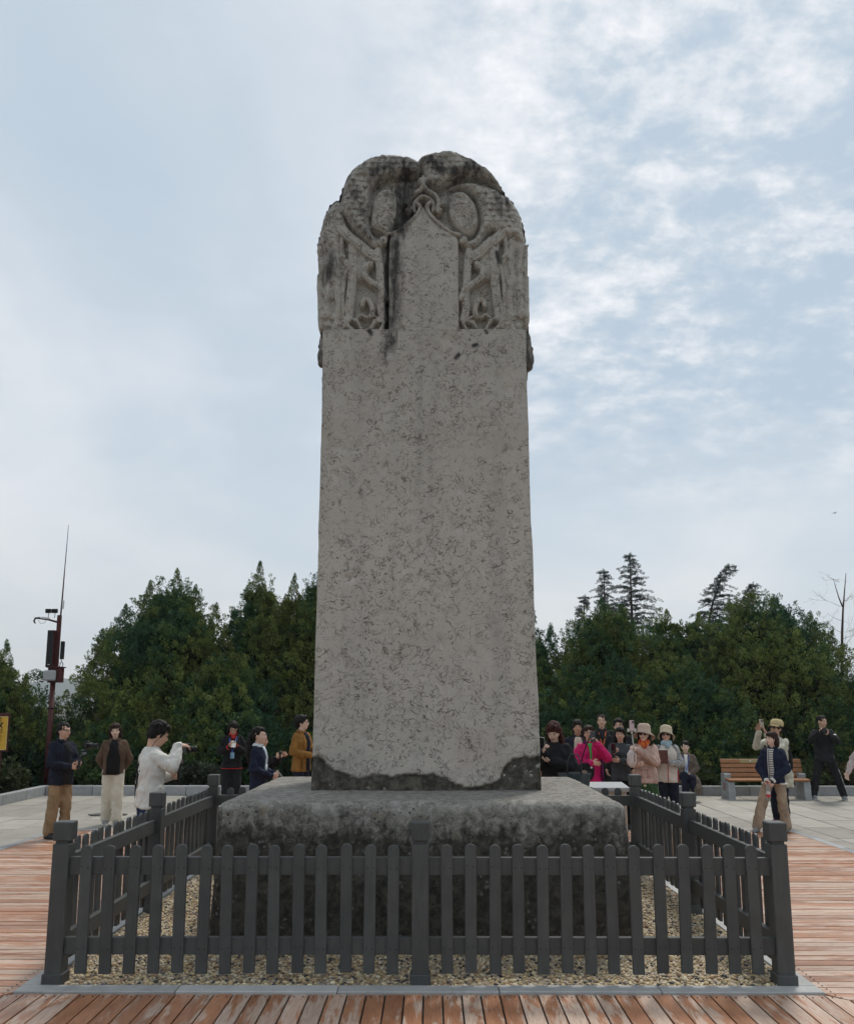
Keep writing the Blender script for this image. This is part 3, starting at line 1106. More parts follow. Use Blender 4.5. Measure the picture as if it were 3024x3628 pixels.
STROKES=[
([(-0.446,6.643),(-0.35,6.687),(-0.247,6.767),(-0.18,6.834),(-0.131,6.899),(-0.113,6.963),(-0.146,7.004)],0.0272,0.045),
([(0.294,6.64),(0.198,6.685),(0.095,6.766),(0.028,6.834),(-0.021,6.898),(-0.039,6.963),(-0.006,7.003)],0.0272,0.045),
([(-0.17,6.915),(-0.176,6.996),(-0.146,7.041),(-0.087,7.077)],0.0212,0.05),
([(0.018,6.914),(0.024,6.995),(-0.006,7.041),(-0.066,7.077)],0.0212,0.05),
([(-0.21,6.939),(-0.23,6.996),(-0.21,7.061),(-0.166,7.11),(-0.114,7.142),(-0.081,7.187)],0.0287,0.055),
([(0.058,6.939),(0.077,6.995),(0.058,7.06),(0.013,7.109),(-0.039,7.142),(-0.072,7.187)],0.0287,0.055),
([(-0.102,7.243),(-0.099,7.24)],0.0454,0.05),
([(-0.051,7.243),(-0.054,7.24)],0.0454,0.05),
([(-0.235,6.923),(-0.232,6.92)],0.0408,0.05),
([(0.083,6.922),(0.08,6.919)],0.0408,0.05),
([(-0.277,6.996),(-0.274,6.993)],0.0272,0.05),
([(0.125,6.995),(0.122,6.992)],0.0272,0.05),
([(-0.483,6.595),(-0.48,6.592)],0.0514,0.05),
([(0.331,6.592),(0.328,6.589)],0.0514,0.05),
([(-0.081,7.191),(-0.076,7.289)],0.0242,0.06),
([(-0.953,6.853),(-0.914,6.724),(-0.823,6.628),(-0.734,6.556),(-0.659,6.484),(-0.562,6.412)],0.0665,0.02),
([(0.8,6.847),(0.761,6.719),(0.671,6.623),(0.581,6.552),(0.507,6.48),(0.41,6.409)],0.0665,0.02),
([(-0.541,6.483),(-0.522,6.309),(-0.516,6.151),(-0.492,5.995),(-0.506,5.87),(-0.48,5.746)],0.0499,0),
([(0.389,6.481),(0.37,6.306),(0.364,6.149),(0.341,5.992),(0.355,5.868),(0.329,5.744)],0.0499,0),
([(-0.8,6.564),(-0.793,6.389),(-0.8,6.215),(-0.806,6.058),(-0.821,5.917),(-0.837,5.762)],0.0575,-0.01),
([(0.648,6.559),(0.641,6.385),(0.648,6.211),(0.655,6.054),(0.669,5.914),(0.686,5.758)],0.0575,-0.01),
([(-0.62,6.338),(-0.677,6.278),(-0.668,6.207),(-0.608,6.148),(-0.537,6.101),(-0.486,6.045),(-0.46,5.963)],0.0408,0.035),
([(0.469,6.335),(0.525,6.274),(0.516,6.204),(0.457,6.146),(0.386,6.099),(0.334,6.042),(0.309,5.961)],0.0408,0.035),
([(-0.689,5.894),(-0.685,5.936),(-0.641,5.954),(-0.604,5.901),(-0.59,5.839),(-0.604,5.78)],0.0318,0.015),
([(0.537,5.891),(0.533,5.933),(0.49,5.951),(0.453,5.899),(0.439,5.836),(0.453,5.778)],0.0318,0.015),
([(-0.746,5.765),(-0.695,5.793),(-0.648,5.766),(-0.593,5.785),(-0.527,5.758)],0.0197,-0.01),
([(0.594,5.762),(0.544,5.79),(0.497,5.763),(0.442,5.782),(0.376,5.756)],0.0197,-0.01),
([(-0.855,5.754),(-0.839,5.685),(-0.795,5.641)],0.0257,0.01),
([(0.703,5.751),(0.688,5.681),(0.644,5.638)],0.0257,0.01),
([(-0.767,5.734),(-0.73,5.7),(-0.705,5.646)],0.0197,0),
([(0.616,5.731),(0.579,5.697),(0.554,5.643)],0.0197,0),
([(-0.804,5.754),(-0.738,5.728)],0.0212,0),
([(0.652,5.751),(0.586,5.725)],0.0212,0),
([(-0.487,5.723),(-0.563,5.715),(-0.606,5.653)],0.0212,0),
([(0.336,5.721),(0.412,5.713),(0.455,5.651)],0.0212,0),
([(-0.471,5.707),(-0.507,5.638)],0.0212,0.01),
([(0.32,5.705),(0.356,5.636)],0.0212,0.01),
([(-0.527,5.743),(-0.58,5.727)],0.0181,0),
([(0.376,5.741),(0.429,5.725)],0.0181,0),
([(-1.148,6.565),(-1.128,6.311),(-1.137,6.153),(-1.12,5.918),(-1.127,5.67)],0.0408,-0),
([(0.995,6.558),(0.975,6.305),(0.984,6.147),(0.968,5.913),(0.975,5.665)],0.0408,-0),
([(-1.073,6.533),(-1.046,6.342),(-1.06,6.216),(-1.041,6.074),(-1.062,5.918),(-1.045,5.778)],0.0348,0.01),
([(0.92,6.527),(0.894,6.337),(0.907,6.21),(0.889,6.069),(0.91,5.913),(0.893,5.773)],0.0348,0.01),
([(-0.986,6.596),(-0.964,6.373),(-0.973,6.184),(-0.943,5.996),(-0.957,5.762),(-0.972,5.646)],0.0408,0),
([(0.833,6.591),(0.812,6.368),(0.82,6.179),(0.791,5.991),(0.805,5.758),(0.821,5.642)],0.0408,0),
([(-0.91,6.644),(-0.918,6.421),(-0.86,6.334),(-0.887,6.152),(-0.892,5.918),(-0.865,5.669)],0.0257,-0.01),
([(0.757,6.639),(0.765,6.416),(0.708,6.329),(0.735,6.148),(0.74,5.913),(0.714,5.666)],0.0257,-0.01),
([(-1.01,6.31),(-1.01,6.153),(-0.996,5.996),(-1.007,5.794)],0.0181,-0.02),
([(0.858,6.305),(0.858,6.148),(0.844,5.991),(0.855,5.789)],0.0181,-0.02),
([(-1.07,5.801),(-1.065,5.797)],0.0635,0.03),
([(0.918,5.796),(0.913,5.792)],0.0635,0.03),
([(-0.979,5.77),(-0.974,5.766)],0.0484,0.02),
([(0.827,5.766),(0.823,5.761)],0.0484,0.02),
([(-1.069,6.31),(-1.065,6.306)],0.0605,0.02),
([(0.916,6.305),(0.912,6.3)],0.0605,0.02),
([(-0.96,6.145),(-0.956,6.14)],0.0544,0.015),
([(0.808,6.14),(0.804,6.135)],0.0544,0.015),
([(-1.093,6.024),(-1.089,6.02)],0.0333,0.02),
([(0.941,6.019),(0.936,6.014)],0.0333,0.02),
([(-0.906,6.424),(-0.902,6.419)],0.0393,0.02),
([(0.754,6.419),(0.749,6.415)],0.0393,0.02),
([(-1.031,5.685),(-1.027,5.681)],0.0393,0),
([(0.879,5.681),(0.875,5.676)],0.0393,0),
([(-0.912,5.7),(-0.908,5.696)],0.0333,-0.01),
([(0.761,5.696),(0.756,5.692)],0.0333,-0.01),
([(-0.856,6.357),(-0.852,6.353)],0.0454,0),
([(0.704,6.353),(0.7,6.348)],0.0454,0),
]
STAINS=[
([(-0.249,7.371),(-0.271,7.224),(-0.278,7.061),(-0.284,6.915),(-0.306,6.787),(-0.35,6.706)],0.0907,1),
([(-0.364,6.626),(-0.356,6.388),(-0.376,6.151),(-0.375,5.916),(-0.388,5.684),(-0.415,5.453)],0.0575,0.9),
([(-0.424,6.627),(-0.451,6.309),(-0.446,5.638)],0.0181,1),
([(-0.609,7.34),(-0.549,7.356),(-0.429,7.372)],0.0756,0.8),
([(-0.892,7.226),(-0.785,7.112),(-0.708,6.917)],0.0907,0.65),
([(-0.67,7.439),(-0.638,7.274)],0.0681,0.5),
([(-0.054,7.469),(0.006,7.436),(0.111,7.337),(0.231,7.32),(0.411,7.385),(0.486,7.369)],0.0575,0.9),
([(0.411,7.451),(0.463,7.336)],0.0605,0.8),
([(0.707,7.107),(0.719,6.88)],0.0484,0.7),
([(0.766,7.074),(0.779,6.912)],0.0242,0.6),
([(-1.027,6.437),(-1.009,6.263),(-1.053,6.216)],0.0681,0.75),
([(-1.075,6.628),(-1.086,6.437)],0.0529,0.5),
([(-0.811,6.82),(-0.676,6.675),(-0.601,6.595)],0.0454,0.6),
([(0.669,6.464),(0.697,6.353)],0.0212,0.8),
([(-0.159,7.47),(-0.204,7.273)],0.0756,0.7),
([(-0.489,7.339),(-0.548,7.241)],0.0605,0.7),
([(-1.008,7.031),(-1.035,6.853),(-1.077,6.725)],0.0454,0.45),
([(0.106,5.406),(0.122,6.15)],0.0015,0),
([(0.41,5.451),(0.453,5.466)],0.0136,1),
([(0.243,5.322),(0.272,5.36)],0.0166,1),
([(-0.62,5.623),(-0.598,5.576)],0.0151,0.9),
([(0.542,5.612),(0.556,5.589)],0.0136,0.9),
([(-0.444,5.407),(-0.472,5.285)],0.0454,0.45),
([(-0.77,7.079),(-0.737,6.852)],0.0363,0.6),
([(-0.635,7.046),(-0.663,6.852)],0.0333,0.55),
]
ZB= [(-1.118,1.452),(-1.031,1.452),(-0.976,1.393),(-0.895,1.334),(-0.801,1.302),(-0.734,1.276),(-0.667,1.26),(-0.6,1.282),(-0.493,1.289),(-0.36,1.269),(-0.253,1.291),(-0.173,1.291),(-0.093,1.276),(0.001,1.307),(0.068,1.282),(0.161,1.25),(0.227,1.204),(0.294,1.179),(0.427,1.185),(0.494,1.198),(0.587,1.211),(0.635,1.263),(0.669,1.367),(0.744,1.439),(0.845,1.452),(1.018,1.452)]



def stain_at(P2):
    s = np.zeros(len(P2))
    for pts, w, a in STAINS:
        if a <= 0:
            continue
        pl = smooth_poly(pts, 3) if len(pts) > 2 else np.array(pts)
        lo, hi = pl.min(0) - 2.6 * w, pl.max(0) + 2.6 * w
        bb = np.where((P2[:, 0] > lo[0]) & (P2[:, 0] < hi[0]) & (P2[:, 1] > lo[1]) & (P2[:, 1] < hi[1]))[0]
        if len(bb):
            s[bb] = np.maximum(s[bb], (.74 * a if w > .03 else a) * np.clip(1.05 - seg_dist(P2[bb], pl) / (w * 2.3), 0, 1))
    return s


def to_local(V):
    V = np.array(V, float)
    V[:, 0] += .055
    V[:, 1] -= 8.7
    V[:, 2] -= 1.12
    return V


def make_shaft():
    zs = np.concatenate([np.arange(1.10, 1.56, .011), np.arange(1.56, ZCUT, .026), [ZCUT]])
    xl = np.interp(zs, [1.1, 1.45, 4.0, 5.2, 5.7], [-1.116, -1.105, -1.089, -1.088, -1.094])
    xr = np.interp(zs, [1.1, 1.45, 4.0, 5.2, 5.7], [1.012, 1.004, .962, .946, .958])
    nf, ns, nb = 128, 26, 24
    V, S, D = [], [], []
    zbx = np.array([p[0] for p in ZB])
    zbz = np.array([p[1] for p in ZB])
    for i, z in enumerate(zs):
        tf = np.linspace(0, 1, nf, endpoint=False)
        ts = np.linspace(0, 1, ns, endpoint=False)
        tb = np.linspace(0, 1, nb, endpoint=False)
        L, R = xl[i], xr[i]
        xs = np.concatenate([L + (R - L) * tf, np.full(ns, R), R + (L - R) * tb, np.full(ns, L)])
        ys = np.concatenate([np.full(nf, SY), SY + ST * ts, np.full(nb, SY + ST), SY + ST - ST * ts])
        V.append(np.stack([xs, ys, np.full(len(xs), z)], 1))
    V = np.vstack(V)
    npt = nf + 2 * ns + nb
    # distance from the vertical front edges
    L = np.repeat(xl, npt)
    R = np.repeat(xr, npt)
    front = np.tile(np.concatenate([np.ones(nf), np.zeros(npt - nf)]), len(zs)).astype(bool)
    eL, eR = V[:, 0] - L, R - V[:, 0]
    ed = np.minimum(np.abs(eL), np.abs(eR))
    # rounded, chipped arris
    chip = .010 + .030 * np.clip(fbm(np.stack([V[:, 2] * 2.2, np.zeros(len(V)), np.where(eL < eR, 3.0, 9.0)], 1), 4) + .05, 0, 1)
    # two larger breaks on the right arris
    chip += .05 * np.exp(-((V[:, 2] - 2.53) / .035) ** 2) * (eR < eL)
    chip += .035 * np.exp(-((V[:, 2] - 1.50) / .05) ** 2) * (eR < eL)
    cut = np.clip(1 - ed / np.maximum(chip, 1e-4), 0, 1) ** 1.5 * chip
    V[:, 1] += np.where(front, cut, 0)
    inx = np.where(eL < eR, 1.0, -1.0)
    side_near = (~front) & (V[:, 1] < SY + .05)
    V[:, 0] += np.where(front & (ed < .03), inx * cut * .6, 0)
    V[:, 0] += np.where(~front, inx * (.012 * fbm(V * np.array([2, 3, 3.0]), 3) + .004), 0)
    # gentle unevenness, pits and tooling
    n = fbm(np.stack([V[:, 0] * 1.4, V[:, 1], V[:, 2] * 1.4], 1), 3) * .016 + fbm(V * 9, 3) * .0055
    pit = np.clip(fbm(V * np.array([11, 11, 8.0]) + 40, 3) - .22, 0, 1) * .07
    V[:, 1] += np.where(front, n + pit, 0)
    # broken foot
    zb = np.interp(V[:, 0], zbx, zbz) + .016 * fbm(np.stack([V[:, 0] * 22, V[:, 0] * 0, V[:, 0] * 0], 1), 3)
    zb = np.where(front, zb, 1.44 + .1 * fbm(V * np.array([4, 4, 0.0]) + 5, 3))
    brk = np.clip((zb - V[:, 2] + .02 * fbm(V * np.array([40, 1, 40.0]), 3)) / .022, 0, 1)
    V[:, 1] += np.where(front, brk * (.034 + .03 * fbm(V * 13, 3)), 0)
    P2 = V[:, [0, 2]]
    S = np.where(front, stain_at(P2), .25 * (V[:, 2] > 4.4))
    i = np.arange(len(zs) - 1)[:, None] * npt
    k = np.arange(npt)[None, :]
    k2 = (k + 1) % npt
    F = np.stack([i + k, i + k2, i + npt + k2, i + npt + k], -1).reshape(-1, 4)
    o = mesh_np('shaft', to_local(V), F, MATS['stele'], stele, True, {'stain': S, 'broken': brk})
    o.data.set_sharp_from_angle(angle=radians(50))
    return o


def make_crown():
    # outline with the little spines of the dragons' backs
    out = smooth_poly(OUTLINE, 8)
    seg = np.linalg.norm(np.diff(out, axis=0), axis=1)
    s = np.concatenate([[0], np.cumsum(seg)])
    ss = np.arange(0, s[-1], .006)
    ox = np.interp(ss, s, out[:, 0])
    oz = np.interp(ss, s, out[:, 1])
    tx, tz = np.gradient(ox), np.gradient(oz)
    ln = np.hypot(tx, tz)
    nx, nz = -tz / ln, tx / ln            # outward for a path running left -> top -> right
    ph = ((ss + .03 * np.sin(ss * 5)) % .085) / .085
    saw = np.where(ph < .75, ph / .75, (1 - ph) / .25)
    topw = np.clip((oz - 6.3) / .3, 0, 1)
    amp = .013 * topw * (saw ** 2.2) + .006 * fbm(np.stack([ss * 9, ss * 0, ss * 0], 1), 3)
    ox += nx * amp
    oz += nz * amp
    poly = np.vstack([np.stack([ox, oz], 1), [[ox[-1], ZCUT - .001], [ox[0], ZCUT - .001]]])
    step = .0070
    gx = np.arange(-1.24, 1.07, step)
    gz = np.arange(ZCUT - .004, 7.70, step)
    X, Z = np.meshgrid(gx, gz, indexing='ij')
    P = np.stack([X.ravel(), Z.ravel()], 1)
    coarse = np.vstack([poly[:-2:9], poly[-3:]])
    dO = sdf(P, coarse)
    nearb = np.abs(dO) < .05
    dO[nearb] = sdf(P[nearb], poly)
    dO[(P[:, 1] < ZCUT + .06) & (P[:, 0] > -1.09) & (P[:, 0] < .955)] = np.maximum(dO, P[:, 1] - ZCUT + .002)[(P[:, 1] < ZCUT + .06) & (P[:, 0] > -1.09) & (P[:, 0] < .955)]
    dside = np.where(P[:, 1] > ZCUT + .0, np.minimum(seg_dist(P, poly[:-2:6]), 9), 9)
    keep = dO > -.5 * step
    # --- height field: metres in front of the shaft's face
    floor_ = -.095 + .012 * fbm(np.stack([P[:, 0] * 6, P[:, 1] * 6, P[:, 0] * 0], 1), 3)
    H = floor_.copy()

    def raise_(h, m=None):
        nonlocal H
        H = np.maximum(H, h) if m is None else np.where(m, np.maximum(H, h), H)

    def domes(cell, amp, ang=.0):
        ca, sa = cos(ang), sin(ang)
        u = (P[:, 0] * ca - P[:, 1] * sa) / cell
        v = (P[:, 0] * sa + P[:, 1] * ca) / (cell * .8)
        r = np.floor(v)
        fu = (u + .5 * (r % 2)) % 1 - .5
        fv = v - r
        return amp * (np.clip(1 - (fu / .5) ** 2, 0, 1) ** .5 * (.35 + .65 * (1 - fv)) - .4)

    scl = domes(.080, .026)
    scl2 = domes(.058, .018, .5)
    rough_ = fbm(np.stack([P[:, 0] * 14, P[:, 1] * 9, P[:, 0] * 0], 1), 4) * .036
    scl, scl2 = (q_ * np.clip((dside - .02) / .10, 0, 1) for q_ in (scl, scl2))
    for key, lev, rnd, tex in (('stripL', -.030, .05, .6 * rough_), ('stripR', -.030, .05, .6 * rough_), ('B4', .0, .07, scl2 + rough_), ('B1', .045, .10, scl + rough_), ('B2', .055, .09, scl + rough_), ('B3', .025, .09, scl + rough_), ('belly', -.035, .05, 0), ('bellyR', -.035, .05, 0)):
        pl = smooth_poly(POLYS[key], 5, True)
        d = sdf(P, pl)
        t = np.clip(d / rnd, 0, 1)
        raise_(np.where(d > 0, floor_ + (lev - floor_) * np.sqrt(1 - (1 - t) ** 2) + tex * np.clip(t * 2, 0, 1), -9))
    swirl = .012 * np.sin(46 * (P[:, 0] + .25 * np.sin(15 * P[:, 1]))) * np.sin(40 * (P[:, 1] + .2 * np.sin(17 * P[:, 0])))
    for key in ('ovalL', 'ovalR'):
        pl = smooth_poly(POLYS[key], 6, True)
        d = sdf(P, pl)
        t = np.clip(d / .05, 0, 1)
        rim = -.012 * np.exp(-((d - .035) / .008) ** 2)
        raise_(np.where(d > 0, floor_ + (.035 - floor_) * np.sqrt(1 - (1 - t) ** 2) + rim + (swirl + .5 * rough_) * np.clip((d - .04) / .02, 0, 1), -9))
    for pts, hw, lev in STROKES:
        hw, lev = hw * .90, lev * .6 - .012
        pl = smooth_poly(pts, 5) if len(pts) > 2 else np.array(pts)
        lo, hi = pl.min(0) - hw, pl.max(0) + hw
        bb = np.where((P[:, 0] > lo[0]) & (P[:, 0] < hi[0]) & (P[:, 1] > lo[1]) & (P[:, 1] < hi[1]))[0]
        d = seg_dist(P[bb], pl)
        t = np.clip(d / hw, 0, 1)
        prof = np.sqrt(1 - t ** 6)
        hgt = np.where(d < hw, floor_[bb] + (lev + .012 - floor_[bb]) * prof + .7 * rough_[bb] - .010 * np.exp(-((d - .5 * hw) / .007) ** 2), -9)
        H[bb] = np.maximum(H[bb], hgt)
    # central tablet, level with the shaft
    dp = sdf(P, np.array(PANEL))
    t = np.clip(dp / .012, 0, 1)
    Q = np.stack([P[:, 0], np.full(len(P), SY), P[:, 1]], 1)
    face = -(fbm(np.stack([Q[:, 0] * 1.4, Q[:, 1], Q[:, 2] * 1.4], 1), 3) * .016 + fbm(Q * 9, 3) * .0055 + np.clip(fbm(Q * np.array([11, 11, 8.0]) + 40, 3) - .22, 0, 1) * .07)
    H = np.where(dp > 0, np.maximum(-.10 + .10 * t + face, np.where(dp < .03, H, -1)), H)
    # narrow ledge at the very bottom joins the shaft
    zb = P[:, 1] - ZCUT
    H = np.where(zb < .016, np.maximum(H, face), H)
    H += np.where(dp > .012, 0, .008 * fbm(np.stack([P[:, 0] * 22, P[:, 1] * 22, P[:, 0] * 0], 1), 3))
    # everything rounds over towards the outline
    rr = .11
    t = np.clip(dside / rr, 0, 1)
    H = np.minimum(H, 10)
    H = H - (1 - np.sqrt(1 - (1 - t) ** 2)) * .10
    idx = -np.ones(P.shape[0], int)
    K = np.where(keep)[0]
    idx[K] = np.arange(len(K))
    # snap rim points onto the outline so that the edge is smooth
    Pn = P.copy()
    g = np.where(keep & (dO < .5 * step))[0]
    if len(g):
        eps = .002
        dx = (sdf(P[g] + [eps, 0], poly) - sdf(P[g] - [eps, 0], poly)) / (2 * eps)
        dz = (sdf(P[g] + [0, eps], poly) - sdf(P[g] - [0, eps], poly)) / (2 * eps)
        Pn[g, 0] -= dx * dO[g]
        Pn[g, 1] -= dz * dO[g]
        Pn[g, 1] = np.maximum(Pn[g, 1], ZCUT - .003)
    n0, n1 = X.shape
    I = idx.reshape(n0, n1)
    q = np.stack([I[:-1, :-1], I[1:, :-1], I[1:, 1:], I[:-1, 1:]], -1).reshape(-1, 4)
    q = q[(q >= 0).all(1)]
    V = np.stack([Pn[K, 0], SY - H[K], Pn[K, 1]], 1)
    S = stain_at(P[K])
    hh = H[K]
    S = np.maximum(S, .27 * np.clip((P[K, 1] - 6.3) / .7, 0, 1))
    # rim -> side wall -> back
    e = np.vstack([q[:, [0, 1]], q[:, [1, 2]], q[:, [2, 3]], q[:, [3, 0]]])
    key = np.sort(e, 1)
    code = key[:, 0] * (len(V) + 1) + key[:, 1]
    u_, inv, cnt = np.unique(code, return_inverse=True, return_counts=True)
    be = e[cnt[inv.ravel()] == 1]
    bv = np.unique(be)
    depth = [.10, .28, .5, .72, .94, 1.12, ST]
    allV, allS, allF = [V], [S], [q]
    prev = {int(a): int(a) for a in bv}
    cnt_ = len(V)
    cx, cz = -.075, 6.4
    for k, dpt in enumerate(depth):
        nv = V[bv].copy()
        ang = np.arctan2(nv[:, 2] - cz, nv[:, 0] - cx)
        bulge = -.03 * dpt / ST - .012 * (1 + np.sin(9 * dpt + 14 * ang))
        if k == len(depth) - 1:
            bulge = -.10 + 0 * ang
        up = np.clip((nv[:, 2] - ZCUT - .05) / .1, 0, 1)
        nv[:, 0] += np.cos(ang) * bulge * up
        nv[:, 2] += np.sin(ang) * bulge * up
        nv[:, 1] = SY + dpt
        allV.append(nv)
        allS.append(np.full(len(nv), .5))
        cur = {int(a): cnt_ + j for j, a in enumerate(bv)}
        allF.append(np.array([[prev[int(b)], prev[int(a)], cur[int(a)], cur[int(b)]] for a, b in be]))
        prev = cur
        cnt_ += len(nv)
    allV = np.vstack(allV)
    S = np.concatenate(allS)
    F = np.vstack(allF)
    # back face: fan from the middle
    mid = len(allV)
    allV = np.vstack([allV, [[cx, SY + ST - .0, cz]]])
    S = np.append(S, .4)
    faces = [list(map(int, f)) for f in F] + [[prev[int(b)], prev[int(a)], mid] for a, b in be]
    o = mesh_np('crown', to_local(allV), faces, MATS['stele'], stele, True, {'stain': S, 'broken': np.zeros(len(S))})
    return o


make_shaft()
make_crown()


def side_heads():
    # dragon heads that hang on the flanks below the crown
    for side, spots in ((-1, ((5.52, .13, 8.45), (5.36, .11, 8.72), (5.21, .095, 9.0))), (1, ((5.71, .10, 8.5), (5.47, .15, 8.42), (5.50, .13, 8.85)))):
        for z, r, y in spots:
            x = (-1.09 if side < 0 else .955)
            b = MB()
            b.ell((x, y, z + .10), (r * .62, r * 1.0, r * 1.55))
            b.ell((x + side * r * .18, y - .02, z - .02), (r * .55, r * .75, r * .95))
            b.ell((x + side * r * .32, y - .03, z - .09), (r * .34, r * .5, r * .42))
            for s in (-1, 1):
                b.ell((x + side * r * .42, y + s * r * .45, z + .07), (r * .22, r * .2, r * .25))
                b.cone((x + side * r * .2, y + s * r * .5, z + .12), r * .16, (x + side * r * .25, y + s * r * .75, z + .30), r * .07)
            V = np.array(b.v)
            V[:, 0] += .01 * fbm(V * 18, 3)
            o = mesh_np('dragon_head', to_local(V), b.f, MATS['stele'], stele, True, {'stain': np.full(len(V), .55), 'broken': np.zeros(len(V))})


side_heads()

# ------------------------------------------------------------------ picket fence
fence = empty('picket_fence', (-.09, 8.42, 0))
tag(fence, 'low dark grey timber picket fence enclosing the plinth', 'fence')
FM = [MATS['fence'], MATS['black_plastic']]
FX0, FX1, FY0, FY1 = -2.615, 2.44, 6.305, 10.56
FXM, FYM = -.078, 8.40


def fo(x, y):      # fence local
    return (x + .09, y - 8.42)


pb = MB()
pb.box((0, 0, .485), (.118, .118, .91), bev=.004)
post_me = pb.mesh('post', FM)
cb = MB()
cb.box((0, 0, .948), (.088, .088, .026))
cb.box((0, 0, 1.026), (.128, .128, .130), bev=.007)
cap_me = cb.mesh('post_cap', FM)
sb = MB()
sb.box((0, 0, .035), (.142, .142, .085), bev=.006)
sleeve_me = sb.mesh('post_sleeve', FM)
for x, y in ((FX0, FY0), (FXM, FY0), (FX1, FY0), (FX0, FYM), (FX1, FYM), (FX0, FY1), (FXM, FY1), (FX1, FY1)):
    lx, ly = fo(x, y)
    po = obj_from(post_me, 'post', fence, (lx, ly, 0), (rng.uniform(-.004, .004), rng.uniform(-.004, .004), 0))
    obj_from(cap_me, 'post_cap', po, (0, 0, 0), (0, 0, rng.uniform(-.03, .03)))
    obj_from(sleeve_me, 'post_sleeve', po)


def picket_mesh():
    w, t, z0, z1 = .0805, .024, .082, .938
    prof = [(-w / 2, z0), (w / 2, z0), (w / 2, z1 - w * .42)]
    for k in range(1, 10):
        a = pi * k / 10
        prof.append((w / 2 * cos(a), z1 - w * .42 + w * .42 * sin(a)))
    prof.append((-w / 2, z1 - w * .42))
    n = len(prof)
    e = .004
    ctr = (0, (z0 + z1) / 2)
    b = MB()
    ins = [(x - math.copysign(e, x) if abs(x) > .01 else x, z - (e if z > z1 - .035 else 0)) for x, z in prof]
    vs = [(x, -t / 2, z) for x, z in ins] + [(x, -t / 2 + e, z) for x, z in prof] + [(x, t / 2, z) for x, z in prof]
    fs = [list(range(n)), list(range(3 * n - 1, 2 * n - 1, -1))]
    for i in range(n):
        j = (i + 1) % n
        fs += [[j, i, n + i, n + j], [n + j, n + i, 2 * n + i, 2 * n + j]]
    b.add(vs, fs)
    for z in (.785, .25):
        for s in (-.021, .021):
            b.box((s + rng.uniform(-.004, .004), -t / 2, z + rng.uniform(-.008, .008)), (.0085, .003, .0085), mi=1)
    return b.mesh('picket', FM)


pk = [picket_mesh() for _ in range(3)]


def fence_run(p0, p1, n, outward):
    """rails between two posts and n pickets on the outer side"""
    p0, p1 = Vector((*p0, 0)), Vector((*p1, 0))
    d = (p1 - p0)
    L = d.length
    d.normalize()
    a = math.atan2(d.y, d.x)
    o = Vector((*outward, 0))
    for z0, z1 in ((.728, .848), (.195, .309)):
        b = MB()
        b.box((0, 0, 0), (L - .112, .046, z1 - z0), bev=.003)
        c = (p0 + p1) / 2
        lx, ly = fo(c.x, c.y)
        b.build('rail', FM, fence, loc=(lx + o.x * .006, ly + o.y * .006, (z0 + z1) / 2 + rng.uniform(-.003, .003))).rotation_euler = (0, rng.uniform(-.001, .001), a)
    pa = math.atan2(o.x, -o.y)          # picket's face (-y) turns outward
    pitch = (L - .118) / (n + .55)
    for i in range(n):
        t = .059 + pitch * (i + .775) + rng.uniform(-.006, .006)
        p = p0 + d * t
        lx, ly = fo(p.x, p.y)
        obj_from(random.choice(pk), 'picket', fence, (lx + o.x * .042, ly + o.y * .042, rng.uniform(-.006, .006)), (rng.uniform(-.004, .004), rng.uniform(-.014, .014), pa))


fence_run((FX0, FY0), (FXM, FY0), 14, (0, -1))
fence_run((FXM, FY0), (FX1, FY0), 14, (0, -1))
fence_run((FX0, FY1), (FXM, FY1), 14, (0, 1))
fence_run((FXM, FY1), (FX1, FY1), 14, (0, 1))
for xx, s in ((FX0, -1), (FX1, 1)):
    fence_run((xx, FY0), (xx, FYM), 12, (s, 0))
    fence_run((xx, FYM), (xx, FY1), 12, (s, 0))

# ------------------------------------------------------------------ trees
def clump_variants(n, leaves, seed):
    """teardrop tufts of narrow leaf faces, height about 1, pointing up"""
    r = np.random.default_rng(seed)
    out = []
    for _ in range(n):
        a = r.random(leaves) ** .8
        th = r.uniform(0, 2 * pi, leaves)
        w = .40 * np.sin(pi * np.clip(a, .02, 1) ** .62) ** .9 * r.uniform(.55, 1.08, leaves)
        w *= 1 + .25 * np.sin(3 * th + r.uniform(0, 6))
        p = np.stack([w * np.cos(th), w * np.sin(th), a * .92], 1)
        rad = np.stack([np.cos(th), np.sin(th), np.zeros(leaves)], 1)
        d = rad * r.uniform(.25, .8, (leaves, 1)) + np.array([0, 0, 1]) * r.uniform(.45, 1.1, (leaves, 1)) + r.normal(0, .22, (leaves, 3))
        d /= np.linalg.norm(d, axis=1)[:, None]
        s = np.cross(d, r.normal(0, 1, (leaves, 3)))
        s /= np.linalg.norm(s, axis=1)[:, None]
        ln = r.uniform(.15, .30, (leaves, 1))
        wd = r.uniform(.045, .090, (leaves, 1))
        tri = np.stack([p - s * wd, p + s * wd, p + d * ln], 1)       # (L,3,3)
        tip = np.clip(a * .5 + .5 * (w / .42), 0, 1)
        out.append((tri, tip))
    return out


CL = clump_variants(8, 40, 3)
CLF = clump_variants(6, 50, 11)


def rot_to(axis, spin):
    """batch of rotation matrices taking +Z to axis, after a spin about Z"""
    axis = axis / np.linalg.norm(axis, axis=1)[:, None]
    ref = np.where(np.abs(axis[:, [2]]) < .95, np.array([[0, 0, 1.0]]), np.array([[1.0, 0, 0]]))
    x = np.cross(ref, axis)
    x /= np.linalg.norm(x, axis=1)[:, None]
    y = np.cross(axis, x)
    c, s = np.cos(spin)[:, None], np.sin(spin)[:, None]
    return np.stack([x * c + y * s, -x * s + y * c, axis], 2)      # columns


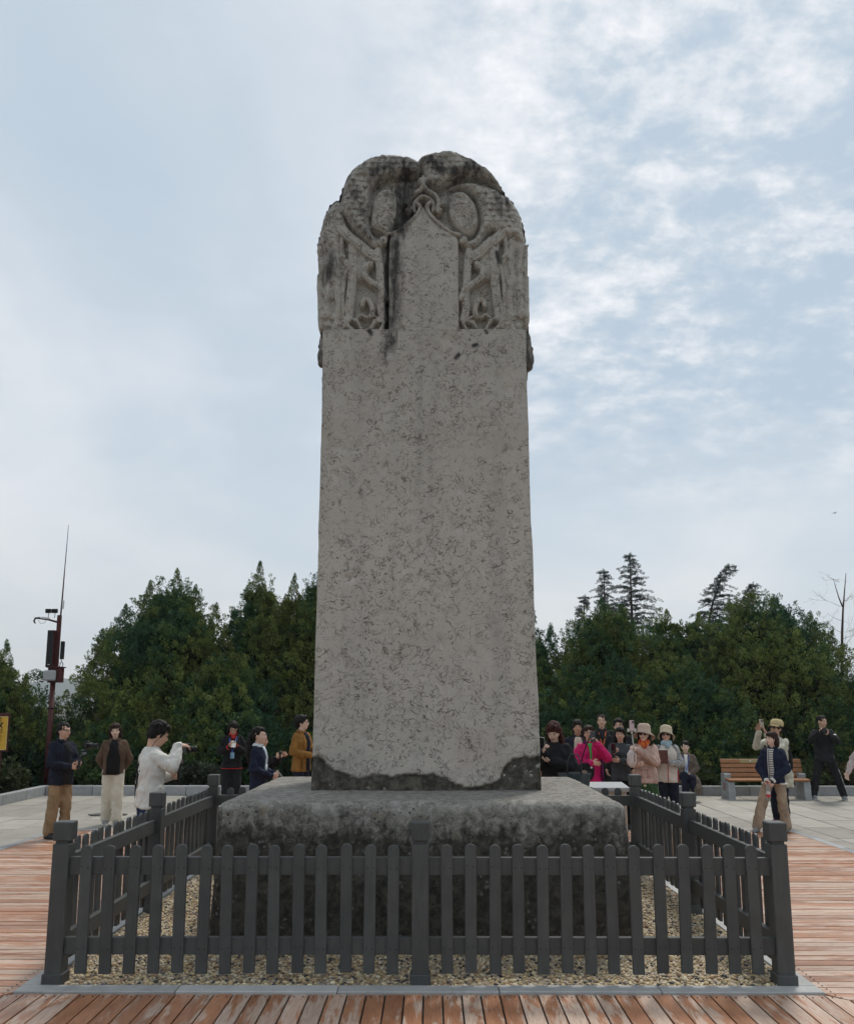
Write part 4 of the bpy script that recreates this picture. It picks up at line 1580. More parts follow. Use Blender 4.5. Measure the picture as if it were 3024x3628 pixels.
def foliage(pos, axis, size, tint, variants, seed, slim=1.0):
    r = np.random.default_rng(seed)
    Vs, Ts = [], []
    which = r.integers(0, len(variants), len(pos))
    R = rot_to(axis, r.uniform(0, 2 * pi, len(pos)))
    for k in range(len(variants)):
        m = which == k
        if not m.any():
            continue
        tri, tip = variants[k]
        L = len(tri)
        q = tri.reshape(-1, 3) * np.array([slim, slim, 1])
        v = np.einsum('nij,pj->npi', R[m], q) * size[m][:, None, None] + pos[m][:, None, :]
        shade = (.26 + 1.10 * tip)[None, :, None] * r.uniform(.7, 1.3, (m.sum(), L, 1))  # paler tips are partly real; darker bases are clump shade put into the tint
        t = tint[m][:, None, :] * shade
        t = np.repeat(t, 3, axis=1)
        Vs.append(v.reshape(-1, 3))
        Ts.append(t.reshape(-1, 3))
    V = np.vstack(Vs)
    return V, np.arange(len(V)).reshape(-1, 3), np.vstack(Ts)


OLIVE, GREEN, BLUEG, DARK = np.array([.168, .212, .052]), np.array([.104, .176, .052]), np.array([.056, .138, .066]), np.array([.030, .048, .020])


plain('inner_leaf', (.012, .018, .008), 1.0, .5, 6, spec=.0, bump=.6, bdist=.08)  # flat near-black for the crown hull: shade given as a colour


def juniper(label, X, Y, H, R, spires=(), n=520, seed=1, low=.85, p=1.9, q=.75, lean=0.0, tones=(.45, .3, .25), sq=1.0):
    r = np.random.default_rng(seed)
    root = empty('juniper_tree', (X, Y, -.1))
    tag(root, label, 'tree', 'juniper trees behind the court')

    def prof(t):
        return R * (low + (1 - low) * np.clip(t / .22, 0, 1)) * np.clip(1 - np.clip(t, 0, 1) ** p, 0, 1) ** q

    lump = r.uniform(0, 100, 3)

    def env(th, t):
        k = 1 + .12 * fbm(np.stack([np.cos(th) * 1.6 + lump[0], np.sin(th) * 1.6 + lump[1], t * 3.2 + lump[2]], 1), 3)
        return prof(t) * k

    # boughs: upright flame-shaped lobes over the envelope; tufts sit on each bough's outer side
    nb_ = max(24, int(n / 4.8))
    N = nb_ * 8
    t = r.random(N) ** .8
    th = r.uniform(0, 2 * pi, N)
    front = np.where(np.sin(th) < .30, 1.0, .14)
    keep = (r.random(N) < np.clip(prof(t) / R + .30, 0, 1) * front)
    t, th = t[keep][:nb_], th[keep][:nb_]
    rad = env(th, t) * (1 - .16 * r.random(len(t)) ** 1.3)
    bc = np.stack([rad * np.cos(th) + lean * t * H, rad * np.sin(th) * sq, t * H * .93 - .1], 1)
    outw = np.stack([np.cos(th), np.sin(th), np.zeros(len(t))], 1)
    bax = outw * r.uniform(.10, .42, (len(t), 1)) + np.array([0, 0, 1.0]) + r.normal(0, .08, (len(t), 3))
    bax /= np.linalg.norm(bax, axis=1)[:, None]
    bh = r.uniform(.55, 1.0, len(t)) * (1 - .30 * t)
    bw = bh * r.uniform(.34, .46, len(t))
    per = 12
    a = r.random((len(t), per)) ** .9
    ph = r.uniform(0, 2 * pi, (len(t), per))
    ww = bw[:, None] * np.sin(pi * np.clip(a, .03, 1) ** .60) ** .8
    Rb = rot_to(bax, np.zeros(len(t)))
    loc = np.stack([ww * np.cos(ph), ww * np.sin(ph), a * bh[:, None]], 2)
    off = np.einsum('nij,npj->npi', Rb, loc)
    pos = (bc[:, None, :] + off).reshape(-1, 3)
    radd = np.einsum('nij,npj->npi', Rb, np.stack([np.cos(ph), np.sin(ph), 0 * ph], 2))
    axis = (radd * .5 + bax[:, None, :] * .9 + r.normal(0, .14, (len(t), per, 3))).reshape(-1, 3)
    size = (r.uniform(.26, .42, (len(t), per)) * (1 - .30 * a) * (1 - .40 * t[:, None])).reshape(-1)
    bt = np.repeat(r.normal(0, .22, len(t)), per)
    hide = (radd.reshape(-1, 3) * np.repeat(outw, per, 0)).sum(1) < -.55
    pos, axis, size, bt = pos[~hide], axis[~hide], size[~hide], bt[~hide]
    # tufts on the inner mass fill the space between the boughs
    mh = int(n * 1.0)
    t2 = np.clip(r.random(mh) ** .8 * .98, 0, .92)
    th2 = np.where(r.random(mh) < .8, r.uniform(pi * .95, 2.05 * pi, mh), r.uniform(0, 2 * pi, mh))
    e2 = env(th2, t2) * (.83 - .22 * t2)
    o2_ = np.stack([np.cos(th2), np.sin(th2), np.zeros(mh)], 1)
    pos = np.vstack([pos, np.stack([e2 * np.cos(th2) + lean * t2 * H, e2 * np.sin(th2) * sq, t2 * H * .96 - .12], 1)])
    axis = np.vstack([axis, o2_ * .55 + np.array([0, 0, .9]) + r.normal(0, .2, (mh, 3))])
    size = np.concatenate([size, r.uniform(.34, .52, mh) * (1 - .3 * t2)])
    bt = np.concatenate([bt, r.normal(-.12, .12, mh)])  # inner tufts tinted darker: crown shade put into their colour
    sp_pos, sp_ax, sp_sz = [], [], []
    for dx, dy, zt, rr, hh in spires:
        rr, hh = rr * 1.65, hh * 1.35
        m = max(8, int(hh * 38))
        for i in range(m):
            f = i / (m - 1)
            a = r.uniform(0, 2 * pi)
            w = rr * .85 * (1 - f) * r.uniform(.5, 1.0)
            sp_pos.append((dx + w * cos(a), dy + w * sin(a), zt - hh + f * hh * .93 - .12))
            sp_ax.append((.25 * cos(a) * (1 - f), .25 * sin(a) * (1 - f), 1.0))
            sp_sz.append(r.uniform(.24, .36) * (1.05 - .55 * f))
    if sp_pos:
        pos = np.vstack([pos, sp_pos])
        axis = np.vstack([axis, sp_ax])
        size = np.concatenate([size, sp_sz])
    # each tuft has its own tone; neighbouring tufts share it
    bt = np.concatenate([bt, np.zeros(len(pos) - len(bt))])
    f = fbm(pos * .8 + lump, 3) + bt + r.normal(0, .06, len(pos))
    o1, o2 = np.quantile(f, [tones[2], tones[2] + tones[1]])
    tint = np.where((f > o2)[:, None], OLIVE, np.where((f > o1)[:, None], GREEN, BLUEG)) * r.uniform(.85, 1.15, (len(pos), 1)) * (1 + .55 * bt[:, None])
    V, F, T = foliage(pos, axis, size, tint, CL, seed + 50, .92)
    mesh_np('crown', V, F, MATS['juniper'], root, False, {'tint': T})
    # near-black hull added inside the crown to stand in for its inner shade
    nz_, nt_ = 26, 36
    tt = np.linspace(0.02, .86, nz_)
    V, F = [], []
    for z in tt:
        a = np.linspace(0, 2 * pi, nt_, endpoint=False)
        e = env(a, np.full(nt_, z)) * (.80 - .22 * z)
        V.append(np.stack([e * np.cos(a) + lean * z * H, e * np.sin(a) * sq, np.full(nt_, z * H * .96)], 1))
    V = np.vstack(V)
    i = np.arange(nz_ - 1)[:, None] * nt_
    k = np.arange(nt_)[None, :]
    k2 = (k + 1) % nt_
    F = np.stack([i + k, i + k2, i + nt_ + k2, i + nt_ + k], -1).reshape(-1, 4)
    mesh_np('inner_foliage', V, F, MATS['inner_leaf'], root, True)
    b = MB()
    b.tube([(0, 0, 0), (.05, 0, H * .3), (lean * H * .6, .04, H * .75)], [R * .07, R * .05, .03], 9)
    for k in range(4):
        a = r.uniform(pi, 2 * pi)
        b.tube([(0, 0, .25 + .12 * k), (R * .4 * cos(a), R * .4 * sin(a), .5 + .2 * k), (R * .85 * cos(a), R * .85 * sin(a), 1.0 + .3 * k)], [.05, .035, .015], 6)
    b.build('trunk', MATS['bark'], root, True)
    return root


juniper('dark juniper at the left edge behind the yellow sign', -11.0, 21.4, 3.35, 1.75, [(.45, -.2, 3.75, .4, 1.4), (-.35, -.1, 3.5, .4, 1.2), (1.05, -.3, 2.9, .35, 1.2), (1.5, -.3, 2.35, .3, 1.0)], 420, 21, tones=(.5, .25, .25))
juniper('broad juniper right of the speaker pole with many jagged tops', -7.05, 23.2, 5.45, 2.75,
        [(.15, -.3, 5.85, .42, 1.5), (-.55, -.4, 5.45, .40, 1.3), (.7, -.4, 5.35, .4, 1.2), (-1.2, -.3, 4.85, .38, 1.2), (-1.75, -.4, 4.15, .36, 1.1), (1.25, -.3, 4.85, .36, 1.1)], 1050, 22, p=1.7, q=.85)
juniper('tall slim juniper spire left of the stele, second from it', -4.75, 23.6, 5.6, 1.45, [(0, -.2, 6.15, .36, 1.6), (.5, -.3, 5.0, .34, 1.1), (-.6, -.4, 4.7, .34, 1.0)], 560, 23, p=1.25)
juniper('slim juniper between the tall spire and the stele', -3.85, 24.0, 5.4, 1.35, [(0, -.2, 5.85, .34, 1.4), (.4, -.3, 5.1, .34, 1.1)], 500, 24, p=1.25)
juniper('juniper touching the left edge of the stele', -3.0, 23.6, 5.8, 1.45, [(.05, -.2, 6.25, .38, 1.5), (-.4, -.3, 5.4, .34, 1.1)], 520, 25, p=1.3)
juniper('low bushy juniper in front of the spires left of the stele', -5.3, 22.1, 3.1, 1.7, [(.5, -.2, 3.4, .36, 1.0)], 420, 26, tones=(.2, .35, .45))
juniper('juniper showing behind the right edge of the stele', 2.65, 23.2, 4.0, 1.3, [(.1, -.2, 4.75, .36, 1.6), (.55, -.3, 4.3, .34, 1.2), (.95, -.3, 3.6, .3, 1.0)], 430, 27)
juniper('rounded juniper right of the stele in front of the two cedars', 4.75, 23.2, 4.75, 1.85, [(-.15, -.2, 5.0, .42, 1.1), (.4, -.3, 4.8, .4, .9), (-.8, -.3, 4.3, .34, .9)], 620, 28, p=2.4, q=.7)
juniper('juniper filling the dip between the two rounded mounds', 6.85, 24.0, 4.65, 1.85, [(-.3, -.3, 4.75, .36, .9), (.6, -.2, 4.7, .34, .9)], 560, 29, p=2.6, q=.65)
juniper('widest rounded juniper on the right above the wooden bench', 9.05, 23.6, 4.95, 3.0, [(-.3, -.3, 5.15, .45, 1.0), (.35, -.3, 5.10, .42, .9), (1.3, -.3, 4.65, .36, .9), (1.8, -.4, 4.05, .34, .8), (-.9, -.3, 5.0, .4, .9)], 1150, 30, p=2.2, q=.72)
juniper('low spreading juniper behind the bench with feathery tips', 6.3, 22.0, 3.0, 1.8, [(.3, -.2, 3.2, .4, .9)], 430, 31, tones=(.2, .35, .45))
juniper('low bushy juniper at the right edge behind the photographer', 11.1, 22.6, 2.8, 1.6, [(.2, -.2, 3.1, .36, 1.0)], 400, 32)
juniper('far dark juniper at the right edge beside the bare tree', 13.3, 26.5, 3.0, 1.1, [(0, -.2, 3.4, .3, 1.2)], 260, 33, tones=(.1, .3, .6))
juniper('low bluish juniper left of the seated woman', 3.7, 22.0, 2.7, 1.5, [(.2, -.2, 3.0, .34, .9)], 360, 34, tones=(.15, .35, .5))
juniper('low juniper behind the woman in the brown jacket', -7.35, 21.6, 2.2, 1.25, [(.3, -.2, 2.5, .34, .9)], 380, 35, tones=(.3, .35, .35))


juniper('small juniper low in the gap beside the foot of the speaker pole', -9.55, 22.6, 1.5, 1.0, [(.2, -.1, 1.7, .25, .6)], 200, 36, tones=(.3, .35, .35))


def cedar(label, X, Y, H, spread, seed, bend=0.0, start=.35, tone=(.075, .100, .088)):  # default tone lightened towards blue: distance haze put into the leaf colour
    r = np.random.default_rng(seed)
    root = empty('cedar_tree', (X, Y, -.1))
    tag(root, label, 'tree', 'cedars rising behind the junipers')
    b = MB()

    def axis_pt(t):
        return Vector((bend * max(0, t - .6) ** 2 * H, 0, t * H))
    b.tube([axis_pt(k / 10) for k in range(11)], [.20 * (1 - k / 10.5) for k in range(11)], 8)
    pos, ax, sz = [], [], []
    z = start
    while z < .995:
        ln = spread * (1 - z) ** .75 * 1.0 + .18
        for _ in range(5):
            a = r.uniform(0, 2 * pi)
            L = ln * r.uniform(.55, 1.15)
            p0 = axis_pt(z)
            pts = [p0 + Vector((cos(a) * L * f + bend * L * f * .5, sin(a) * L * f, L * (.30 * f - .38 * f * f))) for f in (0, .35, .7, 1.0)]
            b.tube(pts, [.035 * (1 - z) + .012, .02 * (1 - z) + .009, .008, .004], 5)
            m = max(4, int(L * 11))
            for i in range(m):
                f = (i + .6) / m
                k = min(2, int(f * 3))
                q = pts[k].lerp(pts[k + 1], f * 3 - k) if k < 3 else pts[3]
                pos.append(q + Vector((r.normal(0, .03), r.normal(0, .03), r.normal(0, .02))))
                ax.append((cos(a) + bend * .5 + r.normal(0, .35), sin(a) + r.normal(0, .35), r.normal(-.02, .25)))
                sz.append(r.uniform(.15, .27) * (1.15 - .5 * f))
        z += .020 + .012 * (1 - z)
    for k in range(8):
        pos.append(axis_pt(.95 + .05 * k / 8))
        ax.append((r.normal(0, .3), r.normal(0, .3), 1))
        sz.append(.22)
    pos, ax, sz = np.array(pos), np.array(ax), np.array(sz)
    tint = np.tile(np.array(tone), (len(pos), 1)) * r.uniform(.7, 1.3, (len(pos), 1))
    V, F, T = foliage(pos, ax, sz, tint, CLF, seed, .75)
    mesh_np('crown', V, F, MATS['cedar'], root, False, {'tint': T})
    b.build('trunk', MATS['bark'], root, True)


cedar('tallest cedar with a pointed top right of the stele', 9.88, 42, 9.45, 3.4, 61)
cedar('thin cedar tip left of the tallest cedar', 8.97, 44, 8.95, 2.4, 62)
cedar('cedar bent over to the right above the rounded junipers', 13.6, 42, 8.9, 3.4, 63, bend=.85)
cedar('low leaning cedar behind the bent one', 14.8, 43, 8.1, 3.2, 64, bend=1.2)
cedar('small pale cedar tip nearest the stele', 8.25, 46, 7.85, 1.5, 65, tone=(.085, .105, .095))


def bare_tree():
    r = np.random.default_rng(5)
    root = empty('bare_tree', (12.35, 26, -.1))
    tag(root, 'leafless thin tree with fine twigs at the right edge', 'tree')
    tr, tw = MB(), MB()
    pts = [Vector((.0, 0, 0)), Vector((-.03, 0, 1.6)), Vector((.02, 0, 3.0)), Vector((.12, 0, 4.2)), Vector((.20, 0, 4.9)), Vector((.38, 0, 6.05))]
    tr.tube(pts, [.07, .06, .05, .038, .028, .008], 8)
    tr.tube([Vector((.20, 0, 5.0)), Vector((.10, 0, 5.3)), Vector((.02, .1, 5.9))], [.024, .016, .005], 6)
    def twig(p, d, L, rad, lv):
        q = p + d * L
        m = p.lerp(q, .5) + Vector((r.normal(0, .05), r.normal(0, .05), r.normal(0, .04))) * L
        tw.tube([p, m, q], [rad, rad * .75, rad * .4], 5, cap=False)
        if lv > 0:
            for _ in range(3):
                f = r.uniform(.35, 1)
                e = Vector((d.x + r.normal(0, .55), d.y + r.normal(0, .55), d.z + r.normal(-.05, .45))).normalized()
                twig(p.lerp(q, f), e, L * r.uniform(.45, .75), rad * .55, lv - 1)
    for k in range(15):
        z = r.uniform(2.2, 5.8)
        a = r.uniform(0, 2 * pi)
        twig(Vector((.0 + .05 * max(0, z - 2.4), 0, z)), Vector((cos(a), sin(a), r.uniform(.1, .8))).normalized(), r.uniform(.4, .7), .007, 3)
    tr.build('trunk', MATS['bark'], root, True)
    tw.build('twigs', plain('dry_twig', (.20, .16, .13), .9), root, True)


bare_tree()


def shrub(label, X, Y, h, w, seed, tone):
    r = np.random.default_rng(seed)
    root = empty('low_shrub', (X, Y, -.1))
    tag(root, label, 'shrub', 'low shrubs behind the kerb')
    m = 46
    a = r.uniform(0, 2 * pi, m)
    rr = w * r.random(m) ** .5
    z = h * (.25 + .7 * r.random(m)) * (1 - .4 * (rr / w) ** 2)
    pos = np.stack([rr * np.cos(a), rr * np.sin(a) * .6, z], 1)
    ax = np.stack([np.cos(a) * .6, np.sin(a) * .6, np.ones(m)], 1) + r.normal(0, .3, (m, 3))
    tint = np.array(tone) * r.uniform(.5, 1.4, (m, 1))
    V, F, T = foliage(pos, ax, r.uniform(.22, .36, m), tint, CLF, seed, 1.7)
    mesh_np('leaves', V, F, MATS['shrub'], root, False, {'tint': T})
    b = MB()
    for k in range(6):
        aa = r.uniform(0, 2 * pi)
        b.tube([(0, 0, 0), (w * .4 * cos(aa), w * .3 * sin(aa), h * .4), (w * .8 * cos(aa), w * .5 * sin(aa), h * .75)], [.016, .011, .005], 5)
    b.build('stems', MATS['bark'], root, True)


for args in (('small leafy shrub between the two wooden benches', 5.85, 19.75, .75, .45, 1, (.07, .10, .03)),
             ('small leafy shrub behind the bench under the capped man', 7.3, 19.8, .6, .5, 2, (.06, .10, .03)),
             ('small leafy shrub between the photographer legs behind the kerb', 8.3, 19.8, .65, .5, 3, (.07, .10, .035)),
             ('low shrub behind the kerb at the right edge', 9.4, 19.8, .6, .5, 4, (.09, .08, .03)),
             ('low shrub behind the kerb left of the woman with white trousers', -7.3, 19.9, .8, .55, 5, (.06, .10, .03)),
             ('pale leafed low shrub behind the woman reading her phone', -5.2, 19.9, .6, .5, 6, (.05, .065, .04)),
             ('low shrub at the left edge below the yellow sign', -9.3, 18.9, .7, .5, 7, (.06, .08, .03))):
    shrub(*args)


def make_hill():
    xs = np.linspace(-1850, 1300, 330)
    ds = np.linspace(0, 1, 9)
    V = []
    for d in ds:
        ridge = 56 + 16 * fbm(np.stack([xs / 130, xs * 0, xs * 0], 1), 3) - 15 * np.clip((xs + 760) / 700, 0, 1)
        bump = 7.0 * np.abs(fbm(np.stack([xs / 8, xs * 0 + d * 7, xs * 0], 1), 3))
        h = ridge * np.sin(d * pi / 2) ** .8 + bump * d
        V.append(np.stack([xs, 1700 + 150 * d + 0 * xs, h - 1.0], 1))
    V = np.vstack(V)
    n = len(xs)
    i = np.arange(len(ds) - 1)[:, None] * n
    k = np.arange(n - 1)[None, :]
    F = np.stack([i + k, i + k + 1, i + n + k + 1, i + n + k], -1).reshape(-1, 4)
    o = mesh_np('hill', V, F, plain('hill_wood', (.035, .055, .030), .95, .4, .08), None, False)
    tag(o, 'distant wooded hill in haze seen past the speaker pole', kind='structure')


make_hill()


def make_haze():
    b = MB()
    b.box((0, 700, 58.9), (3900, 2400, 120))
    m = bpy.data.materials.new('haze')
    m.use_nodes = True
    t = NT(m.node_tree)
    v = t.n('ShaderNodeVolumePrincipled')
    v.inputs['Color'].default_value = (.90, .95, 1.0, 1)
    v.inputs['Density'].default_value = .00036
    v.inputs['Anisotropy'].default_value = .2
    out = t.n('ShaderNodeOutputMaterial')
    t.link(v.outputs[0], out.inputs['Volume'])
    o = b.build('haze', m)
    tag(o, 'thin pale haze filling the air', 'haze', kind='stuff')


make_haze()

# ------------------------------------------------------------------ people
SKIN = plain('skin_warm', (.56, .345, .245), .55, .10, 30, spec=.35, bump=.1)
SKIN2 = plain('skin_fair', (.66, .455, .355), .55, .08, 30, spec=.35, bump=.1)
SKIN3 = plain('skin_tan', (.45, .255, .17), .55, .10, 30, spec=.35, bump=.1)
LIP = plain('lips', (.34, .13, .11), .5)
EYE = plain('eye_dark', (.016, .012, .011), .3)


def hair_mat(name, col):
    if name in MATS:
        return MATS[name]
    m, nt = new_mat(name)
    c = coords(nt)
    s = nt.noise(nt.mapping(c, (1, 1, .12)), 160.0, 3, .6)
    cc = nt.mix(nt.step(s, .35, .7), tuple(x * .6 for x in col), tuple(x * 1.5 for x in col))
    finish(nt, cc, .62, .18, s, .5, .006)
    MATS[name] = m
    return m


BLACKHAIR = hair_mat('hair_black', (.012, .010, .009))
BROWNHAIR = hair_mat('hair_brown', (.030, .014, .010))
REDHAIR = hair_mat('hair_auburn', (.050, .014, .012))
REMESH = []          # (object, voxel, smoothing steps, fold amplitude)


def V3(*a):
    return Vector(a)


class Person:
    def __init__(self, label, loc, face, height, female=False, skin=SKIN, lean=(0, 0), dz=0.0, head=(0, 0, 0), group=None):
        self.root = empty('person', (loc[0], loc[1], loc[2] if len(loc) > 2 else 0.004), radians(face))
        self.s = height / 1.70
        self.root.scale = (self.s,) * 3
        tag(self.root, label, 'person', group)
        self.f = female
        self.k = .90 if female else 1.0
        self.lean = lean
        self.dz = dz
        self.skin = skin
        self.face = radians(face)
        self.sh = .150 if female else .170
        R = Matrix.Rotation(radians(head[0]), 4, 'Z') @ Matrix.Rotation(radians(head[1]), 4, 'X') @ Matrix.Rotation(radians(head[2]), 4, 'Y')
        pv = Matrix.Translation((0, .012, 1.47))
        self.HM = pv @ R @ pv.inverted()
        self.bodyb = MB()
        self.fing = MB()
        self.arm = {}
        self.leg = {}

    # ---- helpers
    def bend(self, vs):
        out = []
        lx, ly = self.lean
        for p in vs:
            x, y, z = p
            if z > .95:
                x += lx * (z - .95)
                y += ly * (z - .95)
            out.append((x, y, z + self.dz))
        return out

    def W(self, p):
        """world position of a local point (lean included)"""
        q = Vector(self.bend([tuple(p)])[0])
        return self.root.location + Matrix.Rotation(self.face, 3, 'Z') @ (q * self.s)

    def emit(self, mb, name, mat, voxel=None, smooth=2, fold=0.0, bend=True):
        if bend:
            mb.v = self.bend(mb.v)
        o = mb.build(name, mat, self.root, True)
        if voxel:
            REMESH.append((o, voxel, smooth, fold))
        return o

    # ---- pose
    def arms(self, L=None, R=None):
        s = self.sh
        L = L or ((s + .055, .03, 1.11), (s + .05, -.03, .87))
        R = R or ((-s - .055, .03, 1.11), (-s - .05, -.03, .87))
        self.arm = {1: (V3(s - .012, .015, 1.362), V3(*L[0]), V3(*L[1])), -1: (V3(-s + .012, .015, 1.362), V3(*R[0]), V3(*R[1]))}
        return self

    def legs(self, fl=(.10, 0), fr=(-.10, 0), kl=None, kr=None, hips=None):
        for sd, f, kn in ((1, fl, kl), (-1, fr, kr)):
            hip = V3(sd * .085, .005, .91) if hips is None else V3(sd * .09, hips[0], hips[1])
            an = V3(f[0], f[1] + .02, .085)
            k = V3(*kn) if kn else (hip + an) / 2 + V3(0, -.025, 0)
            self.leg[sd] = (hip, k, an)
        return self

    def body(self, fingers=True, curl=(.5, .5), palm=(None, None), hdir=(None, None)):
        b = self.bodyb
        if not self.arm: self.arms()
        if not self.leg: self.legs()
        k = self.k
        hip_z = self.leg[1][0].z - self.dz if self.dz else .91
        b.loft([(0, .0, .86, .12 * k, .075), (0, 0, .98, .12 * k, .08), (0, 0, 1.12, .115 * k, .075), (0, .01, 1.26, .135 * k, .070), (0, .015, 1.34, .115 * k, .055), (0, .015, 1.42, .055 * k, .05)])
        b.cone((0, .022, 1.38), .056 * k, (0, .012, 1.52), .052 * k)
        hb = MB()
        hb.ell((0, .012, 1.603), (.077, .096, .098), nu=18, nv=12)
        hb.ell((0, -.026, 1.548), (.062, .066, .076), nu=16, nv=10)
        hb.ell((0, -.060, 1.490), (.030, .026, .024))
        hb.cone((0, -.086, 1.588), .010, (0, -.108, 1.556), .0155)
        hb.ell((0, -.096, 1.552), (.020, .012, .011))
        hb.ell((0, -.080, 1.607), (.052, .016, .012))
        hb.ell((0, -.084, 1.522), (.026, .012, .014))
        for s in (-1, 1):
            hb.ell((s * .078, .012, 1.572), (.012, .022, .034))
            hb.ell((s * .040, -.064, 1.552), (.024, .020, .022))
        hb.xform(self.HM)
        b.add(hb.v, hb.f)
        for i, sd in enumerate((1, -1)):
            S, E, Wr = self.arm[sd]
            b.cone(S + V3(-sd * .03, 0, -.02), .036, E, .032)
            b.cone(E, .032, Wr, .025)
            d = (Wr - E).normalized() if hdir[i] is None else V3(*hdir[i]).normalized()
            n = V3(*palm[i]).normalized() if palm[i] is not None else V3(-sd * .9, -.3, .1).normalized()
            n = (n - d * n.dot(d))
            n = n.normalized() if n.length > 1e-4 else d.orthogonal().normalized()
            ac = d.cross(n).normalized()
            Rm = Matrix((ac, n, d)).transposed()
            b.ell(Wr + d * .050, (.041, .017, .052), rot=Rm)
            b.cone(Wr, .026, Wr + d * .03, .028)
            up = 1 if ac.dot(V3(0, 0, 1)) + ac.dot(V3(0, -1, 0)) > 0 else -1
            for j, (o_, ln) in enumerate(((-.030, .060), (-.010, .078), (.010, .082), (.029, .072))):
                p0 = Wr + d * .088 + ac * (o_ * up)
                c = curl[i]
                d1 = (d * cos(c) + n * sin(c)).normalized()
                d2 = (d * cos(2.1 * c) + n * sin(2.1 * c)).normalized()
                p1 = p0 + d1 * ln * .52
                self.fing.cone(p0 - d * .02, .0095, p1, .0085, 8)
                self.fing.cone(p1, .0085, p1 + d2 * ln * .5, .0068, 8)
            t0 = Wr + d * .028 + ac * (.034 * up)
            t1 = t0 + (d * .6 + ac * .65 * up + n * .35).normalized() * .042
            self.fing.cone(t0 - ac * .012 * up, .0125, t1, .0105, 8)
            self.fing.cone(t1, .0105, t1 + (d * .9 + n * .45).normalized() * .032, .0075, 8)
        save = self.dz
        for sd in (1, -1):
            H_, K_, A_ = self.leg[sd]
            # legs are given in final coordinates; undo the torso offset here
            o = V3(0, 0, -save)
            b.cone(H_ + o, .075, K_ + o, .050)
            b.cone(K_ + o, .050, A_ + o, .032)
            b.cone(A_ + o + V3(0, .0, -.03), .032, A_ + o + V3(0, -.10, -.045), .026)
        o = self.emit(b, 'body', self.skin, .015, 1)
        o['fingers'] = 1
        self.fing.v = self.bend(self.fing.v)
        self._fing = (o, self.fing)
        FING.append(self._fing)
        # face details
        for s in (-1, 1):
            e = MB().ell((s * .032, -.0885, 1.582), (.0115, .005, .0042), nu=10, nv=6)
            self.emit(e.xform(self.HM), 'eye', EYE)
            e = MB().tube([(s * .014, -.0945, 1.602), (s * .033, -.094, 1.607), (s * .050, -.083, 1.601)], [.0022, .0028, .0016], 6)
            self.emit(e.xform(self.HM), 'eyebrow', BLACKHAIR)
        e = MB().ell((0, -.0945, 1.521), (.024, .006, .0062), nu=12, nv=6)
        self.emit(e.xform(self.HM), 'mouth', LIP)
        return self

    # ---- hair and headgear
    def hair(self, style, mat=BLACKHAIR):
        b = MB()
        if style in ('short', 'crew', 'receding'):
            g = {'short': .010, 'crew': .003, 'receding': .006}[style]
            b.ell((0, .024, 1.622), (.081 + g, .094 + g, .089 + g), nu=18, nv=12)
            if style == 'short':
                b.ell((0, -.030, 1.668), (.066, .058, .032), nu=14, nv=9)
                b.ell((0, .06, 1.56), (.072, .055, .06))
            if style == 'receding':
                b.ell((0, .062, 1.565), (.078, .055, .065))
                b.ell((0, .02, 1.668), (.066, .07, .034))
        elif style in ('bob', 'long', 'fringe_long', 'bowl'):
            b.ell((0, .024, 1.622), (.086, .101, .094), nu=18, nv=12)
            b.ell((0, .052, 1.560), (.086, .066, .098), nu=16, nv=10)
            for s in (-1, 1):
                z1 = {'bob': 1.485, 'long': 1.24, 'fringe_long': 1.25, 'bowl': 1.57}[style]
                b.cone((s * .076, .012, 1.62), .020, (s * .084, .018, z1), .024)
                b.cone((s * .060, .055, 1.58), .038, (s * .070, .058, z1 - .01), .034)
            if style in ('long', 'fringe_long'):
                b.loft([(0, .085, 1.20, .085, .030), (0, .08, 1.35, .105, .045), (0, .07, 1.50, .10, .06), (0, .05, 1.60, .08, .06)])
            b.ell((0, -.012, 1.650), (.077, .078, .058), nu=18, nv=10)
            if style in ('fringe_long', 'bowl'):
                b.ell((0, -.050, 1.652), (.066, .042, .034), nu=14, nv=9)
                b.ell((.030, -.060, 1.636), (.034, .026, .026))
                b.ell((-.030, -.060, 1.636), (.034, .026, .026))
        elif style in ('ponytail', 'tied'):
            b.ell((0, .022, 1.622), (.083, .100, .095), nu=18, nv=12)
            b.ell((0, -.008, 1.655), (.075, .074, .052), nu=18, nv=10)
            b.ell((0, .055, 1.58), (.078, .06, .07))
            if style == 'tied':
                b.ell((0, .11, 1.575), (.035, .035, .035))
            else:
                b.cone((0, .115, 1.60), .030, (0, .150, 1.50), .045)
                b.cone((0, .150, 1.50), .045, (0, .155, 1.30), .050)
                b.cone((0, .155, 1.30), .050, (0, .130, 1.14), .022)
        b.xform(self.HM)
        self.emit(b, 'hair', mat, .0105, 1, .013)
        return self

    def glasses(self, dark=False):
        b = MB()
        for s in (-1, 1):
            pts = [(s * .035 + .024 * cos(a), -.102, 1.580 + .018 * sin(a)) for a in np.linspace(0, 2 * pi, 13)]
            b.tube(pts, .0022, 5, cap=False)
            b.tube([(s * .058, -.098, 1.586), (s * .080, -.02, 1.588), (s * .080, .015, 1.580)], .0022, 5)
            if dark:
                b.ell((s * .035, -.101, 1.580), (.024, .004, .018), nu=12, nv=6)
        b.tube([(-.012, -.104, 1.586), (.012, -.104, 1.586)], .0022, 5)
        self.emit(b.xform(self.HM), 'sunglasses' if dark else 'glasses', MATS['glass_dark'] if dark else plain('frame_metal', (.08, .075, .07), .3))
        return self

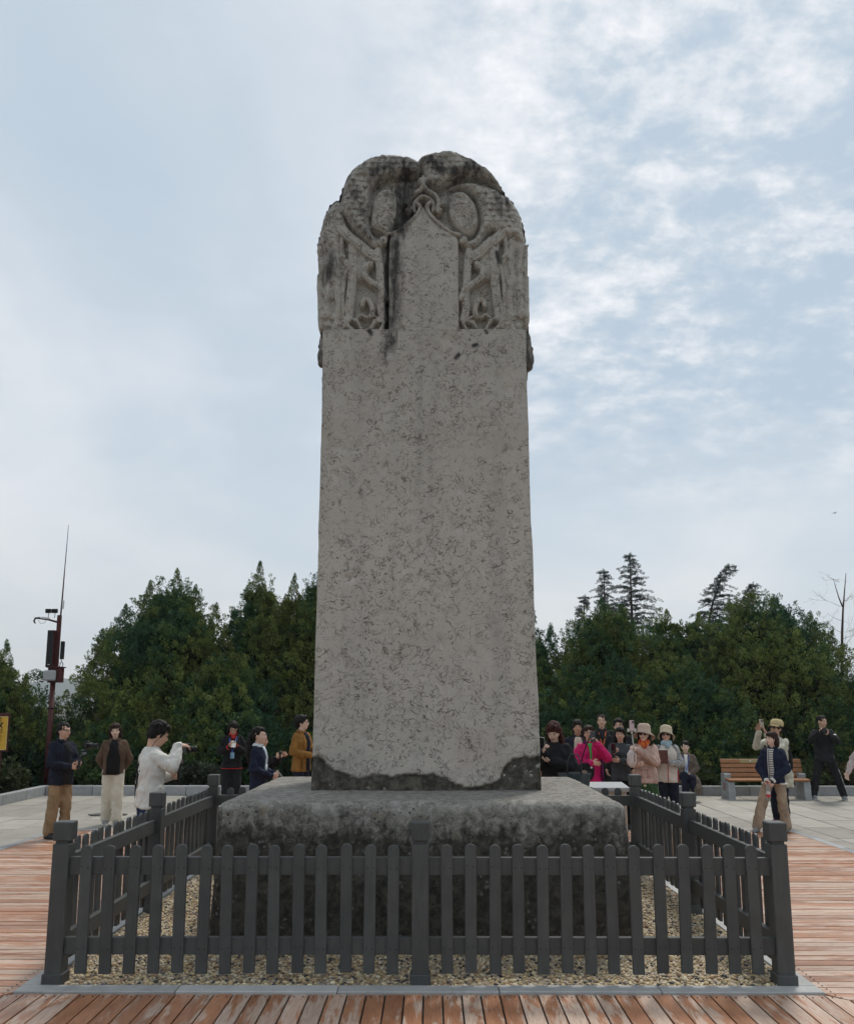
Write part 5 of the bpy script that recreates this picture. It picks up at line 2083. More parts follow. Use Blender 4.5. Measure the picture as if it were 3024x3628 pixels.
    def sunhat(self, mat, brim=.135, droop=.07):
        b = MB()
        prof = [(.088, 1.615), (.092, 1.66), (.086, 1.705), (.060, 1.732), (.0, 1.738)]
        seg = 28
        vs, fs = [], []
        rows = [(brim * .965, 1.628 - droop - .004), (.094, 1.612)] + prof[1:4]
        outer = [(brim, 1.630 - droop), (.108, 1.628)] + [(a + .020, z + .022) for a, z in prof[1:4]]
        for rs in (outer,):
            for r_, z in rs:
                for k in range(seg):
                    an = 2 * pi * k / seg
                    wv = .010 * sin(3 * an + 1) * (r_ / brim) ** 3 - .058 * sin(an) * (r_ / brim) ** 3
                    vs.append((r_ * cos(an) * .95, .016 + r_ * sin(an) * 1.06, z + wv))
            for i in range(len(rs) - 1):
                for k in range(seg):
                    k2 = (k + 1) % seg
                    fs.append([i * seg + k, i * seg + k2, (i + 1) * seg + k2, (i + 1) * seg + k])
            fs.append([(len(rs) - 1) * seg + k for k in range(seg)])
        b.add(vs, fs)
        b.xform(self.HM)
        o = self.emit(b, 'sun_hat', mat)
        md = o.modifiers.new('thick', 'SOLIDIFY')
        md.thickness = .007
        APPLY.append(o)
        return self

    def cap(self, mat):
        b = MB()
        b.lathe([(.102, 1.624), (.106, 1.662), (.099, 1.705), (.070, 1.738), (.02, 1.748)], (0, .014, 0), 22, sy=1.10)
        vs, fs = [], []
        n = 12
        for j, (rr, z) in enumerate(((.104, 1.632), (.172, 1.612))):
            for k in range(n + 1):
                an = pi + pi * (.16 + .68 * k / n)
                vs.append((rr * cos(an) * (.98 if j == 0 else .66), .012 + rr * sin(an) * 1.06, z - .012 * abs(cos(an)) * j))
        for k in range(n):
            fs.append([k, k + 1, n + 2 + k, n + 1 + k])
        b.add(vs, fs)
        b.add([(x, y, z - .006) for x, y, z in vs], [f[::-1] for f in fs])
        self.emit(b.xform(self.HM), 'cap', mat)
        return self

    # ---- clothes
    def top(self, name, mat, hem=.80, flare=1.0, fat=1.0, sleeve=1.0, collar=None, length_l=1.0, length_r=1.0, sleeves=True, fold=.012, sleeve_mat=None):
        k = self.k * (1 + (fat - 1) * .62)
        b = MB()
        rings = [(0, 0, hem, .178 * k * flare, .118 * k * flare), (0, 0, hem + .03, .178 * k * flare, .118 * k * flare)]
        if hem < .95:
            rings.append((0, 0, 1.0, .168 * k * (1 + flare) / 2, .113 * k * (1 + flare) / 2))
        rings += [(0, 0, 1.12, .168 * k, .112 * k), (0, 0, 1.27, .186 * k, .120 * k), (0, .008, 1.345, .165 * k, .098 * k), (0, .012, 1.395, .105 * k, .078), (0, .016, 1.435, .070, .064)]
        b.loft(rings, 26)
        if sleeves:
            sb_ = b if sleeve_mat is None else MB()
            for sd, ln in ((1, length_l), (-1, length_r)):
                S, E, Wr = self.arm[sd]
                w = E.lerp(Wr, min(ln, .97))
                sb_.cone(S, .060 * (sleeve + 1) / 2, E, .054 * sleeve)
                sb_.cone(E, .056 * sleeve, w, .043 * sleeve)
            if sleeve_mat is not None:
                self.emit(sb_, 'sleeves', sleeve_mat, .014, 3, fold)
        o = self.emit(b, name, mat, .015, 4, fold)
        if collar:
            c = MB()
            n = 20
            vs, fs = [], []
            for j, (rr, z) in enumerate(((.066, 1.425), (.074, 1.468), (.092, 1.432))):
                for q in range(n + 1):
                    an = -pi / 2 + .42 + (2 * pi - .84) * q / n
                    vs.append((rr * cos(an), .016 + rr * sin(an) * .95, z - .018 * (sin(an) < -.3)))
            for j in range(2):
                for q in range(n):
                    fs.append([j * (n + 1) + q, j * (n + 1) + q + 1, (j + 1) * (n + 1) + q + 1, (j + 1) * (n + 1) + q])
            c.add(vs, fs)
            o2 = self.emit(c, 'collar', collar)
            md = o2.modifiers.new('thick', 'SOLIDIFY')
            md.thickness = .006
            APPLY.append(o2)
        return self

    def front_panel(self, name, mat, hem=.88, w=.055, depth=.014, fat=1.0, wtop=None, x=0.0):
        """the strip of shirt that shows in an open jacket"""
        k = self.k * (1 + (fat - 1) * .62)
        wt = wtop or w
        b = MB()
        b.loft([(x, -.113 * k, hem, w, .012 + depth), (x, -.108 * k, 1.0, w, .012 + depth), (x, -.106 * k, 1.12, w, .013 + depth), (x, -.112 * k, 1.27, wt, .013 + depth), (x * .5, -.086 * k, 1.36, wt * .9, .018 + depth), (0, -.052, 1.425, .045, .022)], 14)
        self.emit(b, name, mat, None)
        return self

    def trousers(self, mat, wide=1.0, cuff=1.0, top=.98, fold=.012):
        b = MB()
        k = self.k
        o = V3(0, 0, -self.dz)
        hz = self.leg[1][0] + o
        b.loft([(0, hz.y, hz.z - .10, .150 * k, .10), (0, hz.y, hz.z - .02, .160 * k, .112), (0, hz.y * .6, hz.z + .07, .148 * k, .105)], 22)
        for sd in (1, -1):
            H_, K_, A_ = (p + o for p in self.leg[sd])
            b.cone(H_, .092 * k * (wide + 1) / 2, K_, .070 * wide)
            e = K_.lerp(A_, .97)
            b.cone(K_, .070 * wide, e, .060 * wide * cuff)
        self.emit(b, 'trousers', mat, .021, 3, fold)
        return self

    def skirt(self, mat, hem=.42, flare=1.25):
        b = MB()
        b.loft([(0, 0, hem, .19 * flare, .15 * flare), (0, 0, hem + .03, .19 * flare, .15 * flare), (0, 0, .70, .19, .14), (0, 0, .90, .165, .115), (0, 0, .99, .145, .10)], 26)
        self.emit(b, 'skirt', mat, .016, 3, .02)
        return self

    def shoes(self, mat, sole=None):
        for sd in (1, -1):
            A_ = self.leg[sd][2]
            b = MB()
            x, y = A_.x, A_.y
            o = -self.dz
            z = A_.z - .085
            b.loft([(x, y - .055, z + .002 + o, .044, .135), (x, y - .055, z + .022 + o, .048, .140), (x, y - .045, z + .050 + o, .045, .118), (x, y - .005, z + .085 + o, .040, .060), (x, y + .010, z + .115 + o, .040, .046)], 18)
            self.emit(b, 'shoe', mat, None)
            if sole:
                c = MB()
                c.loft([(x, y - .055, z - .001 + o, .049, .141), (x, y - .055, z + .022 + o, .051, .144)], 18)
                self.emit(c, 'sole', sole)
        return self

    def lanyard(self, mat, badge_mat, z=1.12, y=-.135, w=.010, x=0.0, size=(.052, .008, .085), back=True):
        b = MB()
        for s in (-1, 1):
            pts = [(s * .055, .045, 1.445), (s * .070, -.015, 1.425), (s * .060, -.085, 1.36), (s * .036 + x * .5, y + .012, 1.25), (x, y, z + .05)]
            for a, c in zip(pts[:-1], pts[1:]):
                b.tube([a, c], w, 5)
        o = self.emit(b, 'lanyard', mat)
        c = MB().box((x, y - .004, z), size, bev=.006)
        self.emit(c, 'badge', badge_mat)
        return self

    def scarf(self, mat, fat=1.0):
        b = MB()
        for j, (rr, z) in enumerate(((.072, 1.425), (.078, 1.45), (.070, 1.478))):
            pts = [(rr * fat * cos(a), .012 + rr * fat * .95 * sin(a) - .004, z + .006 * sin(3 * a + j)) for a in np.linspace(0, 2 * pi, 17)]
            b.tube(pts, .022 * fat, 8, cap=False)
        b.ell((.01, -.075, 1.40), (.045, .028, .045))
        self.emit(b, 'scarf', mat, .011, 2, .006)
        return self


FING, APPLY = [], []


def finish_people():
    """bake the voxel surfaces in one pass"""
    for o, vox, sm, fold in REMESH:
        m = o.modifiers.new('remesh', 'REMESH')
        m.mode = 'VOXEL'
        m.voxel_size = vox
        m.use_smooth_shade = True
        if sm:
            m2 = o.modifiers.new('smooth', 'SMOOTH')
            m2.factor = .5
            m2.iterations = sm
    todo = [r[0] for r in REMESH] + APPLY
    folds = {r[0].name: r[3] for r in REMESH}
    fing = {o.name: mb for o, mb in FING}
    dg = bpy.context.evaluated_depsgraph_get()
    new = []
    for o in todo:
        me = bpy.data.meshes.new_from_object(o.evaluated_get(dg), preserve_all_data_layers=True, depsgraph=dg)
        new.append((o, me))
    for o, me in new:
        n = len(me.vertices)
        co = np.zeros(n * 3, np.float32)
        me.vertices.foreach_get('co', co)
        co = co.reshape(-1, 3).astype(float)
        f = folds.get(o.name, 0)
        if f:
            nr = np.zeros(n * 3, np.float32)
            me.vertices.foreach_get('normal', nr)
            nr = nr.reshape(-1, 3)
            seed = (sum(map(ord, o.parent.name)) % 97) * 1.7
            q = np.stack([co[:, 0] * 10 + seed + 5 * co[:, 2], co[:, 1] * 10, co[:, 2] * 6.5], 1)
            if o.name.startswith('hair'):
                q = np.stack([co[:, 0] * 30 + seed, co[:, 1] * 30, co[:, 2] * 11], 1)
            w = fbm(q, 3)
            co = co + nr * (np.abs(w) * -3.4 + .85)[:, None] * f
        if o.name in fing:
            mb = fing[o.name]
            vs = np.array(mb.v)
            fs = [[v for v in p.vertices] for p in me.polygons] + [[i + n for i in fc] for fc in mb.f]
            me2 = bpy.data.meshes.new('body')
            me2.from_pydata([tuple(p) for p in np.vstack([co, vs])], [], fs)
            for mt in o.data.materials:
                me2.materials.append(mt)
            me2.polygons.foreach_set('use_smooth', np.ones(len(me2.polygons), bool))
            me2.update()
            bpy.data.meshes.remove(me)
            me = me2
        else:
            me.vertices.foreach_set('co', co.astype(np.float32).ravel())
            me.update()
        if 'fingers' in o:
            del o['fingers']
        old = o.data
        o.modifiers.clear()
        o.data = me
        bpy.data.meshes.remove(old)

# ------------------------------------------------------------------ the visitors
C_ = cloth
BLK = C_('cloth_black', (.012, .012, .013))
BLK2 = C_('cloth_black_soft', (.017, .017, .019))
NAVY = C_('cloth_navy', (.014, .019, .040))
INK = C_('cloth_ink_navy', (.012, .015, .026))
KHAKI = C_('cloth_khaki', (.27, .185, .105))
TAN = C_('cloth_tan', (.33, .255, .185))
BROWN = C_('cloth_brown', (.105, .068, .045))
WHITE = C_('cloth_white', (.66, .64, .59), var=.07)
IVORY = C_('cloth_ivory', (.62, .57, .47), var=.07)
JEANS = C_('cloth_denim', (.022, .040, .085))
CORD = C_('cloth_corduroy', (.245, .120, .030))
MAGENTA = C_('cloth_magenta', (.50, .008, .115), rough=.6)
PURPLE = C_('cloth_purple', (.12, .012, .085), rough=.6)
BEIGE = C_('cloth_beige', (.52, .43, .34))
PINK = C_('cloth_pink_beige', (.47, .33, .275))
PALEPINK = C_('cloth_pale_pink', (.52, .43, .41))
FOREST = C_('cloth_forest', (.035, .075, .032))
TAUPE = C_('cloth_taupe', (.125, .095, .075))
CREAM = C_('cloth_cream', (.50, .47, .38))
HATC = C_('hat_cream', (.56, .47, .34), var=.06)
HATP = C_('hat_pink', (.52, .40, .32), var=.06)
CAPC = C_('cap_straw', (.50, .40, .22), var=.06)
SKYB = C_('scarf_blue', (.30, .42, .47))
REDC = C_('cloth_red', (.45, .03, .03))
ORANGE = plain('orange_strap', (.75, .16, .035), .5, .05)
BLUE = plain('blue_strap', (.05, .14, .55), .5, .05)
GREENS = plain('green_strap', (.04, .36, .06), .6, .05)
BADGE = plain('badge_blue', (.30, .52, .70), .3, .2, 25)
SHOEB = plain('shoe_black', (.014, .013, .013), .4)
SHOEG = plain('shoe_grey', (.20, .20, .20), .7, .4, 60)
MAROON = plain('shoe_maroon', (.075, .018, .026), .5)
SOLE = plain('sole_white', (.55, .54, .52), .6)


def stripes_mat():
    m, nt = new_mat('cloth_stripes')
    c = coords(nt)
    sp = nt.n('ShaderNodeSeparateXYZ', ins={0: c})
    s = nt.math('SINE', nt.math('MULTIPLY', sp.outputs[2], 2 * pi / .030))
    finish(nt, nt.mix(nt.step(s, .1, .35), (.60, .58, .54), (.02, .02, .025)), .9, .2)
    return m


STRIPE = stripes_mat()


def knit_mat():
    m, nt = new_mat('cloth_patterned_knit')
    c = coords(nt)
    v = nt.n('ShaderNodeTexVoronoi')
    nt.set(v, 'Vector', nt.mapping(c, (1, 1, 1.6)))
    v.inputs['Scale'].default_value = 42
    finish(nt, nt.mix(nt.step(v.outputs[0], .30, .48), (.055, .06, .065), (.36, .36, .35)), .9, .2)
    return m


KNIT = knit_mat()


def warm_scarf():
    m, nt = new_mat('scarf_orange_red')
    c = coords(nt)
    n = nt.noise(c, 24.0, 3, .6, .6)
    finish(nt, nt.mix(nt.step(n, .42, .58), (.42, .03, .035), (.60, .20, .03)), .8, .2)
    return m


WARM = warm_scarf()


def phone(label, p, tilt, back, screen_to=0.0, grp=None):
    """p: centre, tilt: Euler, back: material"""
    o = MB().box((0, 0, 0), (.074, .009, .155), bev=.004).build('phone', back)
    o.location = p
    o.rotation_euler = tilt
    MB().box((0, .0055, 0), (.068, .002, .147)).build('screen', MATS['glass_dark'], o)
    cb_ = MB().box((.018, -.0060, .052), (.030, .004, .036), bev=.0015)
    cam_ = cb_.build('camera_bump', plain('lens_grey', (.10, .10, .11), .3), o)
    for z in (.062, .044):
        MB().lathe([(.0065, 0), (.0065, .003), (.004, .0035)], (.018, -.008, z), 10, rot=Matrix.Rotation(pi / 2, 3, 'X')).build('lens', MATS['glass_dark'], cam_)
    tag(o, label, 'phone', grp)
    return o


PHW = plain('phone_white', (.60, .58, .55), .3, .03)
PHP = plain('phone_pink', (.55, .42, .42), .3, .03)
PHG = plain('phone_champagne', (.50, .45, .36), .3, .03)
PHB = plain('phone_black', (.015, .015, .016), .25, .03)
PHR = plain('phone_dark_red', (.16, .03, .035), .35, .03)


def dslr(label, p, yaw, pitch=0.0, lens=.11, name='camera_body'):
    root = empty('photo_camera', p, yaw)
    root.rotation_euler = (pitch, 0, yaw)
    b = MB()
    b.box((0, 0, 0), (.135, .06, .085), bev=.010)
    b.box((-.052, -.030, 0), (.034, .03, .08), bev=.010)
    b.box((0, -.004, .055), (.055, .05, .032), bev=.008)
    b.build('camera_body', MATS['black_plastic'], root)
    l = MB().lathe([(.034, .0), (.036, .03), (.033, .032), (.037, lens * .6), (.036, lens), (.030, lens), (.028, lens - .012), (.0, lens - .014)], (0, -.03, 0), 20, rot=Matrix.Rotation(pi / 2, 3, 'X'))
    lo = l.build('lens', MATS['black_plastic'], root, True, auto=40)
    MB().lathe([(.027, lens - .010), (.020, lens - .004), (.0, lens - .001)], (0, -.03, 0), 16, rot=Matrix.Rotation(pi / 2, 3, 'X')).build('front_glass', MATS['glass_dark'], lo, True)
    tag(root, label, 'camera')
    return root


def gimbal(label, grip0, grip1, cam_p, yaw, lens=.10, name='gimbal_camera'):
    """camera carried on a motorised handle"""
    root = empty('gimbal_camera', grip0, yaw)
    Ri = Matrix.Rotation(-yaw, 3, 'Z')
    g1 = Ri @ (Vector(grip1) - Vector(grip0))
    cp = Ri @ (Vector(cam_p) - Vector(grip0))
    b = MB()
    b.tube([(0, 0, -.06), (0, 0, .0), g1], [.016, .021, .019], 12)
    b.build('handle', MATS['black_plastic'], root, True)
    a = MB()
    a.tube([g1, g1 + Vector((.05, .02, .03)), cp + Vector((.085, .02, -.04)), cp + Vector((.085, .0, .02))], [.014, .013, .013, .015], 8)
    a.ell(g1, (.024,) * 3)
    a.ell(cp + Vector((.085, 0, .02)), (.024,) * 3)
    a.build('motor_arm', MATS['dark_metal'], root, True)
    c = MB()
    c.box(cp, (.125, .055, .080), bev=.010)
    c.box(cp + Vector((0, 0, .052)), (.05, .045, .026), bev=.006)
    c.build('camera_body', MATS['black_plastic'], root)
    l = MB().lathe([(.033, 0), (.035, .03), (.031, .034), (.036, lens * .7), (.034, lens), (.0, lens - .012)], cp + Vector((0, -.028, .0)), 18, rot=Matrix.Rotation(pi / 2, 3, 'X'))
    l.build('lens', MATS['black_plastic'], root, True, auto=40)
    m = MB().box(cp + Vector((-.0, .055, -.10)), (.11, .010, .07), rot=Matrix.Rotation(-.5, 3, 'X'), bev=.003)
    m.build('monitor', MATS['glass_dark'], root)
    tag(root, label, 'camera')
    return root


# --- left side
P = Person('man in glasses, black jacket and khaki trousers carrying a camera rig', (-5.46, 12.9), 62, 1.655, skin=SKIN, head=(8, 0, 0))
P.arms(L=((.235, -.04, 1.09), (.075, -.30, 1.10)), R=((-.235, -.04, 1.09), (-.075, -.27, 1.06)))
P.legs((.11, -.02), (-.10, .06)).body(curl=(1.0, 1.0), palm=((-1, .2, .1), (1, .2, .1)))
P.hair('receding').glasses().top('jacket', INK, hem=.78, fat=1.12, sleeve=1.12, collar=INK).front_panel('undershirt', BLK2, hem=.79, w=.075, wtop=.062, depth=.008, fat=1.12)
P.trousers(KHAKI, 1.18, 1.05).shoes(SHOEB)
gimbal('black video camera on a gimbal held by the man in glasses', P.W((0, -.36, 1.06)), P.W((0, -.40, 1.20)), P.W((.03, -.50, 1.37)), radians(78), .15)

P = Person('woman in brown jacket and white trousers facing the camera on the left', (-5.2, 14.3), 14, 1.615, True, skin=SKIN2, head=(4, 4, -4))
P.arms(L=((.245, .07, 1.10), (.15, .15, .92)), R=((-.245, .07, 1.10), (-.15, .15, .92)))
P.legs((.10, -.06), (-.09, .08)).body()
P.hair('bob', BROWNHAIR).top('jacket', BROWN, hem=.84, fat=1.16, sleeve=1.18, collar=BROWN).front_panel('black_top', BLK, hem=.845, w=.112, wtop=.080, depth=.004, fat=1.16)
P.trousers(IVORY, 1.30, 1.12).shoes(SHOEG, SOLE)
b = MB().tube([(-.10, -.10, 1.40), (-.02, -.150, 1.20), (.10, -.145, 1.0)], .006, 6)
P.emit(b, 'bag_strap', BLK)

P = Person('man in white sweatshirt with black back print filming, near the left fence', (-2.96, 9.2), 122, 1.74, skin=SKIN, head=(4, 22, 0), lean=(0, -.05))
P.arms(R=((-.275, -.14, 1.25), (-.18, -.20, 1.45)), L=((.20, -.06, 1.10), (.04, -.20, 1.13)))
P.legs((.11, -.04), (-.11, .05)).body(curl=(1.05, .55), palm=((-1, -.2, .1), (.4, -.3, -.8)), hdir=(None, (.2, -.95, .1)))
P.hair('short').top('sweatshirt', WHITE, hem=.84, fat=1.17, sleeve=1.12, fold=.016)
P.trousers(JEANS, 1.12).shoes(SHOEB)
e = MB().ell((-.088, -.004, 1.566), (.012, .012, .022))
P.emit(e.xform(P.HM), 'earphone', MATS['black_plastic'])
e = MB().tube([(-.088, .0, 1.55), (-.080, .02, 1.50), (-.070, .03, 1.44)], .003, 5)
P.emit(e.xform(P.HM), 'earphone_wire', MATS['black_plastic'])
# brush-stroke print on the back
pr = MB()
for pts, w in ((((-.02, 1.30), (.00, 1.22), (-.015, 1.12), (.01, 1.02), (.0, .93)), .016), (((-.05, 1.27), (.03, 1.25)), .012), (((.03, 1.31), (.045, 1.20), (.03, 1.10)), .013), (((-.055, 1.18), (-.03, 1.12)), .009), (((-.09, 1.20), (-.075, 1.215)), .008), (((.0, 1.08), (.045, 1.05)), .009)):
    p3 = []
    for x, z in pts:
        p3.append((x, .141 - .4 * x * x - .10 * max(0, z - 1.2), z))
    pr.tube(p3, [w * .5] + [w] * (len(p3) - 2) + [w * .25] if len(p3) > 2 else w, 6)
pr.v = [(x, .138 + (y - .138) * .35, z) for x, y, z in pr.v]
P.emit(pr, 'back_print', BLK)
gimbal('small gimbal camera raised by the man in the white sweatshirt', P.W((.03, -.29, 1.10)), P.W((.0, -.30, 1.26)), P.W((-.07, -.33, 1.41)), radians(122), .07)

P = Person('woman in black suit with red trim reading her phone, blue lanyard', (-3.65, 16.0), 12, 1.63, True, skin=SKIN, head=(0, 26, 0))
P.arms(L=((.235, -.03, 1.12), (.05, -.235, 1.235)), R=((-.235, -.03, 1.12), (-.055, -.225, 1.22)))
P.legs().body(curl=(.8, .8), palm=((-.6, -.2, .8), (.6, -.2, .8)))
P.hair('bob').top('suit_jacket', BLK, hem=.80, fat=1.12, sleeve=1.1, collar=BLK).trousers(BLK2, 1.3, 1.2).shoes(SHOEB).glasses()
P.scarf(REDC, .80).lanyard(BLUE, BADGE, z=1.06, y=-.150, w=.009, x=.0, size=(.072, .006, .115))
b = MB()
b.tube([(.195 * cos(a), .130 * sin(a), .815) for a in np.linspace(0, 2 * pi, 25)], .007, 6, cap=False)
P.emit(b, 'red_hem_trim', REDC)
for s in (-1, 1):
    b = MB().lathe([(.050, -.012), (.052, .012)], (P.arm[s][2] * .93 + P.arm[s][1] * .07), 12, rot=Vector((0, 0, 1)).rotation_difference((P.arm[s][2] - P.arm[s][1]).normalized()).to_matrix())
    P.emit(b, 'red_cuff', REDC)
phone('phone in both hands of the woman with the blue lanyard', P.W((.02, -.315, 1.28)), (radians(-42), 0, radians(12)), PHW)

P = Person('woman in navy blazer with long ponytail in profile left of the stele', (-2.43, 12.3), 84, 1.60, True, skin=SKIN2, head=(4, -2, 0))
P.arms(L=((.22, .02, 1.10), (.05, -.22, 1.02)), R=((-.22, .02, 1.10), (-.05, -.21, 1.0)))
P.legs().body(curl=(.9, .9), palm=((-1, 0, .2), (1, 0, .2)))
P.hair('ponytail').top('blazer', NAVY, hem=.70, fat=1.10, sleeve=1.06, collar=C_('collar_white', (.62, .68, .70), var=.04)).trousers(NAVY, 1.05).shoes(SHOEB)
P.front_panel('blouse', C_('blouse_white', (.62, .70, .74), var=.04), hem=1.16, w=.030, fat=1.10)
o = MB().tube([P.W((.0, -.30, 1.06)), P.W((.02, -.40, .93))], .005, 8).build('pen', PHW)
tag(o, 'white pen in the clasped hands of the ponytailed woman', 'pen')

P = Person('person in black almost hidden behind the ponytailed woman, one hand raised', (-2.56, 13.1), 80, 1.50, True, skin=SKIN, head=(0, 5, 0))
P.arms(L=((.20, -.10, 1.10), (.10, -.36, 1.31)), R=((-.22, -.03, 1.10), (-.08, -.30, 1.29)))
P.legs().body(curl=(1.0, 1.0))
P.hair('bob').top('coat', BLK, hem=.60, fat=1.08).trousers(BLK).shoes(SHOEB)
b = MB()
p0 = P.W((-.07, -.37, 1.22))
b.tube([p0, p0 + Vector((0, 0, .12))], .014, 10)
b.ell(p0 + Vector((0, 0, .14)), (.024, .024, .030))
tag(b.build('microphone', MATS['black_plastic'], smooth=True), 'small black microphone held behind the ponytailed woman', 'microphone')

P = Person('man in brown corduroy jacket looking right beside the stele', (-2.20, 14.8), 66, 1.745, skin=SKIN2, head=(24, -4, 0))
P.arms(L=((.245, -.02, 1.13), (.09, -.25, 1.17)), R=((-.25, .01, 1.10), (-.09, -.23, 1.06)))
P.legs().body(curl=(1.0, 1.1), palm=((-1, 0, .3), (1, 0, .3)))
P.hair('short').glasses().top('corduroy_jacket', CORD, hem=.80, fat=1.16, sleeve=1.15, collar=CORD).front_panel('shirt', INK, hem=.81, w=.060, depth=.009, fat=1.16).trousers(INK, 1.1).shoes(SHOEB)
for s in (-1,):
    b = MB().box((s * .135, -.095, .92), (.13, .02, .15), rot=Matrix.Rotation(s * -.75, 3, 'Z'), bev=.008)
    P.emit(b, 'pocket', CORD)
pc = P.W((-.02, -.33, 1.03))
o = MB().lathe([(.026, -.06), (.032, -.052), (.032, .045), (.026, .058), (.024, .06)], pc, 16, rot=Matrix.Rotation(.5, 3, 'Y')).build('drink_can', plain('can_red', (.42, .10, .10), .3, .3, 40), smooth=True, auto=40)
tag(o, 'red and pale drink can in the hand of the corduroy jacket man', 'can')

# --- right of the stele
P = Person('woman with long auburn hair and black coat looking at her phone', (1.61, 11.35), -16, 1.70, True, skin=SKIN2, head=(-6, 22, 0), lean=(0, -.08))
P.arms(R=((-.225, -.03, 1.14), (-.10, -.26, 1.31)), L=((.24, -.03, 1.11), (-.02, -.22, 1.21)))
P.legs().body(curl=(.7, .9), palm=((-.8, -.2, .5), (.8, -.3, .2)), hdir=((-.9, -.3, .1), (0, -.4, .9)))
P.hair('fringe_long', REDHAIR).top('coat', BLK2, hem=.55, flare=1.1, fat=1.22, sleeve=1.28).trousers(BLK).shoes(SHOEB)
phone('white phone held by the auburn haired woman beside the stele', P.W((-.115, -.33, 1.44)), (radians(-18), radians(-8), radians(150)), PHW)


def tote(p, yaw):
    root = empty('tote_bag', p, yaw)
    tag(root, 'dark grey tote bag with flap hanging from the auburn haired woman', 'bag')
    m = C_('tote_grey', (.060, .066, .066), var=.1)
    b = MB()
    b.loft([(0, 0, 0, .15, .055), (0, 0, .03, .165, .065), (0, 0, .16, .185, .060), (0, 0, .27, .205, .030), (0, 0, .29, .208, .016)], 24)
    b.build('bag_body', m, root, True)
    f = MB()
    f.loft([(0, -.052, .17, .03, .010), (0, -.050, .19, .06, .012), (0, -.042, .26, .078, .014), (0, -.02, .30, .080, .02)], 16)
    fl = f.build('flap', C_('tote_flap', (.040, .050, .052), var=.1), root, True)
    MB().lathe([(.010, 0), (.008, .006)], (0, -.068, .205), 12, rot=Matrix.Rotation(pi / 2, 3, 'X')).build('button', PHW, fl)
    for s in (-1, 1):
        h = MB().tube([(-.09, s * .02, .27), (-.085, s * .02, .42), (-.04, s * .02, .52), (.04, s * .02, .52), (.085, s * .02, .42), (.09, s * .02, .27)], .008, 8)
        h.build('handle', m, root, True)


tote((1.80, 11.05, .785), radians(-8))

P = Person('man with bowl haircut and orange strap behind the magenta jacket', (2.45, 14.6), -6, 1.665, skin=SKIN3, head=(0, -4, 0))
P.legs().arms().body()
P.hair('bowl').top('jacket', INK, hem=.80, fat=1.16, sleeve=1.1, collar=INK).front_panel('t_shirt', BEIGE, hem=.82, w=.072, depth=.008, fat=1.16).trousers(BLK).shoes(SHOEB)
P.lanyard(ORANGE, ORANGE, z=1.04, y=-.150)

P = Person('woman in magenta jacket holding a phone in front of her face', (2.42, 13.4), -4, 1.60, True, skin=SKIN, head=(0, -6, 0))
P.arms(L=((.275, -.12, 1.19), (.075, -.30, 1.43)), R=((-.27, -.05, 1.12), (.0, -.235, 1.125)))
P.legs().body(curl=(.8, .6), palm=((-.6, -.6, .4), (0, .9, -.3)), hdir=((-.35, -.25, .9), None))
P.hair('bowl', BROWNHAIR).glasses().top('rain_jacket', MAGENTA, hem=.76, flare=1.08, fat=1.26, sleeve=1.28, fold=.018, collar=PURPLE).trousers(BLK).shoes(SHOEB)
P.front_panel('green_strap', GREENS, hem=1.17, w=.020, depth=.018, fat=1.24, x=.01)
b = MB().loft([(0, -.02, .70, .165, .125), (0, -.02, .79, .17, .128)], 20)
P.emit(b, 'green_shirt_hem', GREENS)
for s in (-1, 1):
    b = MB().loft([(s * .19, 0, .78, .03, .11), (s * .19, 0, 1.0, .028, .105), (s * .185, 0, 1.18, .022, .08)], 12)
    P.emit(b, 'purple_side_panel', PURPLE)
phone('black phone hiding the face of the magenta jacket woman', P.W((.02, -.36, 1.545)), (radians(8), 0, radians(176)), PHB)


def shoulder_bag(p, yaw):
    root = empty('shoulder_bag', p, yaw)
    tag(root, 'round black shoulder bag with red centred emblem on magenta jacket', 'bag')
    b = MB()
    b.loft([(0, 0, -.145, .04, .02), (0, 0, -.12, .09, .04), (0, 0, -.05, .125, .055), (0, 0, .03, .125, .055), (0, 0, .09, .095, .04), (0, 0, .115, .05, .02)], 22)
    b.build('bag_body', BLK, root, True)
    em = MB()
    for k in range(9):
        a = 2 * pi * k / 9
        em.ell((-.035 + .040 * cos(a), -.062, -.04 + .040 * sin(a)), (.018, .006, .012), rot=Matrix.Rotation(-a, 3, 'Y'))
    em.build('emblem_petals', plain('emblem_grey', (.26, .24, .20), .6), root, True)
    MB().ell((-.035, -.066, -.04), (.022, .007, .022)).build('emblem_centre', plain('emblem_red', (.55, .12, .08), .5), root, True)
    MB().box((.075, -.05, .05), (.03, .012, .028), bev=.006).build('white_charm', PHW, root)
    MB().tube([(-.08, 0, .09), (-.04, .02, .22), (.03, .05, .40), (.10, .12, .52)], .009, 8).build('strap', BLK, root, True)


shoulder_bag(P.W((-.085, -.225, 1.00)), radians(-4))

P = Person('tallest man in black jacket with orange lanyard looking up', (3.25, 16.6), -8, 1.735, skin=SKIN, head=(-4, -7, 0))
P.arms(L=((.255, .05, 1.11), (.19, .05, .88)), R=((-.255, .05, 1.11), (-.19, .05, .88)))
P.legs().body()
P.hair('crew').top('jacket', BLK, hem=.78, fat=1.16, sleeve=1.15, collar=BLK).front_panel('shirt', BLK2, hem=.86, w=.045, fat=1.16).trousers(BLK, 1.1).shoes(SHOEB)
P.lanyard(ORANGE, ORANGE, z=1.06, y=-.152, w=.0085, size=(.055, .02, .105))

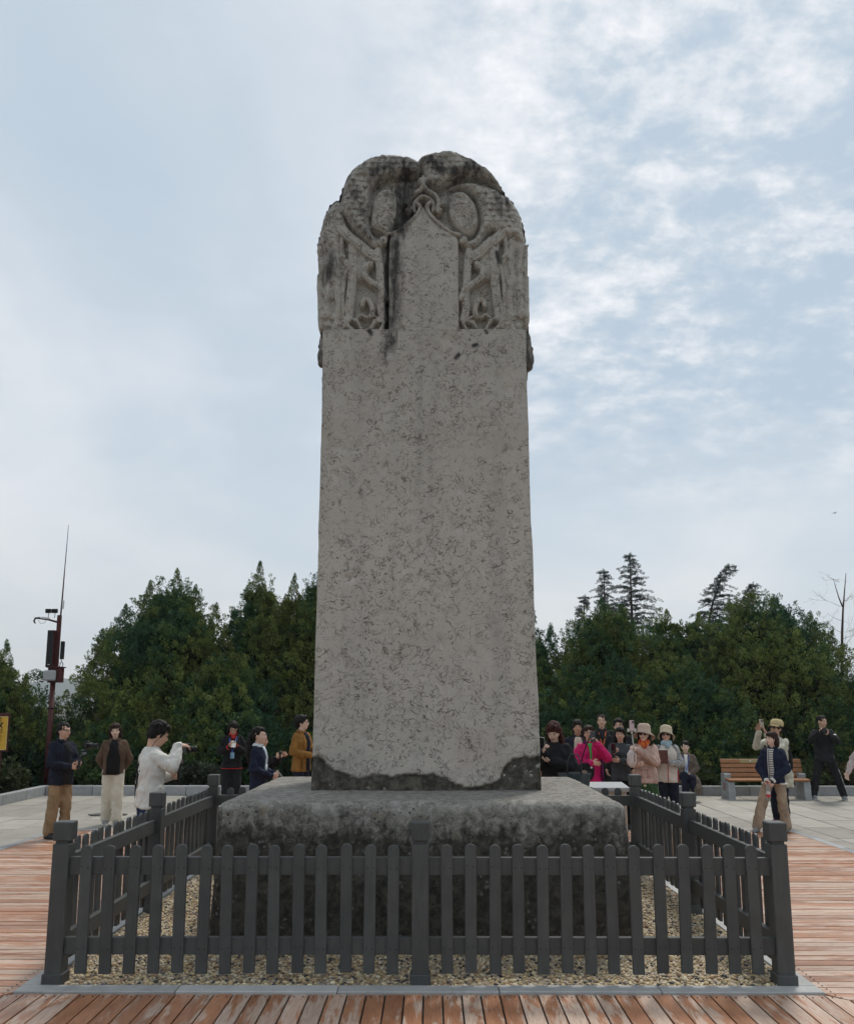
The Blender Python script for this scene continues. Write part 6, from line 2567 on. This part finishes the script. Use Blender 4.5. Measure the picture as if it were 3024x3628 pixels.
P = Person('man in black with orange lanyard partly hidden by the selfie stick', (3.22, 15.0), -10, 1.68, skin=SKIN, head=(-6, -4, 0))
P.legs().arms().body()
P.hair('short').top('sweater', BLK2, hem=.82, fat=1.15, sleeve=1.12).trousers(BLK).shoes(SHOEB)
P.lanyard(ORANGE, ORANGE, z=1.06, y=-.145, w=.0095, x=-.03, size=(.055, .02, .105))

P = Person('woman in wide pink sun hat and pink coat holding a selfie stick', (3.24, 13.3), -20, 1.585, True, skin=SKIN2, head=(-4, -6, 0))
P.arms(L=((.20, -.16, 1.14), (-.075, -.30, 1.345)), R=((-.23, -.05, 1.12), (-.10, -.25, 1.12)))
P.legs().body(curl=(1.0, .9), palm=((-.8, .2, -.5), (1, .1, .4)))
P.hair('long').glasses(True).sunhat(HATP, .185, .085).top('trench_coat', PINK, hem=.80, flare=1.10, fat=1.16, sleeve=1.16, fold=.018, collar=PINK).skirt(FOREST).shoes(SHOEB)
P.scarf(WARM, 1.0)
for x, z in ((-.045, 1.02), (.045, 1.02), (-.05, .91), (.05, .91), (.04, 1.13)):
    P.emit(MB().ell((x, -.138, z), (.011, .006, .011)), 'button', BROWN)
P.emit(MB().box((.0, -.140, .775), (.05, .012, .036), bev=.004), 'belt_buckle', plain('buckle', (.45, .38, .24), .3, metallic=.5))
h0, h1 = P.W((-.115, -.37, 1.34)), P.W((-.14, -.42, 1.62))
root = empty('selfie_stick', h0)
MB().tube([(0, 0, -.16), (0, 0, -.02), h1 - h0], [.011, .011, .006], 10).build('stick', plain('stick_steel', (.42, .40, .37), .3, metallic=.5), root, True)
b = MB()
t = h1 - h0
b.ell(t, (.016,) * 3)
b.box(t + Vector((-.05, 0, .035)), (.030, .03, .05), bev=.006)
b.box(t + Vector((.05, 0, .035)), (.030, .03, .05), bev=.006)
b.box(t + Vector((0, 0, .03)), (.12, .02, .018), bev=.004)
b.build('phone_clamp', PHW, root)
tag(root, 'white clamp selfie stick raised by the woman in pink', 'selfie stick')
phone('pink phone on top of the selfie stick', h1 + Vector((0, -.015, .105)), (0, 0, radians(8)), PHP)
b = MB()
b.loft([(0, 0, -.10, .03, .012), (0, 0, -.02, .075, .02), (0, 0, .10, .07, .03), (0, 0, .16, .025, .02)], 14)
o = b.build('plastic_bag', plain('translucent_bag', (.55, .48, .46), .35, .1), smooth=True)
o.location = P.W((-.16, -.36, 1.18))
tag(o, 'crumpled pale plastic bag in the hand of the woman in pink', 'bag')

P = Person('person in grey sleeve hidden between the orange lanyard man and pink coat', (3.02, 13.95), -15, 1.56, True, skin=SKIN, head=(0, 0, 0))
P.arms(R=((-.23, -.08, 1.12), (-.12, -.28, 1.27)), L=((.2, -.05, 1.1), (.0, -.25, 1.15)))
P.legs().body(curl=(.8, .8), palm=((-1, 0, 0), (.6, -.4, .5)))
P.hair('bob').top('cardigan', C_('cloth_slate', (.055, .065, .072)), hem=.80, fat=1.15, sleeve=1.12).trousers(BLK).shoes(SHOEB)
phone('dark red phone held left of the pink coat', P.W((-.10, -.36, 1.36)), (radians(-10), 0, radians(165)), PHR)

P = Person('woman in cream sun hat, white vest and patterned sleeves', (3.74, 13.9), -12, 1.545, True, skin=SKIN, head=(-6, -14, 0))
P.arms(L=((.235, -.04, 1.09), (.0, -.26, 1.14)), R=((-.22, -.03, 1.10), (-.10, -.24, 1.16)))
P.legs().body(curl=(.8, .8), palm=((-1, -.2, .2), (1, -.2, .2)))
P.hair('bob').glasses(True).sunhat(HATC, .160, .075).top('vest', C_('vest_white', (.60, .55, .48), var=.06), hem=.79, fat=1.16, sleeve_mat=KNIT, sleeve=1.08).trousers(INK, 1.12).shoes(SHOEB)
P.scarf(SKYB, .98)
P.emit(MB().tube([(0, -.138, .80), (0, -.140, 1.0), (0, -.140, 1.25)], .006, 6), 'red_zip', REDC)
P.emit(MB().tube([(.17, -.07, .80), (.172, -.06, 1.0)], .009, 6), 'red_side_piping', REDC)
o = MB().box((0, 0, 0), (.155, .014, .21), bev=.005).build('tablet_case', plain('leather_brown', (.10, .035, .022), .5, .2, 30))
o.location = P.W((-.085, -.33, 1.235))
o.rotation_euler = (radians(-14), 0, radians(-14))
MB().box((0, .0085, 0), (.145, .003, .2)).build('screen', MATS['glass_dark'], o)
tag(o, 'brown leather tablet case held up by the woman in the cream hat', 'tablet')

P = Person('woman in brown coat sitting on the bench with a blue badge', (5.26, 18.12, .004), -14, 1.62, True, skin=SKIN2, head=(8, 0, 0), dz=-.46)
P.arms(L=((.22, -.06, 1.12), (.05, -.24, 1.02)), R=((-.22, -.06, 1.12), (-.05, -.22, 1.02)))
P.legs((.10, -.46), (-.05, -.50), kl=(.10, -.44, .50), kr=(-.06, -.42, .56), hips=(.02, .47)).body(curl=(.9, .9))
P.hair('tied').top('overcoat', TAUPE, hem=.80, fat=1.16, sleeve=1.15, collar=TAUPE)
b = MB().loft([(.12, -.30, .62, .16, .20), (.12, -.28, .75, .17, .22), (.06, -.18, .93, .19, .22), (0, -.02, 1.02, .17, .14)], 20)
P.emit(b, 'coat_skirt', TAUPE, .016, 3, .015)
P.front_panel('blouse', WHITE, hem=1.10, w=.035, fat=1.16).trousers(INK, 1.05).shoes(SHOEB, SOLE)
P.lanyard(BLUE, BADGE, z=1.03, y=-.165, w=.007, x=.0, size=(.075, .006, .10))

# --- right side
P = Person('man in straw cap and cream sweater raising his phone', (5.68, 14.4), -52, 1.65, skin=SKIN3, head=(-6, -12, 0))
P.arms(L=((.20, -.26, 1.24), (.045, -.36, 1.49)), R=((-.23, -.24, 1.27), (-.10, -.34, 1.53)))
P.legs((.11, -.04), (-.11, .06)).body(curl=(.55, .45), palm=((-.7, -.7, 0), (.8, -.5, 0)), hdir=((-.25, -.1, .95), (.05, -.1, 1)))
P.hair('short').glasses(True).cap(CAPC).top('sweater', CREAM, hem=.84, fat=1.10, sleeve=1.02).trousers(INK, 1.1).shoes(MAROON)
phone('champagne phone held high by the man in the straw cap', P.W((-.02, -.375, 1.665)), (radians(10), 0, radians(-52)), PHG)


def backpack(P):
    root = empty('backpack', P.W((0, .19, .98)), P.face)
    tag(root, 'black backpack on the man in the straw cap', 'backpack')
    b = MB()
    b.loft([(0, 0, -.12, .13, .05), (0, .01, -.05, .15, .085), (0, .01, .15, .15, .085), (0, 0, .30, .12, .06), (0, -.01, .36, .06, .03)], 22)
    b.build('pack_body', BLK, root, True)
    MB().loft([(0, .085, -.05, .10, .03), (0, .095, .05, .11, .03), (0, .085, .12, .10, .02)], 16).build('front_pocket', BLK2, root, True)
    for s in (-1, 1):
        MB().tube([(s * .09, -.05, .30), (s * .13, -.18, .40), (s * .135, -.30, .30), (s * .145, -.27, .08), (s * .14, -.05, -.05)], .014, 6).build('strap', BLK, root, True)


backpack(P)
b = MB().loft([(.17, .02, .62, .05, .09), (.17, .02, .80, .07, .10), (.16, .02, 1.0, .03, .06)], 14)
P.emit(b, 'jacket_tied_at_side', CREAM, .015, 3, .02)

P = Person('woman with short bob in navy jacket and tan trousers holding a bottle', (5.28, 13.55), -38, 1.50, True, skin=SKIN2, head=(-26, -4, 0))
P.arms(L=((.235, -.03, 1.08), (.02, -.20, .875)), R=((-.235, -.03, 1.08), (-.06, -.20, .86)))
P.legs((.12, .10), (-.30, -.16)).body(curl=(.9, .9), palm=((-1, 0, 0), (1, 0, 0)))
P.hair('bob', BROWNHAIR).top('jacket', NAVY, hem=.83, fat=1.18, sleeve=1.22, collar=NAVY).front_panel('striped_shirt', STRIPE, hem=.86, w=.040, fat=1.18).trousers(TAN, 1.20, 1.22).shoes(SHOEG)
b = MB().tube([(.205 * cos(a), .137 * sin(a), .825) for a in np.linspace(-.9, 3.9, 22)], .016, 8)
P.emit(b, 'white_hem', WHITE)
for s in (-1, 1):
    S, E, Wr = P.arm[s]
    b = MB().lathe([(.050, -.022), (.054, 0), (.050, .022)], Wr * .93 + E * .07, 14, rot=Vector((0, 0, 1)).rotation_difference((Wr - E).normalized()).to_matrix())
    P.emit(b, 'white_cuff', WHITE)
b = MB().tube([(-.042, -.140, .86), (-.046, -.144, 1.1), (-.046, -.140, 1.28), (-.05, -.075, 1.43)], .006, 6)
P.emit(b, 'white_zip_edge', WHITE)


def bottle(p):
    m, nt = new_mat('clear_plastic')
    b_ = nt.n('ShaderNodeBsdfPrincipled', ins={'Base Color': (.80, .84, .85), 'Roughness': .12, 'IOR': 1.2, 'Transmission Weight': .85})
    nt.n('ShaderNodeOutputMaterial', ins={0: b_})
    root = empty('water_bottle', p)
    tag(root, 'clear plastic water bottle with red and white label held by the bob haired woman', 'bottle')
    MB().lathe([(.026, -.19), (.031, -.18), (.031, -.04), (.026, .0), (.013, .03), (.013, .045)], (0, 0, 0), 18).build('bottle_body', m, root, True, auto=40)
    MB().lathe([(.0318, -.125), (.0318, -.085)], (0, 0, 0), 18).build('white_label', PHW, root, True, auto=40)
    MB().lathe([(.0318, -.165), (.0318, -.1255)], (0, 0, 0), 18).build('red_label', plain('label_red', (.55, .04, .05), .4), root, True, auto=40)
    MB().lathe([(.016, .04), (.016, .058)], (0, 0, 0), 14).build('bottle_cap', plain('cap_red', (.5, .03, .03), .4), root, True, auto=40)


bottle(P.W((-.03, -.27, .80)))

P = Person('photographer in black tracksuit with white side stripes standing wide', (8.16, 18.2), -12, 1.70, skin=SKIN, head=(34, 0, 0))
P.arms(L=((.25, -.16, 1.19), (.05, -.30, 1.33)), R=((-.26, -.14, 1.20), (-.13, -.31, 1.38)))
P.legs((.32, -.04), (-.24, .04)).body(curl=(.9, .9), palm=((-.8, -.2, .6), (.9, -.2, .2)))
P.hair('crew').top('track_jacket', BLK2, hem=.76, fat=1.16, sleeve=1.15, collar=BLK2).trousers(BLK2, 1.12).shoes(SHOEG, SOLE)
H_, K_, A_ = P.leg[1]
for dx in (.0, .014):
    b = MB().tube([H_ + V3(.085 - dx * .3, -.03 - dx, 0), K_ + V3(.078 - dx * .3, -.02 - dx, 0), A_ + V3(.066 - dx * .3, -.015 - dx, .03)], .0055, 6)
    P.emit(b, 'white_stripe', SOLE)
b = MB().lathe([(.066, -.018), (.066, .018)], P.arm[1][0] * .5 + P.arm[1][1] * .5, 14, rot=Vector((0, 0, 1)).rotation_difference((P.arm[1][1] - P.arm[1][0]).normalized()).to_matrix())
P.emit(b, 'white_sleeve_band', SOLE)
dslr('black camera with hand grip held by the photographer in the tracksuit', P.W((-.06, -.38, 1.39)), radians(-20), 0, .10)

P = Person('person in pale pink coat cut off by the right edge, one arm showing', (7.03, 13.95), -58, 1.60, True, skin=SKIN2, head=(0, 0, 0))
P.arms(R=((-.30, -.10, 1.12), (-.33, -.22, .90)), L=((.23, .08, 1.1), (.24, .12, .87)))
P.legs((.10, -.18), (-.10, .18)).body(curl=(.5, .6))
P.hair('bob').top('coat', PALEPINK, hem=.66, flare=1.1, fat=1.15, sleeve=1.15).trousers(IVORY, 1.15).shoes(SHOEG)

finish_people()

# ------------------------------------------------------------------ benches, pole, sign, small things
def text_mesh(name, s, size, mat, parent, loc, rot, extrude=.001):
    cu = bpy.data.curves.new(name, 'FONT')
    cu.body = s
    cu.size = size
    cu.extrude = extrude
    cu.align_x = 'CENTER'
    cu.align_y = 'CENTER'
    cu.resolution_u = 2
    t = bpy.data.objects.new(name, cu)
    COL.objects.link(t)
    dg = bpy.context.evaluated_depsgraph_get()
    me = bpy.data.meshes.new_from_object(t.evaluated_get(dg))
    bpy.data.objects.remove(t)
    me.materials.clear()
    me.materials.append(mat)
    return obj_from(me, name, parent, loc, rot)


def make_bench():
    root = empty('park_bench', (0, 0, 0))
    W, = (1.70,)
    for s in (-1, 1):
        b = MB()
        # stepped concrete end: tall rear block, lower seat bearer in front
        t = .135
        prof = [(-.30, 0), (.20, 0), (.17, .50), (.14, .515), (-.035, .515), (-.06, .49), (-.06, .375), (-.26, .355)]
        n = len(prof)
        x0 = s * (W / 2 - .07)
        vs = [(x0 - t / 2, y, z) for y, z in prof] + [(x0 + t / 2, y, z) for y, z in prof]
        fs = [list(range(n))[::-1], [n + i for i in range(n)]] + [[i, (i + 1) % n, n + (i + 1) % n, n + i] for i in range(n)]
        b.add(vs, fs)
        o = b.build('end_support', MATS['concrete'], root)
    seat = MB().box((0, 0, 0), (W - .02, .085, .036), bev=.006).mesh('slat', MATS['bench_wood'])
    for k in range(4):
        obj_from(seat, 'slat', root, (0, -.265 + .093 * k, .392 + .004 * k), (radians(2), 0, 0))
    back = MB().box((0, 0, 0), (W + .0, .030, .082), bev=.006).mesh('slat', MATS['bench_wood'])
    for k in range(4):
        z = .475 + .094 * k
        obj_from(back, 'slat', root, (0, .085 + .028 * k, z), (radians(-12), 0, 0))
    for s in (-.5, .5):
        MB().box((s * W * .8, .155, .55), (.05, .02, .40), rot=Matrix.Rotation(radians(-14), 3, 'X')).build('back_bracket', MATS['dark_metal'], root)
    return root


def copy_tree(o, parent=None):
    c = o.copy()
    COL.objects.link(c)
    c.parent = parent
    for ch in list(o.children):
        copy_tree(ch, c)
    return c


bn = make_bench()
bn.location = (6.98, 18.45, 0)
bn2 = copy_tree(bn)
bn2.location = (4.62, 18.5, 0)
bn3 = copy_tree(bn)
bn3.location = (2.30, 18.5, 0)
for o, l in ((bn, 'wooden slat bench with concrete ends and a pale plaque, right'), (bn2, 'wooden slat bench under the seated woman in brown'), (bn3, 'wooden slat bench glimpsed behind the grey tote bag')):
    tag(o, l, 'bench', 'benches along the rear kerb')
pl = MB().box((0, 0, 0), (.92, .004, .076), bev=.001).build('plaque', plain('plaque_brass', (.33, .25, .115), .4, .08, 20), bn)
pl.location = (.02, .15, .757)
pl.rotation_euler = (radians(-12), 0, 0)
text_mesh('plaque_lettering', '文明旅游', .058, plain('lettering_dark', (.03, .022, .012), .6), pl, (.02, -.004, 0), (radians(90), 0, 0))
MB().ell((-.235, -.003, 0), (.020, .003, .018)).build('plaque_emblem', PHW, pl, True)
# red scrawl on the left concrete end of that bench
sc = MB()
for pts in (((-.10, .22), (.0, .20), (.08, .235)), ((-.09, .25), (-.02, .30), (.03, .25), (.09, .29)), ((-.08, .18), (.02, .165), (.10, .19)), ((-.05, .31), (-.04, .24))):
    sc.tube([(-.851, y - .02, z + .02) for y, z in pts], .010, 5)
sc.v = [(-.8495 + (x + .851) * .12, y, z) for x, y, z in sc.v]
sc.build('red_scrawl', plain('scrawl_red', (.25, .045, .04), .8, .4, 30), bn)


def make_pole():
    root = empty('speaker_pole', (-8.80, 20.0, -.1))
    tag(root, 'dark red mast with speaker, floodlights, control boxes and tall whip antenna', 'pole')
    PP = MATS['pole_paint']
    MB().tube([(0, 0, 0), (0, 0, 2.55)], .058, 14).build('lower_post', PP, root, True)
    MB().box((.05, 0, 3.45), (.082, .082, 1.35), bev=.006).build('upper_post', PP, root)
    MB().tube([(0, 0, 1.95), (0, 0, 1.99)], .068, 14).build('post_collar', MATS['dark_metal'], root, True)
    MB().tube([(.075, 0, 4.12), (.085, 0, 4.55), (.095, 0, 5.2)], [.020, .018, .014], 8).build('antenna_base', PP, root, True)
    MB().tube([(.095, 0, 5.2), (.115, 0, 6.30)], [.012, .006], 8).build('antenna_whip', plain('antenna_violet', (.10, .05, .14), .4), root, True)
    sp = MB().box((-.06, -.09, 3.33), (.165, .12, .86), bev=.008).build('column_speaker', PP, root)
    MB().box((-.06, -.153, 3.33), (.14, .008, .82)).build('speaker_grille', MATS['black_plastic'], sp)
    MB().box((-.06, -.159, 2.96), (.05, .003, .012)).build('speaker_badge', PHW, sp)
    MB().box((.17, 0, 3.30), (.07, .09, .42), bev=.006).build('cable_box', MATS['black_plastic'], root)
    cab = MB()
    cab.tube([(.15, 0, 3.08), (.21, -.01, 2.98), (.19, -.01, 2.88), (.12, 0, 2.92), (.16, 0, 3.02), (.10, 0, 3.0)], .010, 6)
    cab.build('cable_loop', plain('cable_blue', (.03, .04, .07), .5), root, True)
    arm = MB()
    arm.tube([(.05, 0, 3.95), (-.20, -.02, 4.02), (-.43, -.03, 4.05)], [.026, .022, .020], 8)
    a = arm.build('bracket_arm', PP, root, True)
    MB().box((-.27, -.03, 4.055), (.20, .05, .045), rot=Matrix.Rotation(radians(6), 3, 'Y'), bev=.005).build('arm_sleeve', MATS['white_plastic'], a)
    MB().tube([(-.40, -.03, 4.06), (-.50, -.04, 4.05), (-.53, -.04, 3.98), (-.49, -.04, 3.93)], [.024, .024, .02, .016], 8).build('hook_light', MATS['black_plastic'], a, True)
    MB().tube([(-.44, -.03, 4.02), (-.38, -.03, 3.93), (-.28, -.03, 3.94), (-.24, -.03, 4.03)], .005, 5).build('loose_wire', MATS['black_plastic'], a, True)
    for x in (-.20, -.05):
        f = MB()
        f.box((x, -.05, 4.22), (.125, .07, .10), rot=Matrix.Rotation(radians(10), 3, 'X'), bev=.008)
        fl = f.build('floodlight', MATS['black_plastic'], root)
        MB().tube([(x, -.02, 4.17), (x - .01, -.02, 4.06)], .010, 6).build('light_stem', MATS['grey_plastic'], fl, True)
    MB().box((.115, .0, 4.38), (.04, .05, .20), bev=.006).build('small_antenna_box', MATS['white_plastic'], root)
    bx = MB().box((.05, .01, 2.72), (.31, .18, .34), bev=.006)
    bo = bx.build('control_box', PP, root)
    MB().box((.05, .0, 2.905), (.37, .24, .025), bev=.004).build('box_lid', PP, bo)
    MB().box((-.03, -.13, 2.71), (.28, .08, .24), bev=.025).build('radio_unit', MATS['grey_plastic'], root)


make_pole()


def make_sign():
    root = empty('warning_sign', (-9.30, 18.3, -.1))
    tag(root, 'yellow warning sign with black pictogram and characters at the left edge', 'sign')
    fr = MB().box((0, .012, 1.46), (.775, .028, .80), bev=.006)
    fr.build('frame', MATS['pole_paint'], root)
    Y = plain('sign_yellow', (.62, .36, .040), .5, .10, 9)
    p = MB().box((0, -.008, 1.445), (.72, .012, .70), bev=.004).build('panel', Y, root)
    ed = MB()
    for x, z, w, h in ((0, 1.787, .72, .012), (0, 1.103, .72, .012), (.354, 1.445, .012, .68), (-.354, 1.445, .012, .68)):
        ed.box((x, -.0155, z), (w, .004, h))
    ed.build('rim', plain('sign_rim', (.62, .50, .22), .5), p)
    K = plain('sign_black', (.02, .018, .014), .6)
    text_mesh('heading', '禁止攀爬', .115, K, p, (.0, -.0155, 1.725), (radians(90), 0, 0))
    ln = MB()
    for z in (1.665, 1.525):
        ln.box((0, -.0152, z), (.54, .003, .006))
    ln.build('rule_line', K, p)
    fg = MB()
    for x in (-.12, .20):
        fg.tube([(x + .035, -.016, 1.650), (x + .0, -.016, 1.60), (x - .05, -.016, 1.545)], [.018, .020, .012], 8)
        fg.tube([(x + .005, -.016, 1.60), (x + .045, -.016, 1.57), (x + .04, -.016, 1.54)], [.018, .013, .011], 8)
        fg.ell((x + .05, -.016, 1.655), (.016, .004, .016))
    fg.v = [(x, -.0155 + (y + .016) * .1, z) for x, y, z in fg.v]
    fg.build('pictogram', K, p)
    for i, ch in enumerate('请勿攀爬'):
        text_mesh('character', ch, .085, plain('sign_brown', (.22, .11, .02), .6), p, (.225 - .012 * i, -.0155, 1.465 - .092 * i), (radians(90), 0, 0))
        text_mesh('character', '注意安全'[i], .085, plain('sign_brown', (.22, .11, .02), .6), p, (.0, -.0155, 1.465 - .092 * i), (radians(90), 0, 0))
    for s in (-.22, .22):
        MB().tube([(s, .045, 0), (s, .045, 1.80)], .028, 10).build('post', MATS['pole_paint'], root, True)


make_sign()

# low stone display plinth behind the rear fence
root = empty('display_plinth', (1.60, 11.9, 0))
tag(root, 'low beige display plinth with white slab top behind the rear fence', 'plinth')
MB().box((0, .0, .40), (1.98, .42, .80), bev=.01).build('pedestal', plain('beige_stone', (.40, .34, .27), .8, .12, 5), root)
MB().box((0, -.01, .828), (2.06, .50, .055), rot=Matrix.Rotation(radians(4), 3, 'X'), bev=.008).build('slab_top', plain('white_stone', (.33, .34, .345), .6, .05, 6), root)

# dark mat-like patch slab on the paving at the left
b = MB()
n = 18
vs = [(.33 * cos(2 * pi * k / n) * (1 + .10 * sin(3 * k)), .20 * sin(2 * pi * k / n) * (1 + .12 * cos(5 * k)), z) for z in (.0, .012) for k in range(n)]
b.add(vs, [[k, (k + 1) % n, n + (k + 1) % n, n + k] for k in range(n)] + [list(range(n, 2 * n))])
o = b.build('drain_cover', plain('cover_dark', (.07, .068, .065), .85, .5, 20, bump=.6), loc=(-5.72, 15.6, .004))
tag(o, 'dark uneven cover on the paving beside the white trousers', 'drain cover')

# a bird far off in the sky
b = MB()
b.ell((0, 0, 0), (.30, .085, .075))
b.ell((-.30, 0, .03), (.08, .06, .06))
for s in (-1, 1):
    b.add([(-.12, s * .05, .03), (.12, s * .05, .03), (.16, s * .45, .16), (.05, s * .85, .05), (-.06, s * .42, .17)], [[0, 1, 2, 4], [4, 2, 3]])
    b.add([(-.12, s * .05, .015), (.12, s * .05, .015), (.16, s * .45, .145), (.05, s * .85, .045), (-.06, s * .42, .155)], [[4, 2, 1, 0], [3, 2, 4]])
b.add([(.25, -.03, 0), (.25, .03, 0), (.46, .07, .01), (.46, -.07, .01)], [[0, 1, 2, 3]])
o = b.build('bird', plain('bird_dark', (.05, .05, .055), .8), loc=(28.9, 60, 15.6))
o.rotation_euler = (0, 0, radians(20))
o.scale = (.33, .33, .33)
tag(o, 'small dark bird flying far off at the right', 'bird')
